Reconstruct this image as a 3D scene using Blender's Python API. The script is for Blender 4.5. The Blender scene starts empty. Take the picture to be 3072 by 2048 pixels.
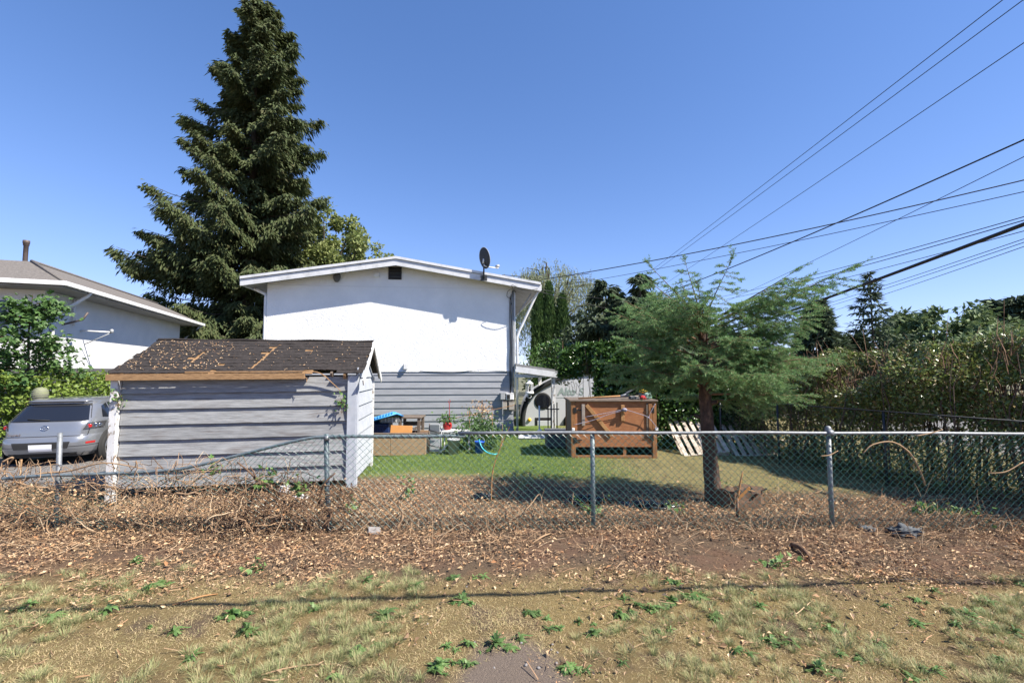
import bpy, bmesh, math, random
import numpy as np
from mathutils import Vector, Matrix, Euler
R = math.radians
random.seed(7)
rng = np.random.default_rng(7)
scene = bpy.context.scene
C = scene.collection

# ------------------------------------------------------------------ camera, sky, sun, exposure
F_PX, PITCH, EYE = 460.0, R(3.6), 1.85
cam = bpy.data.cameras.new('camera'); cam.sensor_width = 36; cam.lens = F_PX / 1024 * 36
cam.clip_start = 0.05; cam.clip_end = 3000
cam_o = bpy.data.objects.new('camera', cam); C.objects.link(cam_o)
cam_o.location = (0, 0, EYE); cam_o.rotation_euler = (R(90) + PITCH, 0, 0)
scene.camera = cam_o
SUN = Vector((0.93, -0.41, 1.13)).normalized()          # towards the sun
w = bpy.data.worlds.new('World'); scene.world = w; w.use_nodes = True
nt = w.node_tree
bgn = nt.nodes['Background']
sky = nt.nodes.new('ShaderNodeTexSky'); sky.sky_type = 'NISHITA'; sky.sun_disc = False
sky.sun_elevation = math.asin(SUN.z); sky.sun_rotation = math.atan2(SUN.x, SUN.y)
sky.altitude = 3000; sky.air_density = 1.1; sky.dust_density = 0.0; sky.ozone_density = 1.5
vm = nt.nodes.new('ShaderNodeVectorMath'); vm.operation = 'MULTIPLY_ADD'; vm.inputs[1].default_value = (0.17, 0.15, 0.09); vm.inputs[2].default_value = (1,) * 3
vd = nt.nodes.new('ShaderNodeVectorMath'); vd.operation = 'DIVIDE'; hs_ = nt.nodes.new('ShaderNodeHueSaturation'); hs_.inputs['Saturation'].default_value = 1.2; hs_.inputs['Hue'].default_value = 0.506
nt.links.new(sky.outputs[0], vm.inputs[0]); nt.links.new(sky.outputs[0], vd.inputs[0]); nt.links.new(vm.outputs[0], vd.inputs[1])
nt.links.new(vd.outputs[0], hs_.inputs['Color']); nt.links.new(hs_.outputs[0], bgn.inputs[0]); bgn.inputs[1].default_value = 0.15
sl = bpy.data.lights.new('sun', 'SUN'); sl.energy = 5.0; sl.angle = R(0.5); sl.color = (1, 0.93, 0.82)
so = bpy.data.objects.new('sun', sl); C.objects.link(so)
so.rotation_euler = (-SUN).to_track_quat('-Z', 'Y').to_euler(); so.location = SUN * 60
scene.view_settings.view_transform = 'Standard'; scene.view_settings.look = 'None'
scene.view_settings.exposure = 1.1; scene.view_settings.gamma = 1
scene.view_settings.use_curve_mapping = False
scene.render.engine = 'CYCLES'

# ------------------------------------------------------------------ helpers
def ray(px, py):
    x = (px - 512) / F_PX; u = (341 - py) / F_PX
    return Vector((x, math.cos(PITCH) - u * math.sin(PITCH), math.sin(PITCH) + u * math.cos(PITCH)))
def P(px, py, Y):                                        # survey: sight line to depth Y
    d = ray(px, py); s = Y / d.y
    return Vector((d.x * s, Y, EYE + d.z * s))
def sst(a, b, x):
    t = np.clip((x - a) / (b - a), 0, 1); return t * t * (3 - 2 * t)
def gz(x, y):                                            # terrain height
    x = np.asarray(x, float); y = np.asarray(y, float)
    return -0.24 * sst(1.5, -6.5, x) * sst(5.6, 7.6, y) + 0.05 * np.exp(-((y - 5.5) / 0.5) ** 2)
def G(px, py):
    d = ray(px, py); z = 0.0
    for _ in range(6):
        s = (z - EYE) / d.z; z = float(gz(d.x * s, d.y * s))
    return Vector((d.x * s, d.y * s, z))
def vnoise(x, y, sc, seed=0):
    x = np.asarray(x) * sc + 500.3; y = np.asarray(y) * sc + 500.7
    tab = np.random.default_rng(seed).random((256, 256))
    xi = np.floor(x).astype(int); yi = np.floor(y).astype(int); fx = x - xi; fy = y - yi
    fx = fx * fx * (3 - 2 * fx); fy = fy * fy * (3 - 2 * fy)
    g = lambda a, b: tab[a % 256, b % 256]
    return (g(xi, yi) * (1 - fx) + g(xi + 1, yi) * fx) * (1 - fy) + (g(xi, yi + 1) * (1 - fx) + g(xi + 1, yi + 1) * fx) * fy

def mat(name, col, col2=None, scale=4, rough=0.75, metallic=0, bump=0, bscale=60, island=None, trans=0,
        spec=0.4, stretch=(1, 1, 1), rand=0, coat=0, ramp=(0.35, 0.65), alpha=None, col3=None, scale3=1.2, ramp3=(0.5, 0.62), objspace=False):
    m = bpy.data.materials.new(name); m.use_nodes = True
    n = m.node_tree.nodes; l = m.node_tree.links; b = n['Principled BSDF']
    b.inputs['Roughness'].default_value = rough; b.inputs['Metallic'].default_value = metallic
    b.inputs['Specular IOR Level'].default_value = spec; b.inputs['Coat Weight'].default_value = coat
    geo = n.new('ShaderNodeNewGeometry'); mp = n.new('ShaderNodeMapping'); mp.inputs['Scale'].default_value = stretch
    if objspace:
        tc = n.new('ShaderNodeTexCoord'); l.new(tc.outputs['Object'], mp.inputs[0])
    else:
        l.new(geo.outputs['Position'], mp.inputs[0])
    def rampn(fac, cols, pos):
        r = n.new('ShaderNodeValToRGB'); l.new(fac, r.inputs[0]); e = r.color_ramp.elements
        while len(e) < len(cols): e.new(0.5)
        for i, (c, p) in enumerate(zip(cols, pos)):
            e[i].position = p; e[i].color = (*c, 1)
        return r.outputs[0]
    def mixc(f, a, c, mode='MIX'):
        x = n.new('ShaderNodeMix'); x.data_type = 'RGBA'; x.blend_type = mode
        if isinstance(f, (int, float)): x.inputs[0].default_value = f
        else: l.new(f, x.inputs[0])
        for i, v in ((6, a), (7, c)):
            if isinstance(v, tuple): x.inputs[i].default_value = (*v, 1)
            else: l.new(v, x.inputs[i])
        return x.outputs[2]
    out = None
    if island:
        k = len(island); out = rampn(geo.outputs['Random Per Island'], island, [i / (k - 1) for i in range(k)])
    if col2:
        no = n.new('ShaderNodeTexNoise'); no.inputs['Scale'].default_value = scale; no.inputs['Detail'].default_value = 6
        no.inputs['Roughness'].default_value = 0.65
        l.new(mp.outputs[0], no.inputs['Vector'])
        c = rampn(no.outputs[0], (col, col2), ramp); out = mixc(0.4, out, c) if out else c
    if col3:
        no = n.new('ShaderNodeTexNoise'); no.inputs['Scale'].default_value = scale3; no.inputs['Detail'].default_value = 5
        l.new(mp.outputs[0], no.inputs['Vector'])
        f = rampn(no.outputs[0], ((0, 0, 0), (1, 1, 1)), ramp3); out = mixc(f, out if out else col, col3)
    if rand:
        oi = n.new('ShaderNodeObjectInfo'); mr = n.new('ShaderNodeMapRange')
        mr.inputs[3].default_value = 1 - rand; mr.inputs[4].default_value = 1 + rand
        l.new(oi.outputs['Random'], mr.inputs[0])
        hs = n.new('ShaderNodeHueSaturation'); l.new(mr.outputs[0], hs.inputs['Value'])
        if out: l.new(out, hs.inputs['Color'])
        else: hs.inputs['Color'].default_value = (*col, 1)
        out = hs.outputs[0]
    if out: l.new(out, b.inputs['Base Color'])
    else: b.inputs['Base Color'].default_value = (*col, 1)
    if bump:
        nb = n.new('ShaderNodeTexNoise'); nb.inputs['Scale'].default_value = bscale; nb.inputs['Detail'].default_value = 4
        l.new(mp.outputs[0], nb.inputs['Vector'])
        bp = n.new('ShaderNodeBump'); bp.inputs['Strength'].default_value = 1; bp.inputs['Distance'].default_value = bump
        l.new(nb.outputs[0], bp.inputs['Height']); l.new(bp.outputs[0], b.inputs['Normal'])
    if trans:
        t = n.new('ShaderNodeBsdfTranslucent')
        if out: l.new(out, t.inputs[0])
        else: t.inputs[0].default_value = (*col, 1)
        mx = n.new('ShaderNodeMixShader'); mx.inputs[0].default_value = trans
        o = n['Material Output']; l.new(b.outputs[0], mx.inputs[1]); l.new(t.outputs[0], mx.inputs[2]); l.new(mx.outputs[0], o.inputs[0])
    return m

def tag(o, label=None, cat=None, group=None, kind=None):
    if label: o['label'] = label
    if cat: o['category'] = cat
    if group: o['group'] = group
    if kind: o['kind'] = kind
    return o
def link(o, parent=None):
    C.objects.link(o)
    if parent is not None: o.parent = parent
    return o
def empty(name, loc=(0, 0, 0), rz=0, label=None, cat=None, group=None):
    o = bpy.data.objects.new(name, None); o.empty_display_size = 0.2
    o.location = loc; o.rotation_euler = (0, 0, rz); link(o); return tag(o, label, cat, group)
def copy_tree(o, parent=None):
    c = o.copy(); C.objects.link(c)
    if parent is not None: c.parent = parent
    for ch in list(o.children): copy_tree(ch, c)
    return c

def np_mesh(name, V, F, smooth=False):
    """V (N,3); F list of integer arrays (M,3)/(M,4)"""
    if not isinstance(F, (list, tuple)): F = [F]
    me = bpy.data.meshes.new(name)
    V = np.ascontiguousarray(V, dtype=np.float32)
    me.vertices.add(len(V)); me.vertices.foreach_set('co', V.ravel())
    loops = np.concatenate([f.ravel() for f in F]).astype(np.int32)
    tot = np.concatenate([np.full(len(f), f.shape[1], np.int32) for f in F])
    st = np.concatenate([[0], np.cumsum(tot)[:-1]]).astype(np.int32)
    me.loops.add(len(loops)); me.loops.foreach_set('vertex_index', loops)
    me.polygons.add(len(tot)); me.polygons.foreach_set('loop_start', st); me.polygons.foreach_set('loop_total', tot)
    me.polygons.foreach_set('use_smooth', np.full(len(tot), bool(smooth)))
    me.update(calc_edges=True); return me
class Arr:                                               # joins numpy pieces
    def __init__(s): s.V = []; s.F = []; s.n = 0
    def add(s, V, F):
        s.V.append(V)
        for f in (F if isinstance(F, list) else [F]): s.F.append(f + s.n)
        s.n += len(V); return s
    def obj(s, name, m, parent=None, smooth=False):
        q = [f for f in s.F if f.shape[1] == 4]; t = [f for f in s.F if f.shape[1] == 3]
        F = ([np.concatenate(q)] if q else []) + ([np.concatenate(t)] if t else [])
        me = np_mesh(name, np.concatenate(s.V), F, smooth); me.materials.append(m)
        return link(bpy.data.objects.new(name, me), parent)
def norm(a): return a / np.maximum(np.linalg.norm(a, axis=-1, keepdims=True), 1e-9)
def leaves(c, d, nrm, L, W, fold=0.15, mid=0.45):
    """kite shaped leaves, one quad each"""
    d = norm(d); s = norm(np.cross(d, nrm)); u = np.cross(s, d)
    L = np.broadcast_to(np.asarray(L, float), (len(c),))[:, None]; W = np.broadcast_to(np.asarray(W, float), (len(c),))[:, None]
    a = c + d * L * mid + u * W * fold
    V = np.stack([c, a + s * W / 2, c + d * L, a - s * W / 2], 1).reshape(-1, 3)
    return V, np.arange(len(c) * 4).reshape(-1, 4)
def tubes(paths, rad, n=4, cap=False):
    """paths (M,K,3), rad (M,K)"""
    paths = np.asarray(paths, float); M, K, _ = paths.shape; rad = np.broadcast_to(rad, (M, K))
    t = norm(np.gradient(paths, axis=1)); ref = np.zeros_like(t); ref[..., 2] = 1
    ref[np.abs(t[..., 2]) > 0.9] = (1, 0, 0)
    a = norm(np.cross(t, ref)); b = np.cross(t, a)
    th = np.arange(n) * 2 * np.pi / n
    V = paths[:, :, None] + rad[:, :, None, None] * (a[:, :, None] * np.cos(th)[None, None, :, None] + b[:, :, None] * np.sin(th)[None, None, :, None])
    idx = np.arange(M * K * n).reshape(M, K, n)
    i0 = idx[:, :-1]; i1 = idx[:, 1:]
    F = np.stack([i0, np.roll(i0, -1, 2), np.roll(i1, -1, 2), i1], -1).reshape(-1, 4)
    Fs = [F]
    if cap and n == 4: Fs.append(idx[:, -1].reshape(-1, 4)); Fs.append(idx[:, 0][:, ::-1].reshape(-1, 4))
    elif cap:
        base = idx[:, -1]; Fs.append(np.stack([np.repeat(base[:, :1], n - 2, 1), base[:, 1:-1], base[:, 2:]], -1).reshape(-1, 3))
        base = idx[:, 0]; Fs.append(np.stack([np.repeat(base[:, :1], n - 2, 1), base[:, 2:], base[:, 1:-1]], -1).reshape(-1, 3))
    return V.reshape(-1, 3), Fs
def tube_obj(name, pts, r, m, parent=None, n=8):
    rr = np.asarray(r if hasattr(r, '__len__') else [r] * len(pts), float)
    V, F = tubes(np.array([list(map(tuple, pts))]), rr[None], n, cap=True)
    return Arr().add(V, F).obj(name, m, parent, smooth=n > 5)
def smooth_path(pts, k=6):
    pts = np.array([tuple(p) for p in pts], float); out = []
    q = np.vstack([2 * pts[0] - pts[1], pts, 2 * pts[-1] - pts[-2]])
    for i in range(1, len(q) - 2):
        for t in np.linspace(0, 1, k, endpoint=False):
            out.append(0.5 * ((2 * q[i]) + (q[i + 1] - q[i - 1]) * t + (2 * q[i - 1] - 5 * q[i] + 4 * q[i + 1] - q[i + 2]) * t * t
                              + (3 * q[i] - q[i - 1] - 3 * q[i + 1] + q[i + 2]) * t ** 3))
    out.append(pts[-1]); return np.array(out)

def bevel_box_mesh(name, sx, sy, sz, bev=0.004):
    bm = bmesh.new(); bmesh.ops.create_cube(bm, size=1)
    bmesh.ops.scale(bm, vec=(sx, sy, sz), verts=bm.verts)
    if bev: bmesh.ops.bevel(bm, geom=bm.edges[:], offset=min(bev, sx / 3, sy / 3, sz / 3), segments=1, affect='EDGES')
    me = bpy.data.meshes.new(name); bm.to_mesh(me); bm.free(); return me
def box(name, x0, x1, y0, y1, z0, z1, m, parent=None, bev=0.004, rot=None):
    me = bevel_box_mesh(name, abs(x1 - x0), abs(y1 - y0), abs(z1 - z0), bev); me.materials.append(m)
    o = bpy.data.objects.new(name, me); o.location = ((x0 + x1) / 2, (y0 + y1) / 2, (z0 + z1) / 2)
    if rot: o.rotation_euler = rot
    return link(o, parent)
def beam(name, a, b, wd, ht, m, parent=None, up=(0, 0, 1), bev=0.003):
    """squared timber from a to b: wd sideways, ht along up"""
    a = Vector(a); b = Vector(b); d = b - a; x = d.normalized(); y = Vector(up).cross(x).normalized(); z = x.cross(y)
    me = bevel_box_mesh(name, d.length, wd, ht, bev); me.materials.append(m)
    o = bpy.data.objects.new(name, me)
    o.matrix_local = Matrix.Translation((a + b) / 2) @ Matrix((x, y, z)).transposed().to_4x4()
    return link(o, parent)
def poly_prism(name, pts, y0, y1, m, parent=None, bev=0):
    """outline in x,z extruded along y"""
    bm = bmesh.new(); vs = [bm.verts.new((p[0], y0, p[1])) for p in pts]; f = bm.faces.new(vs)
    r = bmesh.ops.extrude_face_region(bm, geom=[f]); ev = [e for e in r['geom'] if isinstance(e, bmesh.types.BMVert)]
    bmesh.ops.translate(bm, verts=ev, vec=(0, y1 - y0, 0)); bmesh.ops.recalc_face_normals(bm, faces=bm.faces)
    if bev: bmesh.ops.bevel(bm, geom=bm.edges[:], offset=bev, segments=2, affect='EDGES')
    me = bpy.data.meshes.new(name); bm.to_mesh(me); bm.free(); me.materials.append(m)
    return link(bpy.data.objects.new(name, me), parent)
def lathe(name, prof, m, parent=None, loc=(0, 0, 0), n=20, rot=None, scale=None):
    V = []; F = []; K = len(prof)
    for r, z in prof:
        for i in range(n):
            a = 2 * math.pi * i / n; V.append((r * math.cos(a), r * math.sin(a), z))
    for k in range(K - 1):
        for i in range(n):
            F.append((k * n + i, k * n + (i + 1) % n, (k + 1) * n + (i + 1) % n, (k + 1) * n + i))
    me = np_mesh(name, np.array(V), np.array(F), True); me.materials.append(m)
    o = bpy.data.objects.new(name, me); o.location = loc
    if rot: o.rotation_euler = rot
    if scale: o.scale = scale
    return link(o, parent)
def lump(name, rx, ry, rz_, m, parent=None, loc=(0, 0, 0), amp=0.25, seed=0, sub=3, freq=3.0, rot=0):
    bm = bmesh.new(); bmesh.ops.create_icosphere(bm, subdivisions=sub, radius=1)
    from mathutils import noise
    for v in bm.verts:
        k = 1 + amp * noise.noise(v.co * freq * 0.5 + Vector((seed * 7.1, 0, 0))) * 1.6
        v.co = Vector((v.co.x * rx * k, v.co.y * ry * k, v.co.z * rz_ * k))
    for f in bm.faces: f.smooth = True
    me = bpy.data.meshes.new(name); bm.to_mesh(me); bm.free(); me.materials.append(m)
    o = bpy.data.objects.new(name, me); o.location = loc; o.rotation_euler = (0, 0, rot); return link(o, parent)
def text_obj(name, s, size, m, parent, loc, rot, extrude=0.002, offset=0.0, shear=0.0):
    cu = bpy.data.curves.new(name, 'FONT'); cu.body = s; cu.size = size; cu.extrude = extrude; cu.offset = offset; cu.shear = shear
    cu.align_x = 'CENTER'; cu.align_y = 'CENTER'
    t = bpy.data.objects.new(name + '_tmp', cu); C.objects.link(t)
    dg = bpy.context.evaluated_depsgraph_get(); me = bpy.data.meshes.new_from_object(t.evaluated_get(dg))
    bpy.data.objects.remove(t); me.materials.append(m)
    o = bpy.data.objects.new(name, me); o.location = loc; o.rotation_euler = rot; return link(o, parent)

# ------------------------------------------------------------------ materials
M = {}
M['stucco'] = mat('stucco', (0.80, 0.80, 0.80), (0.72, 0.725, 0.73), 1.2, 0.9, bump=0.013, bscale=20)
M['stucco_n'] = mat('stucco_pale', (0.74, 0.74, 0.74), (0.66, 0.67, 0.68), 1.0, 0.9, bump=0.012, bscale=18)
M['siding'] = mat('grey_siding', (0.25, 0.26, 0.285), (0.31, 0.32, 0.345), 2.5, 0.75, stretch=(1, 1, 6), rand=0.06)
M['siding_back'] = mat('siding_back', (0.05, 0.05, 0.055))
M['siding_dark'] = mat('dark_siding', (0.10, 0.10, 0.105), rough=0.8)
M['trim'] = mat('painted_trim', (0.60, 0.61, 0.63), (0.42, 0.43, 0.44), 5, 0.7, stretch=(1, 1, 1), ramp=(0.45, 0.75))
M['white'] = mat('white_paint', (0.75, 0.75, 0.75), (0.62, 0.62, 0.62), 6, 0.5)
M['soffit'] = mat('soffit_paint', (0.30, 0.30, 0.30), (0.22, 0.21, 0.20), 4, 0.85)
M['tarroof'] = mat('roof_felt', (0.22, 0.22, 0.22), (0.16, 0.16, 0.16), 10, 0.95)
M['shingle_n'] = mat('grey_shingles', (0.17, 0.155, 0.14), (0.10, 0.09, 0.085), 18, 0.95, stretch=(1, 1, 3), bump=0.01, bscale=30)
M['black'] = mat('black', (0.012, 0.012, 0.013), rough=0.6)
M['rubber'] = mat('rubber', (0.02, 0.02, 0.02), rough=0.8)
M['dark_metal'] = mat('dark_metal', (0.05, 0.052, 0.055), rough=0.5, metallic=0.5)
M['galv'] = mat('galvanised_steel', (0.26, 0.275, 0.29), (0.17, 0.18, 0.19), 30, 0.6, metallic=0.6)
M['galv_dark'] = mat('weathered_steel', (0.20, 0.24, 0.26), (0.12, 0.15, 0.16), 25, 0.6, metallic=0.4)
M['wiremesh'] = mat('green_wire', (0.032, 0.11, 0.10), rough=0.35, spec=0.6)
M['grey_plastic'] = mat('grey_plastic', (0.32, 0.33, 0.34), rough=0.5)
M['dish'] = mat('dish_grey', (0.045, 0.047, 0.053), rough=0.7)
M['taupe'] = mat('taupe_box', (0.33, 0.30, 0.26), rough=0.5)
M['glass'] = mat('dark_glass', (0.012, 0.014, 0.02), rough=0.06, spec=0.8)
M['bluebin'] = mat('navy_plastic', (0.012, 0.03, 0.10), rough=0.4)
M['skyblue'] = mat('sky_blue_plastic', (0.04, 0.26, 0.62), (0.08, 0.36, 0.70), 8, 0.4)
M['blue'] = mat('blue_plastic', (0.015, 0.09, 0.50), rough=0.35)
M['cyan'] = mat('cyan_hose', (0.05, 0.50, 0.62), rough=0.4)
M['ply'] = mat('raw_plywood', (0.42, 0.29, 0.17), (0.33, 0.22, 0.13), 5, 0.8, stretch=(1, 1, 6))
M['orange'] = mat('orange_board', (0.58, 0.27, 0.08), (0.50, 0.23, 0.07), 4, 0.7)
M['oldwood'] = mat('old_wood', (0.17, 0.13, 0.10), (0.10, 0.08, 0.065), 12, 0.85, stretch=(1, 1, 5))
M['red'] = mat('red_glaze', (0.35, 0.02, 0.02), rough=0.4)
M['boxply'] = mat('stained_plywood', (0.360, 0.156, 0.066), (0.252, 0.102, 0.043), 7, 0.6, stretch=(1.0, 1, 4), col3=(0.144, 0.060, 0.030), scale3=9, ramp3=(0.62, 0.72))
M['boxwood'] = mat('stained_timber', (0.310, 0.149, 0.057), (0.207, 0.092, 0.037), 10, 0.65, stretch=(5, 5, 0.7))
M['batten'] = mat('yellow_batten', (0.40, 0.22, 0.09), (0.28, 0.14, 0.055), 14, 0.7)
M['greywood'] = mat('grey_batten', (0.34, 0.29, 0.25), (0.22, 0.18, 0.16), 14, 0.8, stretch=(4, 4, 0.6))
M['pallet'] = mat('pallet_wood', (0.55, 0.47, 0.38), (0.38, 0.32, 0.26), 12, 0.8, rand=0.15)
M['rope'] = mat('rope', (0.40, 0.39, 0.42), (0.12, 0.11, 0.22), 60, 0.8)
M['shedboard'] = mat('weathered_board', (0.285, 0.292, 0.296), (0.175, 0.178, 0.182), 4.5, 0.8, stretch=(0.8, 0.8, 9), rand=0.12, bump=0.004, bscale=9,
                     col3=(0.135, 0.12, 0.115), scale3=2.3, ramp3=(0.56, 0.74), ramp=(0.36, 0.66))
M['shedside'] = mat('pale_blue_board', (0.42, 0.445, 0.49), (0.35, 0.375, 0.42), 6, 0.75, rand=0.05)
M['peel'] = mat('peeling_paint', (0.66, 0.66, 0.65), (0.55, 0.55, 0.55), 9, 0.8, col3=(0.25, 0.21, 0.17), scale3=16, ramp3=(0.56, 0.64), stretch=(1.6, 1.6, 0.7))
M['rawwood'] = mat('torn_timber', (0.36, 0.22, 0.11), (0.20, 0.115, 0.055), 9, 0.8, stretch=(1.2, 1.2, 7), col3=(0.10, 0.06, 0.035), scale3=7, ramp3=(0.6, 0.75))
M['shingle'] = mat('black_shingle', (0.019, 0.016, 0.015), (0.036, 0.029, 0.026), 26, 0.95, rand=0.15, bump=0.01, bscale=60)
M['trunk'] = mat('conifer_bark', (0.10, 0.062, 0.045), (0.045, 0.03, 0.024), 14, 0.95, bump=0.03, bscale=22, stretch=(1, 1, 0.6), col3=(0.20, 0.12, 0.08), scale3=9, ramp3=(0.58, 0.7))
M['farbark'] = mat('far_bark', (0.09, 0.07, 0.055), (0.05, 0.04, 0.03), 3, 0.95)
M['twig'] = mat('twig_brown', (0.22, 0.125, 0.075), (0.13, 0.075, 0.048), 20, 0.9)
M['deadtwig'] = mat('dry_vine', (0.345, 0.230, 0.138), island=((0.103, 0.063, 0.040), (0.276, 0.167, 0.092), (0.380, 0.253, 0.149), (0.161, 0.098, 0.057), (0.483, 0.368, 0.241)), rough=0.9)
M['darkvine'] = mat('dark_vine', (0.085, 0.05, 0.032), (0.15, 0.09, 0.055), 12, 0.9)
M['litter'] = mat('dead_leaves', (0.336, 0.205, 0.105), island=((0.112, 0.066, 0.040), (0.426, 0.276, 0.149), (0.582, 0.419, 0.246), (0.269, 0.158, 0.088), (0.694, 0.532, 0.342), (0.448, 0.226, 0.105), (0.370, 0.245, 0.136), (0.168, 0.102, 0.061), (0.627, 0.450, 0.281)), rough=0.85, trans=0.12)
M['chips'] = mat('wood_chips', (0.258, 0.158, 0.086), island=((0.112, 0.067, 0.043), (0.396, 0.261, 0.155), (0.241, 0.150, 0.086), (0.516, 0.371, 0.230), (0.310, 0.158, 0.079)), rough=0.9)
M['drygrass'] = mat('dry_grass', (0.324, 0.324, 0.162), island=((0.648, 0.497, 0.292), (0.497, 0.400, 0.205), (0.346, 0.335, 0.140), (0.670, 0.497, 0.281), (0.432, 0.367, 0.184), (0.562, 0.421, 0.238)), rough=0.8, trans=0.25)
M['tuft'] = mat('tuft_grass', (0.276, 0.330, 0.132), island=((0.179, 0.231, 0.086), (0.276, 0.297, 0.132), (0.428, 0.376, 0.198), (0.221, 0.271, 0.106), (0.524, 0.422, 0.251)), rough=0.7, trans=0.25)
M['lawn'] = mat('lawn_grass', (0.144, 0.245, 0.044), island=((0.123, 0.209, 0.044), (0.187, 0.269, 0.067), (0.144, 0.232, 0.052), (0.289, 0.294, 0.110)), rough=0.6, trans=0.3)
M['lawn_dry'] = mat('yellowed_grass', (0.250, 0.250, 0.100), island=((0.250, 0.237, 0.094), (0.338, 0.288, 0.125), (0.188, 0.219, 0.069), (0.400, 0.319, 0.150)), rough=0.7, trans=0.3)
M['weed'] = mat('weed_leaf', (0.085, 0.170, 0.034), island=((0.072, 0.145, 0.038), (0.111, 0.191, 0.055), (0.153, 0.230, 0.076), (0.089, 0.162, 0.043)), rand=0.3, rough=0.5, trans=0.25)
M['ivy'] = mat('ivy_leaf', (0.07, 0.14, 0.03), island=((0.045, 0.11, 0.025), (0.09, 0.19, 0.04), (0.16, 0.24, 0.07), (0.06, 0.13, 0.03)), rough=0.4, trans=0.2)
M['bigfir'] = mat('hemlock_foliage', (0.053, 0.074, 0.031), (0.072, 0.084, 0.031), 0.35, 0.75, island=((0.053, 0.084, 0.029), (0.088, 0.123, 0.041), (0.121, 0.142, 0.050), (0.072, 0.105, 0.038), (0.131, 0.118, 0.053)), trans=0.3)
M['spruce'] = mat('fir_needles', (0.078, 0.145, 0.072), island=((0.109, 0.220, 0.085), (0.156, 0.299, 0.116), (0.187, 0.329, 0.127), (0.130, 0.255, 0.091), (0.233, 0.329, 0.121)), rough=0.6, trans=0.35)
M['farfir'] = mat('far_conifer', (0.050, 0.075, 0.044), island=((0.044, 0.069, 0.037), (0.069, 0.100, 0.053), (0.088, 0.119, 0.062)), rough=0.8, trans=0.15)
M['cedar'] = mat('columnar_cedar', (0.05, 0.09, 0.02), island=((0.04, 0.08, 0.02), (0.065, 0.12, 0.028), (0.085, 0.14, 0.035)), rough=0.7, trans=0.2)
M['darkcedar'] = mat('dark_cedar', (0.03, 0.05, 0.025), island=((0.03, 0.05, 0.025), (0.045, 0.072, 0.034), (0.06, 0.085, 0.04)), rough=0.75, trans=0.15)
M['decid'] = mat('birch_leaf', (0.192, 0.240, 0.072), island=((0.144, 0.192, 0.060), (0.228, 0.276, 0.090), (0.300, 0.324, 0.126), (0.180, 0.228, 0.072)), rough=0.6, trans=0.35)
M['willow'] = mat('willow_leaf', (0.2, 0.24, 0.12), island=((0.17, 0.21, 0.105), (0.25, 0.28, 0.15), (0.30, 0.32, 0.19), (0.20, 0.24, 0.125)), rough=0.6, trans=0.35)
M['fardecid'] = mat('far_leaf', (0.102, 0.145, 0.058), island=((0.087, 0.131, 0.058), (0.131, 0.189, 0.072), (0.174, 0.225, 0.094)), rough=0.7, trans=0.2)
M['laurel'] = mat('laurel_leaf', (0.05, 0.1, 0.025), island=((0.035, 0.075, 0.018), (0.06, 0.12, 0.028), (0.09, 0.17, 0.04), (0.05, 0.10, 0.024)), rough=0.22, spec=0.6, trans=0.15)
M['hedge'] = mat('hedge_leaf', (0.081, 0.135, 0.034), island=((0.081, 0.135, 0.034), (0.162, 0.223, 0.054), (0.270, 0.297, 0.088), (0.216, 0.270, 0.068), (0.121, 0.169, 0.054), (0.365, 0.257, 0.135), (0.176, 0.257, 0.054)), rough=0.3, spec=0.5, trans=0.2)
M['hedge_l'] = mat('golden_hedge', (0.15, 0.22, 0.04), island=((0.11, 0.18, 0.03), (0.18, 0.26, 0.045), (0.24, 0.31, 0.07), (0.13, 0.20, 0.035)), rough=0.5, trans=0.35)
M['maple'] = mat('maple_leaf', (0.06, 0.12, 0.03), island=((0.045, 0.10, 0.028), (0.075, 0.15, 0.04), (0.10, 0.18, 0.05), (0.05, 0.11, 0.03)), rough=0.5, trans=0.25)
M['tomato'] = mat('tomato_leaf', (0.08, 0.15, 0.05), island=((0.06, 0.12, 0.04), (0.10, 0.18, 0.06), (0.13, 0.21, 0.08)), rough=0.6, trans=0.3)
M['stem'] = mat('hedge_stem', (0.13, 0.09, 0.065), (0.07, 0.05, 0.038), 10, 0.9)
M['stone'] = mat('stone', (0.25, 0.23, 0.22), (0.17, 0.16, 0.155), 20, 0.9)
M['brick'] = mat('broken_brick', (0.30, 0.10, 0.05), (0.22, 0.08, 0.045), 20, 0.9)
M['bag'] = mat('black_plastic', (0.012, 0.013, 0.016), rough=0.25, spec=0.6)
M['greybag'] = mat('grey_cloth', (0.10, 0.11, 0.12), (0.055, 0.06, 0.065), 12, 0.9)
M['whitebag'] = mat('white_plastic_bag', (0.62, 0.60, 0.60), rough=0.5)
M['carpaint'] = mat('silver_blue_paint', (0.257, 0.269, 0.292), rough=0.28, metallic=0.55, coat=0.9)
M['chrome'] = mat('chrome', (0.75, 0.75, 0.76), rough=0.12, metallic=1)
M['alloy'] = mat('alloy', (0.55, 0.55, 0.56), rough=0.3, metallic=0.9)
M['lens'] = mat('smoked_lens', (0.05, 0.05, 0.055), rough=0.08, spec=0.7)
M['redlens'] = mat('red_lens', (0.40, 0.02, 0.02), rough=0.15)
M['amber'] = mat('amber_lens', (0.85, 0.50, 0.03), rough=0.3)
M['seam'] = mat('seam', (0.02, 0.02, 0.022), rough=0.8)
M['plate'] = mat('licence_plate', (0.65, 0.66, 0.70), rough=0.4)
M['camper'] = mat('camper_white', (0.50, 0.51, 0.53), rough=0.35)
M['lettering'] = mat('grey_green_lettering', (0.27, 0.33, 0.31), rough=0.5)
M['concrete'] = mat('concrete', (0.30, 0.30, 0.30), (0.22, 0.22, 0.22), 8, 0.9)
M['cable'] = mat('cable_black', (0.018, 0.018, 0.02), rough=0.6)
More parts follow.
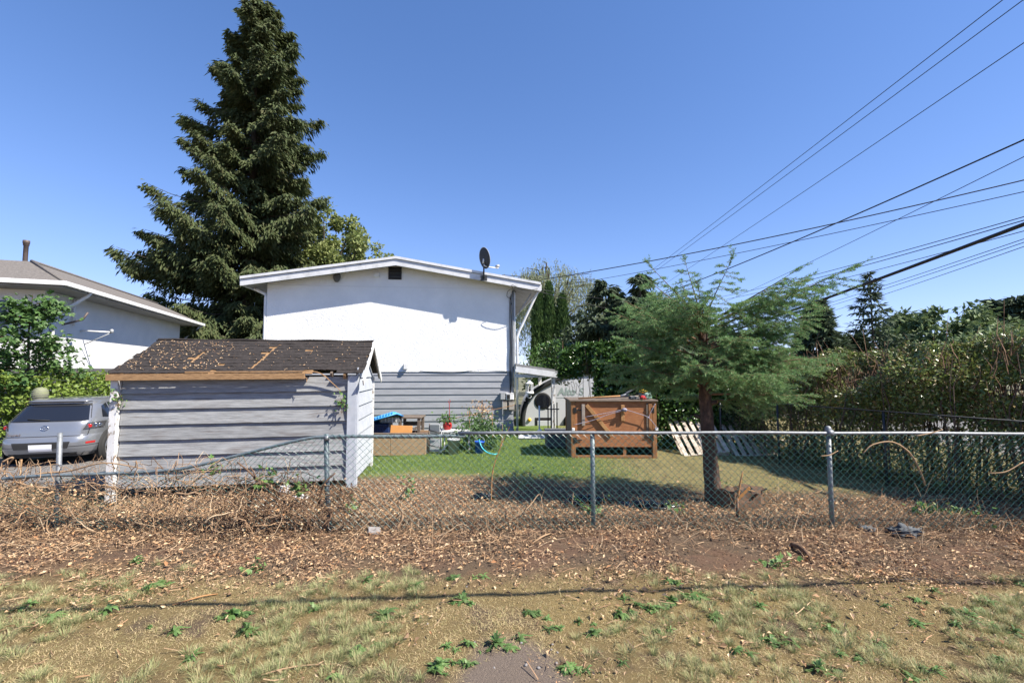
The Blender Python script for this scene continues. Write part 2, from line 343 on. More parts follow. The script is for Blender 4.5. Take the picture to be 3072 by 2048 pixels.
M['brownpipe'] = mat('rusty_flue', (0.14, 0.11, 0.10), (0.09, 0.07, 0.06), 8, 0.6, metallic=0.3)
M['cap_grey'] = mat('speaker_grey', (0.10, 0.10, 0.105), rough=0.7)
M['teal'] = mat('teal_net', (0.25, 0.38, 0.34), rough=0.6)
M['yellow'] = mat('yellow_plastic', (0.65, 0.42, 0.03), rough=0.5)
M['rag'] = mat('red_rag', (0.45, 0.03, 0.04), rough=0.8)

# ------------------------------------------------------------------ ground
def ground():
    def axis(lo, hi, st, far):
        a = np.arange(lo, hi + 1e-6, st); k = np.array([1.5, 4, 9, 20, 45, 100, 220, 500, 1100])
        return np.concatenate([lo - k[::-1], a, hi + k])
    xs = axis(-16, 16, 0.11, 0); ys = axis(0.5, 26, 0.11, 0)
    X, Y = np.meshgrid(xs, ys); Z = gz(X, Y)
    near = sst(30, 8, np.hypot(X, Y))
    Z = Z + near * (0.05 * (vnoise(X, Y, 1.1, 1) - 0.5) + 0.035 * (vnoise(X, Y, 3.3, 2) - 0.5) + 0.02 * (vnoise(X, Y, 8, 3) - 0.5)) * (1 - 0.7 * sst(6.8, 7.5, Y))
    nx = len(xs); ny = len(ys); idx = np.arange(nx * ny).reshape(ny, nx)
    F = np.stack([idx[:-1, :-1], idx[:-1, 1:], idx[1:, 1:], idx[1:, :-1]], -1).reshape(-1, 4)
    m = bpy.data.materials.new('yard_soil'); m.use_nodes = True; n = m.node_tree.nodes; l = m.node_tree.links
    b = n['Principled BSDF']; b.inputs['Roughness'].default_value = 0.95; b.inputs['Specular IOR Level'].default_value = 0.15
    geo = n.new('ShaderNodeNewGeometry'); sep = n.new('ShaderNodeSeparateXYZ'); l.new(geo.outputs['Position'], sep.inputs[0])
    def noise(sc, det=6, rgh=0.6):
        x = n.new('ShaderNodeTexNoise'); x.inputs['Scale'].default_value = sc; x.inputs['Detail'].default_value = det; x.inputs['Roughness'].default_value = rgh
        l.new(geo.outputs['Position'], x.inputs['Vector']); return x.outputs[0]
    def rampn(f, cols, pos):
        r = n.new('ShaderNodeValToRGB'); l.new(f, r.inputs[0]); e = r.color_ramp.elements
        while len(e) < len(cols): e.new(0.5)
        for i, (c, p) in enumerate(zip(cols, pos)): e[i].position = p; e[i].color = (*c, 1)
        return r.outputs[0]
    def mix(f, a, c):
        x = n.new('ShaderNodeMix'); x.data_type = 'RGBA'; l.new(f, x.inputs[0]); l.new(a, x.inputs[6]); l.new(c, x.inputs[7]); return x.outputs[2]
    def math_(op, a, c=None):
        x = n.new('ShaderNodeMath'); x.operation = op
        for i, v in enumerate((a, c)):
            if v is None: continue
            if isinstance(v, (int, float)): x.inputs[i].default_value = v
            else: l.new(v, x.inputs[i])
        return x.outputs[0]
    def step(v, a, c):
        x = n.new('ShaderNodeMapRange'); x.interpolation_type = 'SMOOTHSTEP'; l.new(v, x.inputs[0])
        x.inputs[1].default_value = a; x.inputs[2].default_value = c; return x.outputs[0]
    soil = rampn(noise(9, 8, 0.7), ((0.147, 0.105, 0.072), (0.295, 0.207, 0.138), (0.441, 0.316, 0.201)), (0.589, 0.750, 0.750))
    fine = rampn(noise(45, 6, 0.8), ((0.187, 0.115, 0.077), (0.422, 0.267, 0.165), (0.637, 0.430, 0.270)), (0.675, 0.750, 0.750))
    moss = rampn(noise(22, 8, 0.75), ((0.200, 0.156, 0.075), (0.362, 0.263, 0.112), (0.463, 0.362, 0.200)), (0.375, 0.625, 0.750))
    straw = rampn(noise(70, 8, 0.85), ((0.257, 0.191, 0.089), (0.487, 0.360, 0.179), (0.674, 0.470, 0.250)), (0.744, 0.750, 0.750))
    wob = math_('MULTIPLY', math_('SUBTRACT', noise(0.9), 0.5), 1.6)
    yy = math_('ADD', sep.outputs[1], wob)
    c = mix(step(noise(1.6), 0.34, 0.50), soil, straw)
    c = mix(step(math_('ADD', noise(0.8, 4), math_('MULTIPLY', step(sep.outputs[0], -1.5, 1.0), 0.05)), 0.56, 0.70), c, moss)
    mx_ = math_('SUBTRACT', sep.outputs[0], 0.95); my_ = math_('SUBTRACT', sep.outputs[1], 3.72)
    md = math_('ADD', math_('SQRT', math_('ADD', math_('MULTIPLY', mx_, mx_), math_('MULTIPLY', my_, math_('MULTIPLY', my_, 7.0)))), math_('MULTIPLY', math_('SUBTRACT', noise(2.6), 0.5), 1.8))
    c = mix(math_('MULTIPLY', step(md, 1.2, 0.4), 0.65), c, moss)
    c = mix(step(yy, 3.9, 4.6), c, mix(step(noise(1.7), 0.42, 0.6), soil, fine))
    lawnc = rampn(noise(7, 6, 0.7), ((0.086, 0.132, 0.029), (0.132, 0.196, 0.046), (0.190, 0.218, 0.069)), (0.345, 0.575, 0.750))
    lawnd = rampn(noise(6, 6, 0.7), ((0.200, 0.163, 0.081), (0.269, 0.237, 0.106), (0.338, 0.275, 0.150)), (0.375, 0.625, 0.750))
    ww = math_('MULTIPLY', math_('SUBTRACT', noise(1.4), 0.5), 1.2)
    yl0 = math_('ADD', sep.outputs[1], ww); xl = math_('ADD', sep.outputs[0], ww)
    yl = math_('SUBTRACT', yl0, math_('SUBTRACT', 1.35, math_('MULTIPLY', step(sep.outputs[0], -3.2, 4.2), 1.45)))
    c = mix(step(yl, 7.0, 7.5), c, lawnd)
    gm = math_('MULTIPLY', step(yl, 7.35, 8.0), step(xl, 2.6, 0.6))
    c = mix(gm, c, lawnc)
    far = rampn(noise(0.5), ((0.10, 0.11, 0.06), (0.18, 0.17, 0.12)), (0.4, 0.6))
    grav = rampn(noise(30, 4), ((0.16, 0.155, 0.15), (0.30, 0.29, 0.28)), (0.4, 0.6))
    c = mix(math_('MULTIPLY', step(xl, -6.3, -7.2), step(yl0, 8.0, 8.6)), c, grav)
    c = mix(step(xl, 10.5, 11.5), c, grav); c = mix(step(sep.outputs[1], 17, 22), c, far)
    # bare, trodden patch
    cx = math_('SUBTRACT', sep.outputs[0], 0.02); cy = math_('SUBTRACT', sep.outputs[1], 2.72)
    dd = math_('ADD', math_('SQRT', math_('ADD', math_('MULTIPLY', cx, math_('MULTIPLY', cx, 2.2)), math_('MULTIPLY', cy, cy))), math_('MULTIPLY', wob, 0.3))
    bare = rampn(noise(60, 6, 0.7), ((0.244, 0.193, 0.155), (0.333, 0.272, 0.217), (0.504, 0.427, 0.343)), (0.569, 0.750, 0.750))
    c = mix(step(dd, 0.66, 0.40), c, bare)
    l.new(c, b.inputs['Base Color'])
    bp = n.new('ShaderNodeBump'); bp.inputs['Distance'].default_value = 0.04; l.new(noise(55, 8, 0.85), bp.inputs['Height']); l.new(bp.outputs[0], b.inputs['Normal'])
    me = np_mesh('ground', np.stack([X, Y, Z], -1).reshape(-1, 3), F, True); me.materials.append(m)
    tag(link(bpy.data.objects.new('ground', me)), kind='structure')
def gzn(X, Y):
    near = sst(30, 8, np.hypot(X, Y))
    return gz(X, Y) + near * (0.05 * (vnoise(X, Y, 1.1, 1) - 0.5) + 0.035 * (vnoise(X, Y, 3.3, 2) - 0.5) + 0.02 * (vnoise(X, Y, 8, 3) - 0.5)) * (1 - 0.7 * sst(6.8, 7.5, np.asarray(Y, float)))
ground()
def gpt(px, py, up=0.0):
    g = G(px, py); g.z = float(gzn(g.x, g.y)) + up; return g
D2 = 0.43537                                             # survey sheet units to picture units
def gd(dx, dy, up=0.0): return gpt(dx * D2, dy * D2, up)

# ------------------------------------------------------------------ the white house
HO = Vector((-7.30, 13.6, -0.20)); HA = R(6); HW = 7.42
HX = Vector((math.cos(HA), math.sin(HA), 0)); HY = Vector((-math.sin(HA), math.cos(HA), 0))
def HL(px, py, ly=0.0):                                  # sight line into the gable's own frame
    d = ray(px, py); o = Vector((0, 0, EYE)) - HO
    s = (ly - o.dot(HY)) / d.dot(HY); p = o + d * s
    return p.dot(HX), p.z
def hp(dx, dy, ly=0.0): return HL(dx * D2, dy * D2, ly)

def white_house():
    h = empty('white_house', HO, HA, 'white stucco house with low gable roof over grey lap siding', 'house')
    RX, RZ, SL = 3.81, 5.40, 0.16                       # ridge, local
    zt = lambda x: RZ - SL * abs(x - RX)
    zs = 2.0
    pts = [(0, zs), (HW, zs), (HW, zt(HW) - 0.13), (RX, RZ - 0.13), (0, zt(0) - 0.13)]
    poly_prism('stucco_wall', pts, 0, 9.5, M['stucco'], h)
    box('lower_wall', 0.03, HW - 0.03, 0.02, 9.48, -0.35, zs - 0.002, M['siding_back'], h, 0)
    # lap siding, board by board
    n = 11; bh = 0.2
    def lap(L, hgt):
        V = np.array([(0, -0.008, hgt), (L, -0.008, hgt), (L, -0.03, 0), (0, -0.03, 0), (0, 0.02, hgt), (L, 0.02, hgt), (L, 0.02, 0), (0, 0.02, 0)], float)
        F = np.array([(3, 2, 1, 0), (4, 5, 6, 7), (0, 1, 5, 4), (2, 3, 7, 6), (0, 4, 7, 3), (1, 2, 6, 5)])
        return np_mesh('siding_board', V, F)
    me = lap(HW - 0.06, bh - 0.003); me.materials.append(M['siding'])
    me_top = lap(HW - 0.06, 0.075); me_top.materials.append(M['siding'])
    for k in range(n):
        o = bpy.data.objects.new('siding_board', me if k else me_top)
        o.location = (0.02, 0, zs - 0.08 - bh * k if k else zs - 0.08); link(o, h)
    box('drip_cap', -0.01, HW + 0.01, -0.04, 0.02, zs, zs + 0.025, M['trim'], h)
    # side lap boards on the porch side
    for k in range(n):
        o = bpy.data.objects.new('siding_board', me); o.scale = (9.3 / (HW - 0.06), 1, 1); o.rotation_euler = (0, 0, R(90))
        o.location = (HW - 0.03, 0.1, zs - 0.08 - bh * (k + 1)); link(o, h)
    # roof
    xl, xr, yf, yb = -0.56, 8.18, -0.47, 10.0
    def slab(a, b, name):
        za, zb = zt(a), zt(b)
        return poly_prism(name, [(a, za - 0.11), (b, zb - 0.11), (b, zb), (a, za)], yf + 0.04, yb, M['tarroof'], h)
    slab(xl, RX, 'roof_slope'); slab(RX, xr, 'roof_slope')
    for a, b in ((xl, RX), (RX, xr)):
        o = poly_prism('barge_board', [(a, zt(a) - 0.225), (b, zt(b) - 0.225), (b, zt(b) - 0.045), (a, zt(a) - 0.045)], yf, yf + 0.037, M['trim'], h)
        poly_prism('roof_edge', [(a, zt(a) - 0.03), (b, zt(b) - 0.03), (b, zt(b) + 0.045), (a, zt(a) + 0.045)], yf - 0.035, yf + 0.04, M['trim'], h)
        s0, s1 = (a, -0.02) if a < 0 else (HW + 0.02, b)
        poly_prism('soffit', [(s0, zt(s0) - 0.16), (s1, zt(s1) - 0.16), (s1, zt(s1) - 0.125), (s0, zt(s0) - 0.125)], yf + 0.04, yb, M['soffit'], h)
    for x in (xl, xr):
        s = -1 if x < 0 else 1
        box('eave_fascia', x, x + s * 0.03, yf + 0.04, yb, zt(x) - 0.2, zt(x) - 0.01, M['trim'], h)
    # corner trims and seam
    box('corner_trim', -0.03, 0.05, -0.05, 0.06, -0.2, zs - 0.01, M['trim'], h)
    z0 = hp(950, 660)[1]
    box('stucco_seam', 0.01, HW - 0.01, -0.008, 0.005, z0, z0 + 0.02, M['stucco_n'], h, 0.002)
    # gable vent
    (a, zb_), (b, zt_) = hp(893, 641), hp(922, 613)
    zt_ = min(zt_, RZ - 0.16)
    v = box('gable_vent', a, b, -0.03, 0.02, zb_, zt_, M['black'], h)
    for k in range(3):
        zz = (k - 1) * (zt_ - zb_) * 0.3
        box('vent_slat', -(b - a) / 2 + 0.01, (b - a) / 2 - 0.01, -0.045, -0.02, zz - 0.012, zz + 0.012, M['dark_metal'], v)
    for s in (-1, 1):
        box('vent_frame', s * (b - a) / 2 - 0.012, s * (b - a) / 2 + 0.012, -0.04, 0.0, -(zt_ - zb_) / 2, (zt_ - zb_) / 2, M['dark_metal'], v)
    # small flush light by the vent
    x, z = hp(866, 631); box('eave_box', x - 0.08, x + 0.08, -0.09, 0, z - 0.07, z + 0.07, M['stucco_n'], h, 0.01)
    # rain pipe, left corner with its elbow up to the eave
    tube_obj('downspout', [(-0.45, 0.25, zt(-0.45) - 0.2), (-0.43, 0.22, zt(0) - 0.3), (-0.06, 0.06, zt(0) - 0.47), (-0.05, 0.03, zt(0) - 0.6), (-0.05, 0.03, 0)], 0.045, M['white'], h, 8)
    tube_obj('downspout', [(xr - 0.06, -0.2, zt(xr) - 0.2), (xr - 0.1, -0.19, zt(xr) - 0.3), (HW + 0.13, -0.03, 3.25), (HW + 0.08, -0.03, 3.1), (HW + 0.08, -0.03, 0.0)], 0.04, M['white'], h, 8)
    tube_obj('downspout', [(xr - 0.25, -0.1, zt(xr) - 0.25), (HW + 0.16, 0.0, 3.9), (HW + 0.14, 0.02, 3.7)], 0.018, M['grey_plastic'], h, 6)
    # electric conduits running down the corner
    for k, (dx, r, m) in enumerate(((-0.06, 0.03, 'galv'), (0.0, 0.022, 'trim'), (-0.115, 0.012, 'cable'), (-0.15, 0.009, 'cable'))):
        pts = [(HW + dx, -0.045 - 0.01 * k, 4.55 - 0.06 * k)]
        for zz in np.linspace(4.3, 1.55 - 0.1 * k, 9): pts.append((HW + dx + (random.uniform(-0.012, 0.012) if k > 1 else 0), -0.045, zz))
        tube_obj('conduit', pts, r, M[m], h, 8)
    tube_obj('loose_cable', smooth_path([(HW - 0.1, -0.05, 4.6), (HW - 0.22, -0.06, 4.52), (HW - 0.24, -0.06, 4.35), (HW - 0.14, -0.05, 4.3), (HW - 0.1, -0.05, 4.1)]), 0.008, M['cable'], h, 5)
    tube_obj('loose_cable', smooth_path([(xr - 0.1, -0.49, zt(xr) - 0.16), (xr - 0.5, -0.52, zt(xr) - 0.22), (xr - 0.9, -0.52, zt(xr) - 0.06), (xr - 0.75, -0.3, zt(xr) - 0.25), (HW - 0.08, -0.05, 4.6)]), 0.008, M['cable'], h, 5)
    tube_obj('loose_cable', smooth_path([(4.5, -0.04, 2.03), (5.5, -0.05, 2.0), (6.3, -0.045, 2.05), (7.3, -0.05, 2.02)]), 0.007, M['cable'], h, 4)
    # porch lean-to
    py0, py1 = -0.25, 2.6
    (x0, za), (x1, zb2) = hp(1192, 838, py0), hp(1288, 853, py0)
    x0 = HW + 0.01
    poly_prism('porch_roof', [(x0, za - 0.02), (x1, zb2 - 0.02), (x1, zb2 + 0.05), (x0, za + 0.05)], py0, py1, M['tarroof'], h)
    poly_prism('porch_fascia', [(x0, za - 0.20), (x1 - 0.03, zb2 - 0.19), (x1, zb2 - 0.02), (x0, za - 0.025)], py0 - 0.03, py0 - 0.003, M['trim'], h)
    poly_prism('porch_ceiling', [(x0, za - 0.06), (x1, zb2 - 0.06), (x1, zb2 - 0.03), (x0, za - 0.03)], py0 + 0.003, py1, M['soffit'], h)
    px = hp(1271, 900, py0 + 0.1)[0]
    box('porch_beam', x0, x1 - 0.1, py0 + 0.06, py0 + 0.16, zb2 - 0.17, zb2 - 0.07, M['trim'], h)
    for yy in (py0 + 0.11, py1 - 0.2):
        box('porch_post', px - 0.055, px + 0.055, yy - 0.05, yy + 0.05, -0.3, zb2 - 0.16, M['peel'], h)
    box('porch_slab', HW + 0.02, x1 + 0.2, py0 - 0.05, py1, -0.35, 0.06, M['concrete'], h, 0.01)
    return h, zt, px, zb2
house, zt, porch_px, porch_z = white_house()
def hw(lx, ly, lz): return HO + HX * lx + HY * ly + Vector((0, 0, lz))

# things fixed to the house
def oval_light():
    x, z = hp(775, 636)
    t = empty('wall_floodlight', hw(x, 0, z), HA, 'dark grey oval floodlight high under the gable of the white house', 'light')
    lathe('lamp_head', [(0.0, 0.0), (0.10, 0.0), (0.115, 0.04), (0.10, 0.09), (0.05, 0.11), (0.0, 0.112)], M['cap_grey'], t, (0, -0.03, 0), 20, (R(90), 0, 0), (0.95, 1.45, 1))
    box('bracket', -0.03, 0.03, -0.04, 0, -0.05, 0.05, M['dark_metal'], t)
    x, z = hp(932, 841)
    t = empty('wall_lamp', hw(x, 0, z), HA, 'small pale box lamp on the stucco just above the grey siding', 'light')
    box('lamp_box', -0.06, 0.06, -0.13, -0.01, -0.09, 0.09, M['grey_plastic'], t, 0.012)
    box('lamp_front', -0.045, 0.045, -0.138, -0.128, -0.075, 0.075, M['white'], t, 0.004)
    box('back_plate', -0.05, 0.05, -0.012, 0.0, -0.07, 0.07, M['dark_metal'], t, 0.002)
oval_light()
def satellite_dish():
    x, z = hp(1111, 640, -0.5)
    t = empty('satellite_dish', hw(x, -0.5, z), HA, 'dark grey satellite dish on a mast at the roof edge', 'satellite dish')
    box('mount_plate', -0.10, 0.10, -0.045, -0.012, -0.06, 0.10, M['dark_metal'], t)
    tube_obj('mast', [(0, -0.06, 0.0), (0, -0.06, 0.34), (-0.02, -0.06, 0.45)], 0.024, M['dark_metal'], t)
    # shallow bowl that looks to the right of the house
    n, k = 28, 7; V = []; F = []
    for i in range(k + 1):
        r = i / k
        for j in range(n):
            a = 2 * math.pi * j / n; V.append((0.27 * r * math.cos(a), 0.32 * r * math.sin(a), 0.055 * r * r))
    for i in range(k):
        for j in range(n): F.append((i * n + j, i * n + (j + 1) % n, (i + 1) * n + (j + 1) % n, (i + 1) * n + j))
    me = np_mesh('reflector', np.array(V), np.array(F), True); me.materials.append(M['dish'])
    o = bpy.data.objects.new('reflector', me); link(o, t)
    so_ = o.modifiers.new('s', 'SOLIDIFY'); so_.thickness = 0.012
    q = Vector((0.82, 0.50, 0.22)).to_track_quat('Z', 'Y'); o.rotation_mode = 'QUATERNION'; o.rotation_quaternion = q; o.location = (-0.02, -0.08, 0.62)
    rim = tube_obj('rim', [(0.27 * math.cos(a), 0.32 * math.sin(a), 0.055) for a in np.linspace(0, 2 * math.pi, 30)], 0.009, M['grey_plastic'], o, 6)
    arm = tube_obj('feed_arm', smooth_path([(0.0, -0.09, 0.42), (0.06, -0.08, 0.37), (0.40, 0.08, 0.36)]), 0.017, M['white'], t)
    lathe('receiver', [(0, -0.05), (0.04, -0.05), (0.05, 0.0), (0.045, 0.06), (0, 0.07)], M['grey_plastic'], t, (0.42, 0.09, 0.42), 14, (R(70), 0, R(120)))
    lathe('receiver', [(0, -0.04), (0.03, -0.04), (0.03, 0.05), (0, 0.05)], M['white'], t, (0.40, 0.08, 0.37), 12, (R(90), 0, R(120)))
    tube_obj('bracket', [(-0.02, -0.06, 0.46), (0.0, -0.08, 0.60)], 0.03, M['white'], t)
satellite_dish()
def utility_boxes():
    spec = [('meter_box', 1149, 1160, 902, 917, 'grey_plastic', 'pale grey utility box with plain front, above a taupe box', 'utility box'),
            ('meter_box', 1162, 1180, 903, 917, 'white', 'white utility box with a black square dial at the house corner', 'utility box'),
            ('junction_box', 1153, 1164, 922, 940, 'taupe', 'taupe junction box below the plain grey utility box', 'junction box'),
            ('junction_box', 1168, 1181, 922, 941, 'taupe', 'taupe junction box with looped cable above, nearest the house corner', 'junction box')]
    for i, (nm, a, b, c, d, m, lab, cat) in enumerate(spec):
        x0, z1 = hp(a, c, -0.12); x1, z0 = hp(b, d, -0.12)
        t = empty(nm, hw((x0 + x1) / 2, -0.03, (z0 + z1) / 2), HA, lab, cat)
        W, Hh = (x1 - x0) / 2, (z1 - z0) / 2
        box('housing', -W, W, -0.13, 0.0, -Hh, Hh, M[m], t, 0.012)
        box('cover', -W * 0.86, W * 0.86, -0.142, -0.131, -Hh * 0.86, Hh * 0.86, M[m], t, 0.004)
        if i == 1: box('dial', -W * 0.8, 0.0, -0.155, -0.143, -Hh * 0.75, Hh * 0.75, M['black'], t)
        box('lid_lip', -W - 0.006, W + 0.006, -0.14, 0, Hh, Hh + 0.012, M[m], t)
        if i == 3: tube_obj('cable_loop', smooth_path([(-0.15, -0.06, Hh), (-0.05, -0.1, Hh + 0.07), (0.08, -0.1, Hh + 0.03), (0.0, -0.1, Hh + 0.1), (0.1, -0.08, Hh + 0.12), (0.1, -0.05, Hh)]), 0.008, M['cable'], t, 5)
        else: tube_obj('conduit', [(0, -0.05, -Hh), (0, -0.05, -Hh - 0.12)], 0.014, M['grey_plastic'], t)
utility_boxes()
def lantern():
    x, z = hp(1216, 866, -0.15)
    t = empty('hanging_lantern', hw(x, -0.15, z), HA, 'white metal candle lantern hanging from the porch roof edge', 'lantern')
    W = M['white']
    tube_obj('hook', [(0, 0, 0.13), (0, 0, 0.0)], 0.006, M['dark_metal'], t)
    tube_obj('handle_ring', [(0.05 * math.cos(a), 0, -0.03 + 0.05 * math.sin(a)) for a in np.linspace(0, 2 * math.pi, 16)], 0.006, W, t, 5)
    lathe('cap', [(0.045, -0.06), (0.05, -0.09), (0.05, -0.11), (0.06, -0.12), (0.125, -0.18), (0.135, -0.19), (0.0, -0.19)], W, t, n=8)
    for k in range(6):
        a = k * math.pi / 3; tube_obj('bar', [(0.105 * math.cos(a), 0.105 * math.sin(a), -0.19), (0.105 * math.cos(a), 0.105 * math.sin(a), -0.44)], 0.012, W, t, 5)
    lathe('base', [(0.0, -0.43), (0.125, -0.43), (0.14, -0.47), (0.13, -0.50), (0.0, -0.50)], W, t, n=8)
    tube_obj('candle', [(0, 0, -0.42), (0, 0, -0.30)], 0.035, M['dark_metal'], t)
    tube_obj('drop_ring', [(0.055 * math.cos(a), 0, -0.575 + 0.055 * math.sin(a)) for a in np.linspace(0, 2 * math.pi, 16)], 0.014, W, t, 6)
lantern()

# ------------------------------------------------------------------ neighbouring house
def neighbour():
    A = math.atan2(4.0, 11.8); O = Vector((-12.5, 12.7, -0.3))          # eave corner; local -x along front, +y along side
    h = empty('neighbour_house', O, A, 'white house with hip roof and dark siding band behind the hedge', 'house')
    ez, az, L, FW, wv = 4.62, 5.42, 12.4, 9.0, 1.55
    ov = 0.8
    V = [(0, 0, ez), (0, L, ez), (-wv, L - wv, az), (-wv, wv, az), (-FW, 0, ez), (-FW, wv, az), (-FW, L, ez), (-FW, L - wv, az)]
    def slope(ids, name='roof_slope'):
        a = [Vector(V[i]) for i in ids]; nrm = (a[1] - a[0]).cross(a[2] - a[0]).normalized()
        if nrm.z < 0: nrm = -nrm
        vv = [tuple(p) for p in a] + [tuple(p - nrm * 0.09) for p in a]; k = len(ids)
        bm = bmesh.new(); bv = [bm.verts.new(p) for p in vv]
        bm.faces.new(bv[:k]); bm.faces.new(bv[k:][::-1])
        for i in range(k): bm.faces.new((bv[i], bv[(i + 1) % k], bv[k + (i + 1) % k], bv[k + i]))
        bmesh.ops.recalc_face_normals(bm, faces=bm.faces)
        me = bpy.data.meshes.new(name); bm.to_mesh(me); bm.free(); me.materials.append(M['shingle_n']); link(bpy.data.objects.new(name, me), h)
    slope((0, 1, 2, 3)); slope((0, 3, 5, 4)); slope((1, 6, 7, 2)); slope((3, 2, 7, 5), 'roof_top')
    tube_obj('hip_cap', [(-0.02, 0.02, ez + 0.02), (-wv, wv, az + 0.02)], 0.04, M['shingle_n'], h, 6)
    tube_obj('ridge_cap', [(-wv, wv, az + 0.02), (-wv, L - wv, az + 0.02)], 0.04, M['shingle_n'], h, 6)
    zb = 2.22
    box('stucco_wall', -FW + ov, -ov, ov, L - ov, zb, ez - 0.16, M['stucco_n'], h, 0)
    box('siding_band', -FW + ov - 0.03, -ov + 0.03, ov - 0.03, L - ov + 0.03, -0.4, zb - 0.002, M['siding_back'], h, 0)
    for k in range(10):
        z = zb - 0.24 * (k + 1)
        box('siding_board', -ov + 0.031, -ov + 0.055, ov - 0.03, L - ov, z + 0.012, z + 0.232, M['siding_dark'], h, 0.004)
        box('siding_board', -FW + ov, -ov + 0.05, ov - 0.055, ov - 0.031, z + 0.012, z + 0.232, M['siding_dark'], h, 0.004)
    box('soffit', -FW, -0.02, 0.02, L, ez - 0.16, ez - 0.12, M['soffit'], h, 0)
    # gutters
    def gut(a, b):
        d = (Vector(b) - Vector(a))
        beam('gutter', a, b, 0.11, 0.12, M['white'], h)
    gut((0.04, -0.08, ez - 0.05), (0.04, L, ez - 0.05)); gut((-FW, -0.04, ez - 0.05), (-0.02, -0.04, ez - 0.05))
    tube_obj('downspout', [(0.02, 1.35, ez - 0.1), (-0.05, 1.35, ez - 0.2), (-ov + 0.1, 1.15, ez - 0.85), (-ov + 0.06, 1.12, ez - 1.0), (-ov + 0.06, 1.12, 0.1)], 0.05, M['white'], h)
    tube_obj('downspout', [(0.0, L - 0.3, ez - 0.12), (-ov + 0.12, L - 0.4, ez - 0.8), (-ov + 0.08, L - 0.4, 0.1)], 0.05, M['white'], h)
    tube_obj('vent_pipe', [(-ov + 0.07, 2.15, ez - 0.18), (-ov + 0.07, 2.15, ez - 1.05)], 0.04, M['white'], h)
    # window on the front wall
    wd = box('window', -2.75, -1.55, ov - 0.06, ov + 0.02, 3.0, 4.2, M['white'], h)
    for s in (-1, 1):
        box('pane', -0.27 + s * 0.28, 0.27 + s * 0.28, -0.06, -0.042, -0.52, 0.52, M['glass'], wd, 0)
    # flue
    c = lathe('chimney_flue', [(0.06, 0), (0.06, 0.65), (0.075, 0.66), (0.075, 0.72), (0.085, 0.73), (0.085, 0.82), (0.0, 0.84)], M['brownpipe'], h, (-2.05, 2.2, az - 0.05), 14)
    # bracket arms left on the wall
    r1 = tube_obj('aerial_bracket', [(-ov, 1.7, 3.55), (-ov + 0.5, 1.7, 3.72), (-ov + 0.62, 1.7, 3.95)], 0.03, M['brownpipe'], h)
    r2 = tube_obj('aerial_bracket', [(-ov, 2.7, 3.45), (-ov + 0.8, 2.75, 3.42)], 0.025, M['white'], h)
    lathe('bracket_end', [(0, -0.06), (0.05, -0.05), (0.05, 0.06), (0, 0.08)], M['grey_plastic'], r2, (-ov + 0.82, 2.75, 3.45), 10)
    tube_obj('bracket_stay', [(-ov + 0.8, 2.75, 3.40), (-ov + 0.1, 2.75, 3.0)], 0.015, M['grey_plastic'], r2)
neighbour()

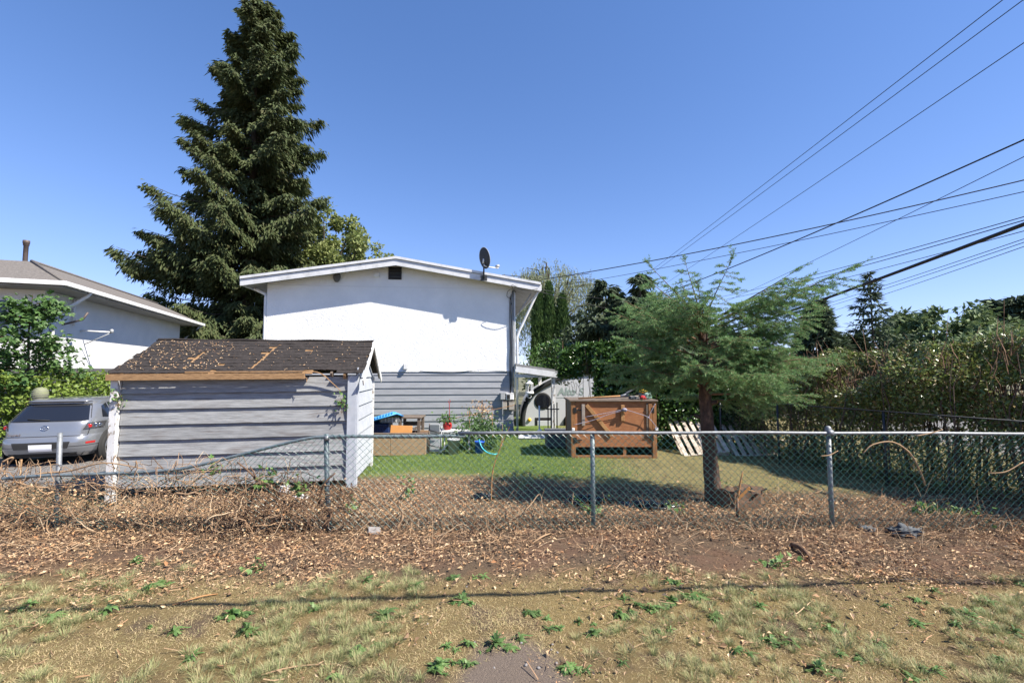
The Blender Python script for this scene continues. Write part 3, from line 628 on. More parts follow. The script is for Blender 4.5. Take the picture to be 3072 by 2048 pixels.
# ------------------------------------------------------------------ the shed
SO = Vector((-6.42, 7.5, 0)); SA = math.atan2(0.5, 3.67); SLn, SD = 3.70, 1.78
def shed():
    h = empty('garden_shed', SO, SA, 'weathered grey plank shed with ragged black shingle roof', 'shed')
    bh = 0.25; z0 = -0.03
    # frame behind the boards
    box('inner_wall', 0.05, SLn - 0.05, 0.02, 0.05, 0.02, 1.72, M['siding_back'], h, 0)
    def lap(L, hgt, seed):
        K = 14; r = np.random.default_rng(seed); xs = np.linspace(0, L, K); wob = (r.random(K) - 0.5) * 0.006; wy = (r.random(K) - 0.5) * 0.005
        V = []
        for x, wz, yy in zip(xs, wob, wy):
            V += [(x, -0.010, hgt), (x, -0.048 + yy, wz), (x, -0.022 + yy, wz), (x, 0.012, hgt)]
        idx = np.arange(K * 4).reshape(K, 4)
        F = [np.stack([idx[:-1], np.roll(idx[:-1], -1, 1), np.roll(idx[1:], -1, 1), idx[1:]], -1).reshape(-1, 4)[:, ::-1], idx[[0]], idx[[-1]][:, ::-1]]
        me = np_mesh('wall_board', np.array(V), F); return me
    for k in range(7):
        me = lap(SLn - 0.16, bh - 0.004, 10 + k); me.materials.append(M['shedboard'])
        o = bpy.data.objects.new('wall_board', me); o.location = (0.1, 0, z0 + bh * k); o.rotation_euler = (0, R(-0.45 + random.uniform(-.08, .08)), 0); link(o, h)
    # corner posts
    beam('corner_post', (0.03, -0.045, -0.25), (0.03, -0.045, 1.72), 0.11, 0.12, M['peel'], h, up=(0, 1, 0))
    beam('corner_post', (SLn - 0.0, -0.05, -0.18), (SLn - 0.0, -0.05, 1.76), 0.15, 0.05, M['shedside'], h, up=(0, 1, 0))
    beam('corner_trim', (SLn + 0.085, 0.0, -0.18), (SLn + 0.085, 0.0, 1.9), 0.02, 0.12, M['shedside'], h, up=(0, 1, 0))
    beam('corner_trim', (SLn + 0.05, SD, -0.18), (SLn + 0.05, SD, 1.72), 0.06, 0.05, M['peel'], h, up=(0, 1, 0))
    # gable end boards, cut to the roof line
    ry, rz, ez = SD / 2, 2.40, 1.80
    zr = lambda y: rz - 0.12 - (rz - ez) / (ry + 0.14) * abs(y - ry)
    for xg, out in ((SLn + 0.03, 1), (0.0, -1)):
        for k in range(10):
            za = z0 + bh * k; zb = za + bh - 0.01
            ya, yb = 0.0, SD
            if zr(0) < za:
                d = (za - zr(0)) / ((rz - ez) / (ry + 0.14)); ya, yb = d, SD - d
            if yb - ya < 0.1 or za > zr(ry): break
            y2a, y2b = ya, yb
            if zr(ya) < zb:
                d = (min(zb, zr(ry)) - zr(0)) / ((rz - ez) / (ry + 0.14)); y2a, y2b = max(ya, min(d, ry)), min(yb, max(SD - d, ry)); zb = min(zb, zr(ry))
            tA = out * 0.03; tB = out * 0.008
            V = np.array([(xg, ya, za), (xg, yb, za), (xg + tA, yb, za), (xg + tA, ya, za), (xg, y2a, zb), (xg, y2b, zb), (xg + tB, y2b, zb), (xg + tB, y2a, zb)])
            F = np.array([(0, 1, 2, 3), (7, 6, 5, 4), (3, 2, 6, 7), (0, 4, 5, 1), (1, 5, 6, 2), (0, 3, 7, 4)])
            me = np_mesh('gable_board', V, F if out > 0 else F[:, ::-1]); me.materials.append(M['shedside']); link(bpy.data.objects.new('gable_board', me), h)
    box('rear_wall', 0.02, SLn, SD - 0.03, SD, -0.15, 1.75, M['shedside'], h)
    # roof deck
    A = math.atan2(rz - ez, ry + 0.14); ca, sa = math.cos(A), math.sin(A); SLP = math.hypot(rz - ez, ry + 0.14)
    def rp(x, s, up=0.0): return Vector((x, -0.14 + s * ca - up * sa, ez + s * sa + up * ca))      # s up the front slope
    rows = 8
    for k in range(rows):
        s0 = SLP * k / rows + 0.004; s1 = SLP * (k + 1) / rows - 0.004
        xl = -0.03 + 0.14 * (k / rows); xr = 3.86 if k else 3.05
        beam('deck_plank', rp(xl, (s0 + s1) / 2, -0.012), rp(xr, (s0 + s1) / 2, -0.012), s1 - s0, 0.02, M['rawwood'], h, up=(0, -sa, ca))
    poly = [rp(0.1, SLP, 0.02), rp(3.88, SLP, 0.02)]
    beam('rear_slope', (0.05 , ry + 0.5, (rz + ez) / 2 + 0.0), (3.86, ry + 0.5, (rz + ez) / 2), SLP, 0.03, M['shingle'], h, up=(0, sa, ca))
    # shingles
    meshes = []
    for v in range(5):
        r = np.random.default_rng(50 + v); K = 5
        V = []; xs = np.linspace(-0.5, 0.5, K)
        lo = (r.random(K) - 0.5) * 0.022; lift = 0.004 + r.random(K) * 0.011
        for i, x in enumerate(xs): V += [(x, lo[i], lift[i]), (x, 0.15, 0.002), (x, 0.15, -0.004), (x, lo[i], lift[i] - 0.008)]
        idx = np.arange(K * 4).reshape(K, 4)
        F = [np.stack([idx[:-1], idx[1:], np.roll(idx[1:], -1, 1), np.roll(idx[:-1], -1, 1)], -1).reshape(-1, 4), idx[[0]][:, ::-1], idx[[-1]]]
        me = np_mesh('shingle', np.array(V), F); me.materials.append(M['shingle']); meshes.append(me)
    rr = random.Random(3); nr = 11
    for k in range(nr):
        s = 0.0 + (SLP - 0.02) * k / nr; xl = -0.04 + 0.16 * (k / nr) + rr.uniform(-0.03, 0.03)
        x = xl - (0.14 if k % 2 else 0)
        while x < 3.88:
            wdt = rr.uniform(0.26, 0.32); x1 = min(x + wdt, 3.9 + rr.uniform(-0.02, 0.02)); x0 = max(x, xl); x = x + wdt + 0.002
            if x1 - x0 < 0.04: continue
            # torn strips where the deck shows
            for cx, k0, k1, hw_ in ((0.98 + 0.012 * k, 0, 8, 0.03), (2.03 + 0.02 * k, 1, 9, 0.02), (1.62, 4, 4, .03), (1.55, 2, 2, 0.025), (1.5, 0, 0, 0.04), (2.86, 6, 7, 0.018), (3.35, 4, 4, 0.018)):
                if k0 <= k <= k1 and rr.random() < 0.85:
                    if x0 < cx + hw_ and x1 > cx - hw_:
                        if (x0 + x1) / 2 > cx: x0 = cx + hw_ + rr.uniform(-0.015, 0.015); 
                        else: x1 = cx - hw_ + rr.uniform(-0.015, 0.015); x = min(x, cx + hw_)
            if k == 0 and x1 > 2.95 and x0 < 3.3: continue
            if x1 - x0 < 0.03: continue
            o = bpy.data.objects.new('shingle', rr.choice(meshes)); o.scale = (x1 - x0, 1, 1)
            o.matrix_local = Matrix.Translation(rp((x0 + x1) / 2, s, 0.004)) @ Matrix.Rotation(A + rr.uniform(-0.02, 0.03), 4, 'X') @ Matrix.Rotation(rr.uniform(-0.02, 0.02), 4, 'Z') @ Matrix.Diagonal((x1 - x0, 1, 1, 1))
            link(o, h)
    tube_obj('ridge_cap', [rp(x, SLP, 0.012 + 0.01 * math.sin(x * 5)) for x in np.linspace(0.08, 3.9, 14)], 0.022, M['shingle'], h, 5)
    # front fascia board, split at its end
    beam('fascia_board', (-0.05, -0.165, ez - 0.062), (2.95, -0.165, ez - 0.042), 0.045, 0.10, M['rawwood'], h)
    # splintered deck strip peeling away beyond the fascia
    pts = smooth_path([(1.1, -0.165, ez + 0.022), (2.3, -0.175, ez + 0.03), (2.95, -0.17, ez + 0.035), (3.2, -0.15, ez - 0.0), (3.38, -0.11, ez - 0.16), (3.52, -0.08, ez - 0.30)])
    V = []; K = len(pts)
    for i, p in enumerate(pts):
        t_ = 0.03 * (1 - 0.75 * i / K); V += [(p[0], p[1] - 0.012, p[2] - t_ / 2), (p[0], p[1] + 0.012, p[2] - t_ / 2), (p[0], p[1] + 0.012, p[2] + t_ / 2), (p[0], p[1] - 0.012, p[2] + t_ / 2)]
    idx = np.arange(K * 4).reshape(K, 4)
    me = np_mesh('torn_strip', np.array(V), [np.stack([idx[:-1], np.roll(idx[:-1], -1, 1), np.roll(idx[1:], -1, 1), idx[1:]], -1).reshape(-1, 4), idx[[0]], idx[[-1]]])
    me.materials.append(M['rawwood']); link(bpy.data.objects.new('torn_strip', me), h)
    for i in range(4):
        a = Vector((2.93 + 0.02 * i, -0.17, ez - 0.04 - 0.02 * i)); tube_obj('splinter', [a, a + Vector((random.uniform(-0.06, 0.09), -0.03, -random.uniform(0.02, 0.09)))], [0.007, 0.002], M['rawwood'], h, 4)
    beam('rafter_end', (3.58, -0.12, ez - 0.06), (3.58, 0.3, ez + 0.2), 0.04, 0.09, M['rawwood'], h)
    beam('rafter_end', (3.35, -0.06, ez - 0.03), (3.35, 0.3, ez + 0.2), 0.04, 0.08, M['oldwood'], h)
    # rake boards at the gable
    for s in (-1, 1):
        a = Vector((3.90, ry, rz - 0.03)); e = Vector((3.90, ry + s * (ry + 0.17), ez - 0.16))
        beam('rake_board', a, e, 0.022, 0.11, M['peel'], h, up=(0, 0, 1))
    beam('soffit_edge', (3.87, ry, rz - 0.06), (3.87, SD + 0.14, ez - 0.12), 0.05, 0.02, M['oldwood'], h)
    return h
shed_o = shed()
def sw(lx, ly, lz): return SO + Vector((math.cos(SA) * lx - math.sin(SA) * ly, math.sin(SA) * lx + math.cos(SA) * ly, lz))

# ------------------------------------------------------------------ chain link fences
FY = 5.35
def wire_fabric(xs0, xs1, pos, top, pitch=0.040, nz=28, r=0.0027, bottom=0.05):
    """zigzag wires hooked into each other; pos(x)->(X,Y) along the fence line"""
    x = np.arange(xs0, xs1, pitch); k = np.arange(nz + 1)
    zig = np.where(k % 2 == 0, -0.53, 0.53) * pitch
    XX = x[:, None] + zig[None, :] * np.where(np.arange(len(x)) % 2 == 0, 1, -1)[:, None]
    T = top(XX); B = bottom + 0 * T
    ZZ = B + (T - B) * (k / nz)[None, :]
    X, Y = pos(XX); depth = np.where(k % 2 == 0, 0.004, -0.004)[None, :] + 0.012 * np.sin(XX * 5.0) + (1.14 - T) * 0.10 * np.sin(ZZ * 9 + XX * 2)
    return tubes(np.stack([X, Y + depth, ZZ], -1), np.full(X.shape, r), 4)
def front_fence():
    f = empty('chain_link_fence', (0, 0, 0), 0, 'galvanised chain link fence with green mesh and sagging bent rail', 'fence')
    zr = 1.135
    def top(x):
        x = np.asarray(x, float)
        return np.where(x > -2.15, 1.12, np.interp(x, [-9, -6.2, -5.7, -5.2, -4.6, -4.0, -3.6, -3.2, -2.7, -2.15], [0.30, 0.46, 0.62, 0.65, 0.67, 0.69, 0.75, 0.86, 1.0, 1.10]))
    px = [-5.22, -2.13, 0.93, 3.66, 6.7]
    for i, x in enumerate(px):
        zt_ = 1.13 if i == 0 else zr - 0.02
        b = float(gzn(x, FY)) - 0.1
        lean = [0.01, 0.02, 0, 0.0, 0][i]
        p = tube_obj('post', [(x + (0.06 if i == 1 else 0), FY + 0.03, b), (x + lean * 0.4, FY + 0.03, 0.5), (x - lean, FY + 0.03, zt_)], 0.026 if i != 1 else 0.028, M['galv_dark'] if i in (1, 2) else M['galv'], f, 12)
        if i == 3:
            lathe('post_cap', [(0.036, 0), (0.036, 0.05), (0.028, 0.075), (0.012, 0.085), (0, 0.087)], M['galv'], p, (x, FY + 0.03, zr - 0.01), 12)
            tube_obj('rail_band', [(x - 0.03, FY, zr), (x + 0.03, FY, zr)], 0.034, M['galv'], p, 10)
        if i in (0, 1, 2, 3):
            for zz in (0.35, 0.75): tube_obj('tie_wire', [(x + 0.036 * math.cos(a), FY + 0.03 + 0.036 * math.sin(a), zz + 0.004 * a) for a in np.linspace(0, 6.2, 9)], 0.003, M['galv'], p, 4)
    tube_obj('top_rail', [(x, FY, zr + 0.003 * math.sin(x * 3) - 0.004 * max(0, x - 3)) for x in np.linspace(-0.62, 8.6, 24)], 0.0185, M['galv'], f, 10)
    bent = smooth_path([(-0.535, FY + 0.01, 1.098), (-1.3, FY, 1.093), (-2.0, FY, 1.092), (-2.35, FY, 1.07), (-2.9, FY + 0.02, 0.94), (-3.6, FY + 0.02, 0.765), (-4.0, FY, 0.705), (-4.7, FY - 0.03, 0.675), (-5.4, FY - 0.04, 0.655), (-6.0, FY - 0.02, 0.60)], 5)
    tube_obj('bent_rail', bent, 0.0185, M['galv_dark'], f, 10)
    tube_obj('rail_band', [(-2.13, FY, 1.05), (-2.13, FY, 1.10)], 0.03, M['galv'], f, 8)
    V, F = wire_fabric(-7.4, 8.6, lambda x: (x, np.full(x.shape, FY - 0.025)), top)
    o = Arr().add(V, F).obj('wire_mesh', M['wiremesh'], f); o['kind'] = 'stuff'
front_fence()
def side_fence():
    f = empty('side_fence', (0, 0, 0), 0, 'dark wire fence with thin rail running along the tall hedge', 'fence')
    a = Vector((6.75, 5.75, 0)); b = Vector((4.75, 10.6, 0)); L = (b - a).length
    pos = lambda s: (a.x + (b.x - a.x) * s / L, a.y + (b.y - a.y) * s / L)
    V, F = wire_fabric(0, L, pos, lambda s: np.full(np.shape(s), 1.18), 0.042, 26, 0.0018, 0.05)
    o = Arr().add(V, F).obj('wire_mesh', M['dark_metal'], f); o['kind'] = 'stuff'
    tube_obj('top_rail', [(*pos(0), 1.19), (*pos(L), 1.19)], 0.011, M['dark_metal'], f, 6)
    for s in (0.05, L * 0.36, L * 0.72, L - 0.03):
        x, y = pos(s); tube_obj('post', [(x, y + 0.03, -0.1), (x, y + 0.03, 1.19)], 0.02, M['dark_metal'], f, 8)
side_fence()

# ------------------------------------------------------------------ parked car
def car():
    Z = [0.20, 0.28, 0.40, 0.52, 0.60, 0.645, 0.66, 0.80, 0.90, 0.96, 1.00, 1.20, 1.34, 1.385, 1.405, 1.44, 1.462]
    W = [0.78, 0.84, 0.872, 0.878, 0.878, 0.876, 0.872, 0.872, 0.862, 0.845, 0.83, 0.735, 0.66, 0.645, 0.63, 0.56, 0.36]
    YR = [0.22, 0.07, 0.01, 0.0, 0.02, 0.045, 0.085, 0.10, 0.125, 0.15, 0.19, 0.42, 0.57, 0.50, 0.50, 0.64, 0.95]
    YF = [4.20, 4.34, 4.42, 4.44, 4.43, 4.42, 4.40, 4.26, 3.9, 3.5, 3.3, 2.85, 2.5, 2.38, 2.3, 2.1, 1.8]
    g = lambda T, z: float(np.interp(z, Z, T)); E = 6.0
    def rear(x, z, off=0.0):
        w_, a, b = g(W, z), g(YR, z), g(YF, z); l = (b - a) / 2; c = (a + b) / 2
        return Vector((x, c - (l + off) * max(0.0, 1 - min(1, abs(x) / w_) ** E) ** (1 / E), z))
    def side(y, z, off=0.0, s=1):
        w_, a, b = g(W, z), g(YR, z), g(YF, z); l = (b - a) / 2; c = (a + b) / 2
        return Vector((s * (w_ + off) * max(0.0, 1 - min(1, abs(y - c) / l) ** E) ** (1 / E), y, z))
    def ring(th, z, off=0.0):
        w_, a, b = g(W, z) + off, g(YR, z), g(YF, z); l = (b - a) / 2 + off; c = (a + b) / 2
        cs, sn = math.cos(th), math.sin(th); f = lambda v: math.copysign(abs(v) ** (2 / E), v)
        return Vector((w_ * f(cs), c + l * f(sn), z))
    p = Vector((-10.18, 10.05, 0)); p.z = float(gz(p.x, p.y)) - 0.01
    t = empty('parked_car', p, R(18), 'silver grey hatchback parked by the shed, rear towards the fence', 'car')
    zz = sorted(set(Z + list(np.linspace(0.2, 1.46, 22)))); n = 96; V = []
    for z in zz:
        for i in range(n):
            a = 2 * math.pi * i / n; a = a + 0.22 * math.sin(4 * a) * 0.5; V.append(ring(a, z))
    idx = np.arange(len(zz) * n).reshape(len(zz), n)
    F = np.stack([idx[:-1], np.roll(idx[:-1], -1, 1), np.roll(idx[1:], -1, 1), idx[1:]], -1).reshape(-1, 4)
    V = np.array([tuple(v) for v in V]); top = len(V); V = np.vstack([V, [[0, 1.4, 1.468]]])
    Ft = np.stack([idx[-1], np.roll(idx[-1], -1), np.full(n, top)], -1)
    me = np_mesh('body', V, [F, Ft], True); me.materials.append(M['carpaint']); body = link(bpy.data.objects.new('body', me), t)
    def patch(name, fn, corners, m, parent=t, nu=12, nv=6, off=0.006):
        V = []; (a, b, c, d) = corners                 # a b bottom, d c top
        for j in range(nv + 1):
            for i in range(nu + 1):
                u, v = i / nu, j / nv
                q = [(a[k] * (1 - u) + b[k] * u) * (1 - v) + (d[k] * (1 - u) + c[k] * u) * v for k in (0, 1)]
                V.append(tuple(fn(q[0], q[1], off)))
        ix = np.arange((nu + 1) * (nv + 1)).reshape(nv + 1, nu + 1)
        Fp = np.stack([ix[:-1, :-1], ix[:-1, 1:], ix[1:, 1:], ix[1:, :-1]], -1).reshape(-1, 4)
        me = np_mesh(name, np.array(V), Fp, True); me.materials.append(m); return link(bpy.data.objects.new(name, me), parent)
    hatch = patch('rear_window', rear, ((-0.70, 0.985), (0.70, 0.985), (0.555, 1.335), (-0.555, 1.335)), M['glass'], nu=20, off=0.008)
    patch('window_seal', rear, ((-0.735, 0.97), (0.735, 0.97), (0.58, 1.345), (-0.58, 1.345)), M['seam'], nu=20, off=0.004)
    tube_obj('wiper', [rear(0.05, 1.0, 0.03), rear(-0.35, 1.03, 0.025)], 0.012, M['rubber'], hatch, 6)
    # hatch shut lines
    patch('hatch_seam', rear, ((-0.72, 0.655), (0.72, 0.655), (0.72, 0.667), (-0.72, 0.667)), M['seam'], nu=20)
    for s in (-1, 1):
        patch('hatch_seam', rear, ((s * 0.715, 0.66), (s * 0.725, 0.66), (s * 0.765, 0.97), (s * 0.755, 0.97)), M['seam'], nu=1)
        th = lambda d: R(-90 + s * d)
        lamp = patch('tail_lamp', ring, ((th(24), 0.785), (th(64), 0.80), (th(72), 0.93), (th(32), 0.925)), M['lens'], nu=16, off=0.012)
        for d, r_ in ((36, 0.04), (47, 0.046), (56, 0.034)):
            c = ring(th(d), 0.855, 0.018)
            q = lathe('lamp_bowl', [(0.0, 0.0), (r_ * 0.6, 0.002), (r_, 0.008), (r_ * 1.05, 0.0)], M['chrome'] if d != 36 else M['redlens'], lamp, c, 14, (R(90), 0, R(s * (d - 10) * 0.8)))
        patch('reflector', ring, ((th(34), 0.475), (th(52), 0.475), (th(52), 0.52), (th(34), 0.52)), M['redlens'], nu=8)
        patch('bumper_crease', ring, ((th(5), 0.435), (th(60), 0.435), (th(60), 0.445), (th(5), 0.445)), M['seam'], nu=20)
        sg = s
        sd = lambda y, z, off=0.0: side(y, z, off, sg)
        patch('side_window', sd, ((0.62, 1.02), (1.02, 0.99), (1.02, 1.33), (0.80, 1.27)), M['glass'], nu=8)
        patch('side_window', sd, ((1.08, 0.985), (2.0, 0.97), (2.0, 1.345), (1.08, 1.335)), M['glass'], nu=10)
        patch('side_window', sd, ((2.08, 0.97), (3.05, 0.965), (2.55, 1.30), (2.08, 1.345)), M['glass'], nu=10)
        for y0 in (1.28, 2.04): patch('door_seam', sd, ((y0, 0.3), (y0 + 0.012, 0.3), (y0 + 0.012, 0.96), (y0, 0.96)), M['seam'], nu=1)
        patch('door_handle', sd, ((1.42, 0.80), (1.60, 0.80), (1.60, 0.835), (1.42, 0.835)), M['carpaint'], nu=3, off=0.03)
        for yw in (0.80, 3.44):
            wl = empty('wheel', (s * 0.80, yw, 0.315)); wl.parent = t
            arch = lathe('wheel_arch', [(0.0, 0.0), (0.385, 0.0), (0.39, -0.03)], M['rubber'], t, (s * 0.872, yw, 0.34), 32, (0, R(90 * s), 0))
            lathe('tyre', [(0.20, -0.10), (0.30, -0.105), (0.318, -0.08), (0.32, 0.06), (0.305, 0.095), (0.225, 0.105), (0.215, 0.09)], M['rubber'], wl, (0, 0, 0), 32, (0, R(90 * s), 0))
            rim = lathe('rim', [(0.225, 0.10), (0.21, 0.07), (0.20, 0.02), (0.0, 0.02)], M['dark_metal'], wl, (0, 0, 0), 32, (0, R(90 * s), 0))
            for k in range(5):
                a = 2 * math.pi * k / 5 + 0.3
                beam('spoke', (s * 0.09, 0, 0), (s * 0.085, 0.215 * math.cos(a), 0.215 * math.sin(a)), 0.025, 0.06, M['alloy'], wl, up=(0, -math.sin(a), math.cos(a)))
            lathe('rim_lip', [(0.228, 0.105), (0.222, 0.112), (0.205, 0.10), (0.20, 0.06)], M['alloy'], wl, (0, 0, 0), 32, (0, R(90 * s), 0))
            lathe('hub', [(0.045, 0.06), (0.045, 0.105), (0, 0.11)], M['alloy'], wl, (0, 0, 0), 14, (0, R(90 * s), 0))
    patch('roof_spoiler', rear, ((-0.60, 1.375), (0.60, 1.375), (0.58, 1.395), (-0.58, 1.395)), M['seam'], nu=20, off=0.01)
    patch('bumper_insert', rear, ((-0.46, 0.40), (0.46, 0.40), (0.50, 0.545), (-0.50, 0.545)), M['seam'], nu=12)
    patch('lower_valance', rear, ((-0.62, 0.22), (0.62, 0.22), (0.70, 0.30), (-0.70, 0.30)), M['seam'], nu=12)
    pl = patch('licence_plate', rear, ((-0.2, 0.35), (0.2, 0.35), (0.2, 0.50), (-0.2, 0.50)), M['plate'], nu=4, off=0.02)
    # winged oval badge and model lettering
    bd = tube_obj('badge', [rear(0.062 * math.cos(a), 0.845 + 0.048 * math.sin(a), 0.012) for a in np.linspace(0, 2 * math.pi, 24)], 0.007, M['chrome'], t, 6)
    tube_obj('badge_wing', [rear(-0.055, 0.862, 0.014), rear(-0.03, 0.856, 0.014), rear(0.0, 0.832, 0.014), rear(0.03, 0.856, 0.014), rear(0.055, 0.862, 0.014)], 0.006, M['chrome'], bd, 6)
    tp = rear(-0.50, 0.705, 0.012); text_obj('lettering', 'mazda3', 0.07, M['chrome'], t, tp, (R(97), 0, R(-4)))
    lathe('fuel_cap', [(0.0, 0.002), (0.075, 0.0), (0.08, -0.004)], M['carpaint'], t, side(0.62, 0.85, 0.004), 20, (0, R(86), 0))
    tube_obj('roof_aerial', [(0, 0.75, 1.44), (0, 0.55, 1.6)], [0.008, 0.003], M['rubber'], t, 6)
car()

# ------------------------------------------------------------------ camper trailer
def camper():
    Y = 15.6
    px = [(1206, 1003), (1203, 985), (1201, 968), (1202, 950), (1206, 932), (1213, 915), (1224, 902), (1238, 892), (1255, 882), (1275, 872), (1300, 862), (1345, 852), (1400, 864), (1470, 866), (1520, 876)]
    o = P(1206 * D2, 430, Y); o.z = -0.2
    t = empty('camper_trailer', o, R(2), 'white teardrop camper trailer with round dark window, parked beyond the porch', 'trailer')
    L = [P(x * D2, y * D2, Y) - o for x, y in px]
    # the roof really rises above what the shrubs let one see
    prof = [(q.x, q.z) for q in L[:11]]
    x0, z0 = prof[-1]
    prof += [(x0 + 0.4, z0 + 0.10), (x0 + 0.9, z0 + 0.14), (x0 + 1.4, z0 + 0.08), (x0 + 1.75, z0 - 0.25), (x0 + 1.8, prof[0][1])]
    pr = smooth_path([(a, 0, b) for a, b in prof], 4); pr = [(a, c) for a, _, c in pr]
    poly_prism('side_shell', pr, 0, 2.0, M['camper'], t)
    tube_obj('edge_trim', [(a, 0.02, b) for a, b in pr], 0.085, M['black'], t, 8)
    tube_obj('inner_trim', [(a, -0.0, b) for a, b in pr], 0.092, M['dark_metal'], t, 6)
    def at(x, y): q = P(x * D2, y * D2, Y) - o; return q.x, q.z
    x, z = at(1247, 920); r_ = 18.5 * D2 / F_PX * Y
    wdw = lathe('round_window', [(0, 0.02), (r_ * 0.9, 0.02), (r_, 0.015), (r_ * 1.04, 0.0)], M['black'], t, (x, -0.005, z), 36, (R(90), 0, 0))
    lathe('pane', [(0, 0.028), (r_ * 0.8, 0.026)], M['glass'], wdw, (0, 0, 0), 30)
    x, z = at(1216, 963); lathe('marker_lamp', [(0, 0.05), (0.045, 0.045), (0.06, 0.02), (0.06, 0)], M['amber'], t, (x, 0, z), 16, (R(90), 0, 0))
    a, b = at(1229, 998), at(1272, 958)
    hb = box('service_hatch', a[0], b[0], -0.012, 0.01, a[1], b[1], M['black'], t, 0.01)
    W, H_ = (b[0] - a[0]) / 2, (b[1] - a[1]) / 2
    box('hatch_door', -W + 0.08, W - 0.03, -0.03, -0.012, -H_ + 0.05, H_ - 0.1, M['camper'], hb, 0.01)
    lathe('hatch_lock', [(0, 0.012), (0.03, 0.01), (0.035, 0)], M['chrome'], hb, (-W + 0.22, -0.025, -0.1), 14, (R(90), 0, 0))
    x, z = at(1302, 899)
    text_obj('lettering', 'Alto', 0.34, M['lettering'], t, (x, -0.006, z), (R(90), 0, 0), 0.003, 0.012, 0.12)
    text_obj('lettering', 'S', 0.34, M['lettering'], t, (x + 0.50, -0.006, z), (R(90), 0, 0), 0.003, 0.004, 0.12)
    box('lettering_underline', x - 0.35, x + 1.3, -0.006, 0.004, z - 0.2, z - 0.19, M['lettering'], t, 0)
    for dx in (1.6, 2.2):
        lathe('tyre', [(0.16, -0.09), (0.29, -0.09), (0.31, 0), (0.29, 0.09), (0.16, 0.09), (0, 0.05)], M['rubber'], t, (dx, 0.0, 0.31), 24, (R(90), 0, 0))
camper()

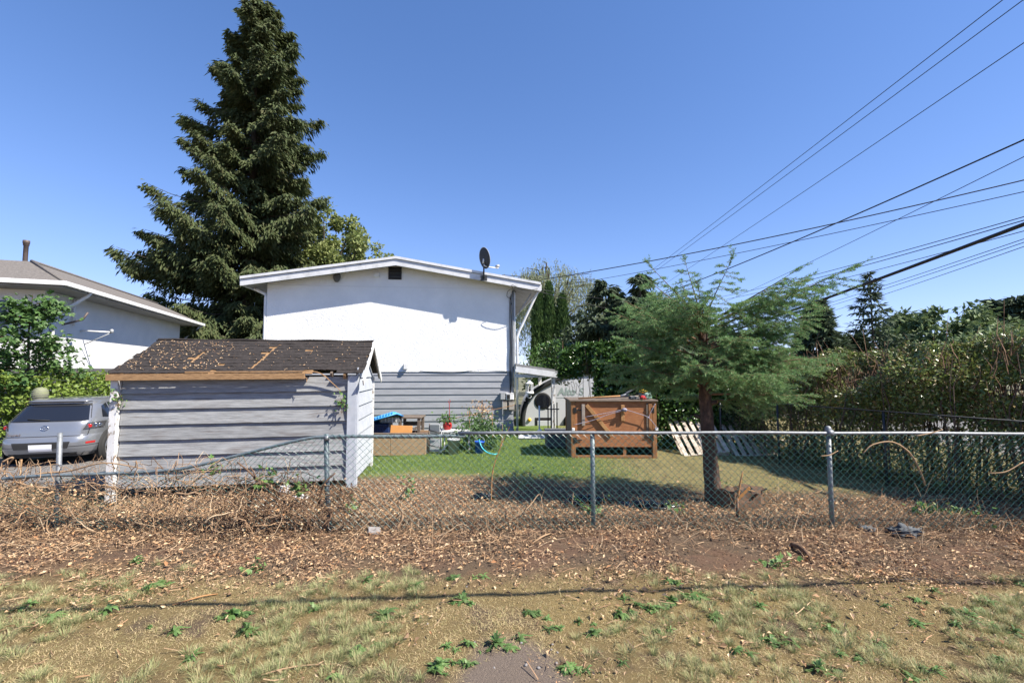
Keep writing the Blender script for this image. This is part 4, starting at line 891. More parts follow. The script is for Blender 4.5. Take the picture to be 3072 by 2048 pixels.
# ------------------------------------------------------------------ plywood box with things on it
BY = 9.85; BO = P(571.5, 456.5, BY)
def wood_box():
    z0 = float(gz(BO.x, BY)) ; o = Vector((BO.x, BY, z0))
    t = empty('plywood_crate', o, 0, 'large brown plywood crate with rope across its front on the lawn', 'crate')
    k = 0.1 * BY / F_PX * 1.02
    W = 830 / 9.8 * BY / F_PX; H = 1.22
    U = lambda u: (u - 760) / 9.8 * BY / F_PX
    Zv = lambda v: H - (v - 520) / 9.8 * BY / F_PX
    dp = 1.05
    for x in (0.045, W - 0.045):
        for y in (0.045, dp - 0.045): box('corner_post', x - 0.045, x + 0.045, y - 0.045, y + 0.045, 0.0, H - 0.03, M['boxwood'], t)
    box('front_panel', 0.093, W - 0.093, 0.02, 0.035, Zv(972), H - 0.035, M['boxply'], t, 0.002)
    box('side_panel', 0.012, 0.025, 0.093, dp - 0.093, -0.02, H - 0.035, M['oldwood'], t, 0.002)
    box('side_panel', W - 0.025, W - 0.012, 0.093, dp - 0.093, -0.02, H - 0.035, M['oldwood'], t, 0.002)
    box('back_panel', 0.093, W - 0.093, dp - 0.03, dp - 0.015, -0.02, H - 0.035, M['oldwood'], t, 0.002)
    box('floor_panel', 0.06, W - 0.06, 0.08, dp - 0.06, Zv(972) + 0.0, Zv(972) + 0.02, M['oldwood'], t, 0.002)
    box('lid', -0.04, W + 0.03, -0.03, dp + 0.02, H - 0.03, H + 0.005, M['oldwood'], t, 0.004)
    box('bottom_rail', 0.093, W - 0.093, 0.01, 0.05, 0.0, Zv(1052), M['boxwood'], t)
    box('centre_stud', U(1265), U(1295), 0.045, 0.09, 0.02, Zv(974), M['boxwood'], t)
    box('batten', U(862), U(893), -0.022, 0.018, Zv(766), Zv(560), M['greywood'], t)
    box('batten', U(1243), U(1278), -0.03, 0.018, Zv(720), Zv(566), M['batten'], t)
    box('batten', U(1512), U(1545), -0.012, 0.018, Zv(862), Zv(550), M['boxwood'], t)
    box('batten', U(1490), U(1511), -0.004, 0.018, Zv(862), Zv(552), M['oldwood'], t)
    beam('diagonal_brace', (U(908), -0.002, Zv(565)), (U(1152), -0.002, Zv(865)), 0.038, 0.075, M['batten'], t)
    for (u, v) in ((800, 617), (800, 905), (1555, 617), (1545, 880)):
        hg = box('hinge', U(u - 18), U(u + 12), -0.012, 0.018, Zv(v + 26), Zv(v - 26), M['black'], t, 0.003)
        box('hinge_strap', 0.02 if u < 1000 else -0.16, 0.14 if u < 1000 else -0.02, -0.005, 0.006, -0.012, 0.012, M['black'], hg, 0.002)
    for (u, v) in ((778, 800), (1583, 797)): box('rope_cleat', U(u) - 0.03, U(u) + 0.03, -0.05, 0.0, Zv(v) - 0.03, Zv(v) + 0.03, M['white'], t, 0.008)
    r = empty('tie_rope', o + Vector((U(1270), 0, 0)), 0, 'white and blue rope knotted across the plywood crate', 'rope')
    q = U(1270); pt = lambda u, v, y: (U(u) - q, y, Zv(v))
    tube_obj('rope_strand', smooth_path([pt(778, 757, -0.05), pt(960, 712, -0.06), pt(1120, 655, -0.06), pt(1272, 614, -0.06)]), 0.006, M['rope'], r, 6)
    tube_obj('rope_strand', smooth_path([pt(893, 680, -0.05), pt(1080, 645, -0.055), pt(1272, 606, -0.055)]), 0.006, M['rope'], r, 6)
    tube_obj('rope_strand', smooth_path([pt(1272, 606, -0.06), pt(1400, 645, -0.06), pt(1503, 686, -0.055), pt(1590, 790, -0.05)]), 0.0065, M['rope'], r, 6)
    tube_obj('rope_strand', smooth_path([pt(1503, 686, -0.055), pt(1535, 620, -0.05), pt(1575, 555, -0.03)]), 0.006, M['rope'], r, 6)
    lump('knot', 0.05, 0.035, 0.035, M['rope'], r, pt(1272, 610, -0.07), 0.5, 1, 3, 8)
    lump('knot', 0.02, 0.018, 0.02, M['rope'], r, pt(1503, 686, -0.065), 0.4, 2, 2, 8)
    # what lies on the lid
    zl = z0 + H + 0.005
    at = lambda u, y, z: Vector((BO.x + U(u), BY + y, zl + z))
    def tool(name, a, b, label, cat, m='batten'):
        tt = empty(name, a, 0, label, cat); tube_obj('handle', [Vector((0, 0, 0)), b - a], 0.016, M[m], tt); return tt, b - a
    tt, e = tool('shovel', at(845, 0.2, 0.02), at(1310, 0.25, 0.075), 'shovel with orange wooden handle and grey blade on the crate lid', 'shovel')
    V = []; F = []
    for i in range(7):
        for j in range(5):
            s = i / 6; w_ = 0.10 * (1 - 0.55 * s ** 3); c = (j / 4 - 0.5) * 2
            V.append((e.x + 0.02 + 0.30 * s, e.y + c * w_, e.z + 0.02 + 0.16 * s + 0.03 * c * c))
    for i in range(6):
        for j in range(4): F.append((i * 5 + j, i * 5 + j + 1, i * 5 + j + 6, i * 5 + j + 5))
    me = np_mesh('blade', np.array(V), np.array(F), True); me.materials.append(M['greybag']); ob = link(bpy.data.objects.new('blade', me), tt)
    ob.modifiers.new('s', 'SOLIDIFY').thickness = 0.006
    tube_obj('socket', [e - Vector((0.1, 0, 0.01)), e + Vector((0.1, 0, 0.04))], 0.022, M['grey_plastic'], tt)
    tt, e = tool('garden_rake', at(1040, 0.45, 0.02), at(1480, 0.35, 0.06), 'rake with pale handle lying behind the shovel on the crate', 'rake', 'greywood')
    tube_obj('head', [e + Vector((0, -0.18, 0.03)), e + Vector((0, 0.18, 0.03))], 0.01, M['dark_metal'], tt)
    for i in range(9): tube_obj('tine', [e + Vector((0, -0.17 + 0.042 * i, 0.03)), e + Vector((0.03, -0.17 + 0.042 * i, 0.10))], 0.005, M['dark_metal'], tt, 5)
    tag(lump('netting_bundle', 0.10, 0.10, 0.085, M['teal'], None, at(1520, 0.25, 0.08), 0.5, 4, 3, 6), 'pale green bundle of netting at the crate lid corner', 'bundle')
    tag(lump('red_cloth', 0.06, 0.07, 0.045, M['rag'], None, at(1475, 0.12, 0.035), 0.6, 5, 3, 6), 'crumpled red cloth on the crate lid beside the netting', 'cloth')
    tag(lump('yellow_glove', 0.075, 0.06, 0.035, M['yellow'], None, at(1490, 0.22, 0.17), 0.6, 6, 3, 5), 'yellow glove on top of the netting bundle', 'glove')
    tag(lump('black_cloth', 0.09, 0.08, 0.04, M['greybag'], None, at(1390, 0.15, 0.03), 0.6, 7, 3, 5), 'crumpled dark grey cloth under the shovel blade on the crate', 'cloth')
wood_box()

# ------------------------------------------------------------------ pallets
def pallet(loc, rot, label):
    t = empty('wooden_pallet', loc, 0, label, 'pallet', 'pallets leaning on the shrubs'); t.rotation_euler = rot
    Wd, Hh = 1.2, 1.0
    for x in (0.0, Wd / 2 - 0.02, Wd - 0.04): box('stringer', x, x + 0.04, 0.02, 0.11, 0, Hh, M['pallet'], t)
    for i in range(7):
        z = i * (Hh - 0.09) / 6; box('slat', -0.01, Wd + 0.01, 0.0, 0.018, z, z + 0.09, M['pallet'], t)
    for i in range(3):
        z = i * (Hh - 0.1) / 2; box('slat', -0.01, Wd + 0.01, 0.112, 0.13, z, z + 0.09, M['pallet'], t)
    return t
pa = gd(1575, 1043)
# turned so the slats stand upright
def lean_pallet(dx, dy, lean, yaw, roll, label):
    g = gd(dx, dy)
    t = pallet((0, 0, 0), (0, 0, 0), label)
    t.matrix_world = Matrix.Translation(g) @ Matrix.Rotation(R(yaw), 4, 'Z') @ Matrix.Rotation(R(-lean), 4, 'X') @ Matrix.Rotation(R(roll), 4, 'Y') @ Matrix.Translation((0, 0, 1.2)) @ Matrix.Rotation(R(90), 4, 'Y')
lean_pallet(1572, 1046, 52, -8, -10, 'pale wooden pallet leaning beside the brown crate')
lean_pallet(1690, 1046, 53, -10, -6, 'pale wooden pallet leaning in the shrubs behind the cut conifer trunk')
def bench_plank():
    g = gd(1775, 1024)
    t = empty('timber_plank', g, R(-8), 'pale plank lying on the ground by the second pallet', 'plank')
    box('plank', 0.1, 1.3, -0.05, 0.05, 0.12, 0.16, M['pallet'], t); box('block', 0.15, 0.27, -0.04, 0.04, 0, 0.118, M['pallet'], t); box('block', 1.1, 1.2, -0.04, 0.04, 0, 0.118, M['pallet'], t)
bench_plank()

# ------------------------------------------------------------------ things along the house wall
def yx(u, Y): return (360 + u / 11.025 - 512) / F_PX * Y
def yz(v, Y): return P(512, 360 + v / 11.025, Y).z
def along_wall():
    Y = 10.8; gy = lambda x, y: float(gz(x, y))
    # planter
    x0, x1 = -4.3, yx(738, Y); z0 = gy(x1, Y); z1 = yz(800, Y)
    t = empty('planter_box', (x0, Y, z0 - 0.02), 0, 'low plywood planter box on the lawn beside the shed', 'planter')
    Hh = z1 - z0 + 0.02
    for a, b in ((0, (x1 - x0) * 0.64), ((x1 - x0) * 0.64 + 0.008, x1 - x0)): box('front_board', a, b, 0, 0.03, 0, Hh - 0.05, M['ply'], t)
    box('rim', -0.02, x1 - x0 + 0.03, -0.03, 0.06, Hh - 0.045, Hh, M['oldwood'], t)
    box('side_board', x1 - x0 - 0.03, x1 - x0, 0.035, 0.9, 0, Hh - 0.05, M['oldwood'], t)
    box('back_board', 0, x1 - x0, 0.9, 0.93, 0, Hh - 0.05, M['ply'], t)
    box('soil', 0.02, x1 - x0 - 0.035, 0.035, 0.895, 0.05, Hh - 0.08, M['darkvine'], t, 0)
    zt_ = z1 - 0.08
    # navy bin in the planter
    Y2 = 11.35
    bx0, bx1 = yx(120, Y2), yx(345, Y2)
    t = empty('storage_bin', ((bx0 + bx1) / 2, Y2, zt_), 0, 'dark navy plastic storage bin under the light blue lid', 'bin')
    w_ = (bx1 - bx0) / 2; hb = yz(690, Y2) - zt_
    for s in (-1, 1):
        box('wall', s * w_ - 0.01, s * w_ + 0.01, -0.2, 0.2, 0, hb, M['bluebin'], t); box('wall', -w_ + 0.011, w_ - 0.011, s * 0.2 - 0.01, s * 0.2 + 0.01, 0, hb, M['bluebin'], t)
    box('rim', -w_ - 0.025, w_ + 0.025, -0.235, -0.212, hb - 0.04, hb, M['bluebin'], t); box('floor', -w_ + 0.012, w_ - 0.012, -0.19, 0.19, 0, 0.02, M['bluebin'], t)
    for i in range(5): box('rib', -w_ + 0.1 + i * (2 * w_ - 0.2) / 4 - 0.012, -w_ + 0.1 + i * (2 * w_ - 0.2) / 4 + 0.012, -0.222, -0.21, 0.02, hb - 0.05, M['bluebin'], t)
    # pale tray above it
    a0, a1 = yx(245, Y2), yx(440, Y2); zb = yz(680, Y2)
    t = empty('grey_tub', ((a0 + a1) / 2, Y2 + 0.02, zb), 0, 'grey translucent tub tucked beneath the light blue lid', 'tub')
    ww = (a1 - a0) / 2; h2 = yz(605, Y2) - zb
    for s in (-1, 1):
        box('wall', s * ww - 0.008, s * ww + 0.008, -0.15, 0.15, 0, h2, M['greybag'], t); box('wall', -ww + 0.009, ww - 0.009, s * 0.15 - 0.008, s * 0.15 + 0.008, 0, h2, M['grey_plastic'], t)
    for i in range(5): box('rib', -ww + 0.05 + i * 0.085, -ww + 0.065 + i * 0.085, -0.17, -0.16, 0.02, h2 - 0.03, M['white'], t, 0.003)
    box('rim', -ww - 0.02, ww + 0.02, -0.18, -0.16, h2 - 0.03, h2, M['tomato'], t)
    # light blue ribbed lid / sled, tipped up
    c = Vector((yx(285, Y2 - 0.1), Y2 - 0.1, yz(622, Y2 - 0.1)))
    t = empty('plastic_sled', c, 0, 'light blue ribbed plastic lid tipped over the bins', 'lid'); t.rotation_euler = (R(-12), R(-17), R(0))
    L = 0.74
    V = []; nx, ny = 16, 8
    for j in range(ny + 1):
        for i in range(nx + 1):
            u, v = i / nx * 2 - 1, j / ny * 2 - 1
            e = max(abs(u) ** 6, abs(v) ** 4); V.append((u * L / 2, v * 0.27, 0.10 * (1 - e) - 0.05))
    ix = np.arange((nx + 1) * (ny + 1)).reshape(ny + 1, nx + 1)
    me = np_mesh('shell', np.array(V), np.stack([ix[:-1, :-1], ix[:-1, 1:], ix[1:, 1:], ix[1:, :-1]], -1).reshape(-1, 4), True); me.materials.append(M['skyblue'])
    ob = link(bpy.data.objects.new('shell', me), t); ob.modifiers.new('s', 'SOLIDIFY').thickness = 0.012
    for i in range(9): box('rib', -0.30 + i * 0.07, -0.27 + i * 0.07, -0.27, -0.245, -0.075, 0.02, M['skyblue'], t, 0.006)
    tube_obj('rim', [(-L / 2, -0.28, -0.06), (L / 2, -0.28, -0.06), (L / 2, 0.28, -0.06), (-L / 2, 0.28, -0.06), (-L / 2, -0.28, -0.06)], 0.018, M['skyblue'], t, 6)
    # orange board
    Y3 = 11.0; a0, a1 = yx(348, Y3), yx(585, Y3); z1b = yz(716, Y3)
    t = empty('orange_board', ((a0 + a1) / 2, Y3, zt_), 0, 'plain orange board leaning in the planter before the wooden frame', 'board')
    o = box('panel', (a0 - a1) / 2, (a1 - a0) / 2, 0, 0.018, 0, z1b - zt_, M['orange'], t); o.rotation_euler = (R(-14), R(2), 0)
    box('foot', (a0 - a1) / 2 + 0.05, (a0 - a1) / 2 + 0.09, 0.05, 0.16, 0, 0.03, M['oldwood'], t)
    # wooden frame / bench back
    Y4 = 11.5; a0, a1 = yx(440, Y4), yx(672, Y4)
    t = empty('wooden_bench', ((a0 + a1) / 2, Y4, gy(0, Y4) - 0.1), 0, 'old brown wooden bench frame behind the orange board', 'bench')
    zt2 = yz(622, Y4) - gy(0, Y4) + 0.1; w_ = (a1 - a0) / 2
    for x in (-w_ + 0.03, w_ - 0.03):
        for y in (0.0, 0.5): box('leg', x - 0.035, x + 0.035, y - 0.035, y + 0.035, 0, zt2 - 0.04, M['oldwood'], t)
    box('top_rail', -w_ - 0.03, w_ + 0.03, -0.05, 0.55, zt2 - 0.038, zt2, M['oldwood'], t)
    box('seat_rail', -w_ + 0.066, w_ - 0.066, -0.02, 0.02, zt2 - 0.40, zt2 - 0.34, M['oldwood'], t)
    box('back_slat', -w_ + 0.066, w_ - 0.066, 0.49, 0.51, zt2 - 0.27, zt2 - 0.17, M['oldwood'], t)
    box('armrest', w_ - 0.15, w_ - 0.067, -0.1, 0.4, zt2 - 0.30, zt2 - 0.26, M['oldwood'], t)
    # folded lounger of pale grey panels
    Y5 = 10.9; a0, a1 = yx(768, Y5), yx(905, Y5)
    t = empty('folded_lounger', ((a0 + a1) / 2, Y5, gy((a0 + a1) / 2, Y5)), 0, 'pale grey folding lounger leaning beside the planter', 'lounger')
    hh = yz(700, Y5) - t.location.z; w_ = (a1 - a0) / 2
    for z0_, z1_, tl in ((0.04, hh * 0.52, -10), (hh * 0.54, hh, 8)):
        o = box('panel', -w_ + 0.02, w_ - 0.03, 0.0, 0.03, z0_, z1_, M['grey_plastic'], t, 0.01); o.rotation_euler = (R(tl), 0, R(-8))
    tube_obj('frame_tube', [(-w_, -0.03, 0), (-w_ + 0.01, 0.05, hh)], 0.016, M['oldwood'], t); tube_obj('frame_tube', [(w_ - 0.01, -0.03, 0), (w_, 0.05, hh - 0.05)], 0.016, M['grey_plastic'], t)
    for zz, s in ((hh * 0.3, 1), (hh * 0.62, -1), (hh * 0.8, 1)): tube_obj('cross_bar', [(-w_, -0.04, zz), (w_, -0.06, zz - 0.06 * s)], 0.012, M['dark_metal'], t)
    tube_obj('frame_tube', [(w_ - 0.05, -0.08, 0.0), (w_ + 0.16, -0.1, 0.22)], 0.018, M['white'], t)
    # small white table with the potted plant
    Y6 = 11.2; xc = yx(950, Y6); zg = gy(xc, Y6); zt6 = yz(762, Y6)
    t = empty('plant_table', (xc, Y6, zg), 0, 'small white round table carrying the red pot', 'table')
    lathe('table_top', [(0, 0), (0.24, 0), (0.25, -0.012), (0.25, -0.03), (0, -0.03)], M['white'], t, (0, 0, zt6 - zg), 24)
    for a in (0.5, 2.6, 4.7): tube_obj('leg', [(0.08 * math.cos(a), 0.08 * math.sin(a), zt6 - zg - 0.03), (0.2 * math.cos(a), 0.2 * math.sin(a), 0)], 0.016, M['white'], t)
    box('shelf_end', 0.26, 0.62, -0.1, 0.1, zt6 - zg - 0.05, zt6 - zg + 0.0, M['white'], t)
    box('leg', 0.55, 0.6, -0.06, 0.06, 0, zt6 - zg - 0.052, M['grey_plastic'], t)
    t = empty('potted_plant', (xc + 0.05, Y6 - 0.03, zt6), 0, 'leafy plant in a red pot on the white table', 'potted plant')
    lathe('pot', [(0, 0.0), (0.07, 0.0), (0.10, 0.05), (0.11, 0.11), (0.10, 0.16), (0.085, 0.18), (0.08, 0.15), (0, 0.15)], M['red'], t, n=20)
    r = np.random.default_rng(5); n = 130; c = r.normal(0, 1, (n, 3)) * [0.11, 0.10, 0.08] + [-0.03, 0, 0.27]
    A = Arr(); A.add(*leaves(c, r.normal(0, 1, (n, 3)) + [0, 0, -0.2], r.normal(0, .5, (n, 3)) + [0, 0, 1], r.uniform(.06, .11, n), r.uniform(.04, .06, n))); A.obj('foliage', M['tomato'], t)
    st = np.stack([np.linspace((0, 0, 0.14), (r.normal(0, .1), r.normal(0, .1), .33), 4) for _ in range(9)]); Arr().add(*tubes(st, np.full((9, 4), .004))).obj('stems', M['tomato'], t)
    tube_obj('red_stake', [(0.05, 0.0, 0.1), (0.04, 0.0, 0.62)], 0.008, M['red'], t, 5)
    tube_obj('red_stake_loop', [(0.04, 0, 0.62), (0.07, 0, 0.68), (0.05, 0, 0.73), (0.02, 0, 0.68), (0.04, 0, 0.62)], 0.007, M['red'], t, 5)
    # grey bucket
    Y7 = 10.75; xc = yx(1040, Y7)
    t = empty('grey_bucket', (xc, Y7, gy(xc, Y7)), 0, 'light grey plastic bucket beside the white table', 'bucket')
    hb = yz(862, Y7) - gy(xc, Y7); lathe('tub', [(0, 0), (0.105, 0), (0.145, hb - 0.03), (0.155, hb - 0.03), (0.155, hb), (0.135, hb), (0.10, 0.02), (0, 0.02)], M['grey_plastic'], t, n=24)
    tube_obj('handle', [(0.15 * math.cos(a), -0.15 * abs(math.sin(a)) * 0.4, hb - 0.02 - 0.12 * math.sin(a)) for a in np.linspace(0, math.pi, 12)], 0.005, M['dark_metal'], t, 5)
    # blue bucket and hose
    xc = yx(1322, Y7)
    t = empty('blue_bucket', (xc, Y7, gy(xc, Y7)), 0, 'bright blue bucket under the tomato plants', 'bucket')
    hb = yz(888, Y7) - gy(xc, Y7); lathe('tub', [(0, 0), (0.095, 0), (0.108, hb - 0.03), (0.118, hb - 0.03), (0.118, hb), (0.10, hb), (0.09, 0.02), (0, 0.02)], M['blue'], t, n=24)
    tube_obj('handle', [(0.115 * math.cos(a), 0.02, hb + 0.1 * math.sin(a)) for a in np.linspace(0, math.pi, 12)], 0.005, M['grey_plastic'], t, 5)
    pts = [(0.0, -0.13, hb + 0.06), (0.02, -0.15, hb - 0.02), (0.08, -0.2, 0.14), (0.20, -0.24, 0.05), (0.34, -0.27, 0.02), (0.42, -0.2, 0.015)]
    ho = tube_obj('garden_hose', smooth_path([Vector(q) + t.location for q in pts]), 0.013, M['cyan'], None, 7); tag(ho, 'cyan garden hose trailing from the blue bucket', 'hose')
    # tomato plants with canes
    for k, (u, Yt, hgt, lab) in enumerate(((1190, 11.3, 0.62, 'tomato plant spreading behind the grey bucket'), (1330, 11.5, 0.82, 'tall tomato plant with dry top and cane supports'), (1440, 11.2, 0.55, 'tomato plant at the hose side of the blue bucket'))):
        xc = yx(u, Yt); zg = gy(xc, Yt)
        t = empty('tomato_plant', (xc, Yt, zg), 0, lab, 'plant', 'tomato plants by the house'); r = np.random.default_rng(20 + k)
        n = 420; c = r.normal(0, 1, (n, 3)) * [0.22, 0.20, 0.19] + [0, 0, hgt * 0.62]; c[:, 2] = np.maximum(c[:, 2], 0.06)
        A = Arr(); A.add(*leaves(c, r.normal(0, .7, (n, 3)) + [0, 0, -0.5], r.normal(0, .6, (n, 3)) + [0, 0, .8], r.uniform(.07, .13, n), r.uniform(.035, .06, n), .25)); A.obj('foliage', M['tomato'], t)
        st = np.stack([smooth_path([(0, 0, 0), (r.normal(0, .05), r.normal(0, .05), hgt * .4), (r.normal(0, .16), r.normal(0, .14), hgt)], 4) for _ in range(8)]); Arr().add(*tubes(st, np.full(st.shape[:2], .006))).obj('stems', M['tomato'], t)
        tube_obj('cane', [(0.06, 0.02, -0.02), (0.04, 0.0, hgt + 0.35)], 0.008, M['batten'], t, 5)
        if k == 1:
            tube_obj('cane', [(-0.95, 0.1, hgt * 0.78), (0.85, 0.0, hgt + 0.22)], 0.008, M['batten'], t, 5)
            tube_obj('cane', [(0.55, 0.1, 0), (0.55, 0.1, hgt + 0.3)], 0.009, M['grey_plastic'], t, 5)
            n = 160; c = r.normal(0, 1, (n, 3)) * [0.16, 0.1, 0.12] + [0.03, 0, hgt + 0.12]
            A = Arr(); A.add(*leaves(c, r.normal(0, 1, (n, 3)) + [0, 0, -.6], r.normal(0, 1, (n, 3)), r.uniform(.05, .1, n), .03)); A.obj('dry_leaves', M['litter'], t)
    # steel bench under the porch
    Y8 = 12.6; a0, a1 = yx(1748, Y8), yx(2045, Y8); zg = gy(a0, Y8)
    t = empty('garden_bench', (a0, Y8, zg), 0, 'white slatted bench with steel legs under the porch', 'bench')
    zb = yz(850, Y8) - zg; L = a1 - a0
    for i in range(4): box('seat_slat', 0, L, i * 0.1, i * 0.1 + 0.085, zb - 0.03 + (0.02 if i == 3 else 0), zb + 0.02 * (i == 3), M['trim'], t)
    for x in (0.04, L - 0.04):
        for y in (0.03, 0.34): tube_obj('leg', [(x, y, 0), (x, y, zb - 0.03)], 0.02, M['galv_dark'], t)
    box('lower_shelf', 0.02, L - 0.02, 0.02, 0.36, zb * 0.12, zb * 0.12 + 0.03, M['galv'], t)
    box('cross_rail', 0.02, L - 0.02, -0.01, 0.015, zb * 0.3, zb * 0.3 + 0.03, M['galv'], t)
    tag(lump('white_jug', 0.07, 0.07, 0.12, M['white'], None, (a0 + L * 0.78, Y8 + 0.15, zg + zb + 0.11), 0.15, 2, 3), 'white plastic jug on the slatted porch bench', 'jug')
    # black iron railing by the porch post
    Yr = 13.2; xr = yx(2070, Yr)
    t = empty('iron_railing', (xr, Yr, -0.1), 0, 'short black iron railing beside the porch post', 'railing')
    for i in range(4): tube_obj('baluster', [(i * 0.085, 0, 0), (i * 0.085, 0, 1.0 + 0.04 * (i % 2))], 0.018, M['black'], t, 6)
    beam('rail', (-0.05, 0, 0.85), (0.32, 0, 0.85), 0.025, 0.03, M['black'], t)
    tube_obj('newel', [(-0.25, 0, 0), (-0.25, 0, 0.95)], 0.022, M['white'], t, 8)
    # dark grey block standing in for shadow and a low concrete step wall
    Y9 = 11.0; a0, a1 = yx(2050, Y9), yx(2330, Y9); z1 = yz(775, Y9); zg = gy(a0, Y9)
    t = empty('grey_block', (a0, Y9, zg), 0, 'low dark grey block standing in for shadow and a step wall behind the brown crate', 'cabinet')
    box('block_body', 0, a1 - a0, 0, 0.5, 0.04, z1 - zg - 0.03, M['cap_grey'], t, 0.01); box('top', -0.02, a1 - a0 + 0.02, -0.02, 0.52, z1 - zg - 0.028, z1 - zg, M['greybag'], t)
    for i in range(2): box('block_face', 0.02 + i * (a1 - a0) / 2, (i + 1) * (a1 - a0) / 2 - 0.02, -0.014, -0.001, 0.06, z1 - zg - 0.05, M['greybag'], t)
    box('plinth', 0.02, a1 - a0 - 0.02, 0.02, 0.48, -0.03, 0.039, M['black'], t)
along_wall()

# ------------------------------------------------------------------ egg shaped ornament over the car
def ornament():
    p = P(92 * D2, 905 * D2, 10.9)
    t = empty('hanging_ornament', p, 0, 'mossy grey egg-shaped wicker ornament hanging by the golden hedge', 'ornament')
    prof = [(0.0, -0.19), (0.07, -0.17), (0.125, -0.10), (0.15, 0.0), (0.135, 0.09), (0.09, 0.15), (0.0, 0.18)]
    lathe('shell', prof, M['willow'], t, n=20, rot=(0, R(15), 0))
    for i in range(7):
        z = -0.14 + i * 0.045; r_ = float(np.interp(z, [q[1] for q in prof], [q[0] for q in prof])) + 0.003
        tube_obj('band', [(r_ * math.cos(a), r_ * math.sin(a), z) for a in np.linspace(0, 2 * math.pi, 20)], 0.006, M['stone'], t, 5)
    tube_obj('hanger', [(0, 0, 0.17), (0.03, 0.02, 0.34)], 0.008, M['dark_metal'], t, 5)
    tube_obj('hanger_hook', [(0.03, 0.02, 0.34), (0.05, 0.1, 0.38), (0.06, 0.6, 0.3)], 0.008, M['dark_metal'], t, 5)
ornament()

# ------------------------------------------------------------------ overhead wires
def wires():
    W = [  # near end (sheet), near depth, far end, far depth, radius, label
        ((2345, -35), 9, (1480, 632), 34, 0.010, 'uppermost of the thin overhead wires, crossing the sky steeply', 0.1),
        ((2390, -32), 9, (1490, 632), 34, 0.010, 'second thin overhead wire, close under the uppermost', 0.1),
        ((2400, 62), 9, (1570, 622), 34, 0.010, 'steep thin overhead wire alone below the uppermost pair', 0.15),
        ((2400, 290), 8, (1560, 655), 20, 0.016, 'black wavy service wire crossing above the topped conifer', 0.35),
        ((2400, 331), 9, (1700, 675), 30, 0.009, 'thin straight wire crossing the paired service wires', 0.2),
        ((2420, 389), 9, (1246, 641), 15.0, 0.013, 'upper twisted service wire reaching the house eave', 0.35),
        ((2420, 418), 9, (1400, 632), 20.0, 0.009, 'thin wire just under the twisted service wire', 0.3),
        ((2420, 470), 8, (1700, 668), 24, 0.009, 'thin wire directly above the thick black cable', 0.3),
        ((2420, 478), 8, (1720, 672), 24, 0.010, 'second wire just above the thick black cable', 0.3),
        ((2420, 480), 7, (1600, 782), 22, 0.034, 'thick black overhead cable falling behind the topped conifer', 0.3),
        ((2420, 504), 8, (1700, 690), 26, 0.008, 'thin wire partly hidden behind the thick black cable', 0.3),
        ((2420, 518), 9, (1800, 722), 28, 0.008, 'upper of two close thin wires below the thick cable', 0.3),
        ((2420, 526), 9, (1810, 726), 28, 0.008, 'lower of two close thin wires below the thick cable', 0.3),
        ((2420, 535), 9, (1850, 728), 30, 0.008, 'lowest thin overhead wire passing before the spindly conifer', 0.3),
        ((1600, 745), 24, (1236, 668), 14.8, 0.010, 'short sagging wire from the dark trees to the house eave', 0.25),
        ((1520, 700), 24, (1240, 664), 14.6, 0.008, 'short thin wire meeting the house eave end', 0.1)]
    for (a, ya, b, yb, r_, lab, sag) in W:
        pa_, pb_ = P(a[0] * D2, a[1] * D2, ya), P(b[0] * D2, b[1] * D2, yb)
        if yb > 16:
            pb_ = pb_ + (pb_ - pa_) * 0.25
        if ya < 12: pa_ = pa_ + (pa_ - pb_) * 0.12
        pts = []
        for s in np.linspace(0, 1, 25):
            q = pa_.lerp(pb_, s); q.z -= sag * 4 * s * (1 - s) * 0.5; pts.append(q)
        o = tube_obj('overhead_wire', pts, r_, M['cable'], None, 6); tag(o, lab, 'wire', 'overhead wires')
    pts = [Vector((x, 2.367 + 0.061 * (x - 3.5), 4.25 + 0.0012 * (x - 3) ** 2)) for x in np.linspace(-24, 24, 41)]
    o = tube_obj('overhead_wire', pts, 0.026, M['cable'], None, 8); tag(o, 'thick cable strung along the lane that shades a line on the grass', 'wire', 'overhead wires')
wires()

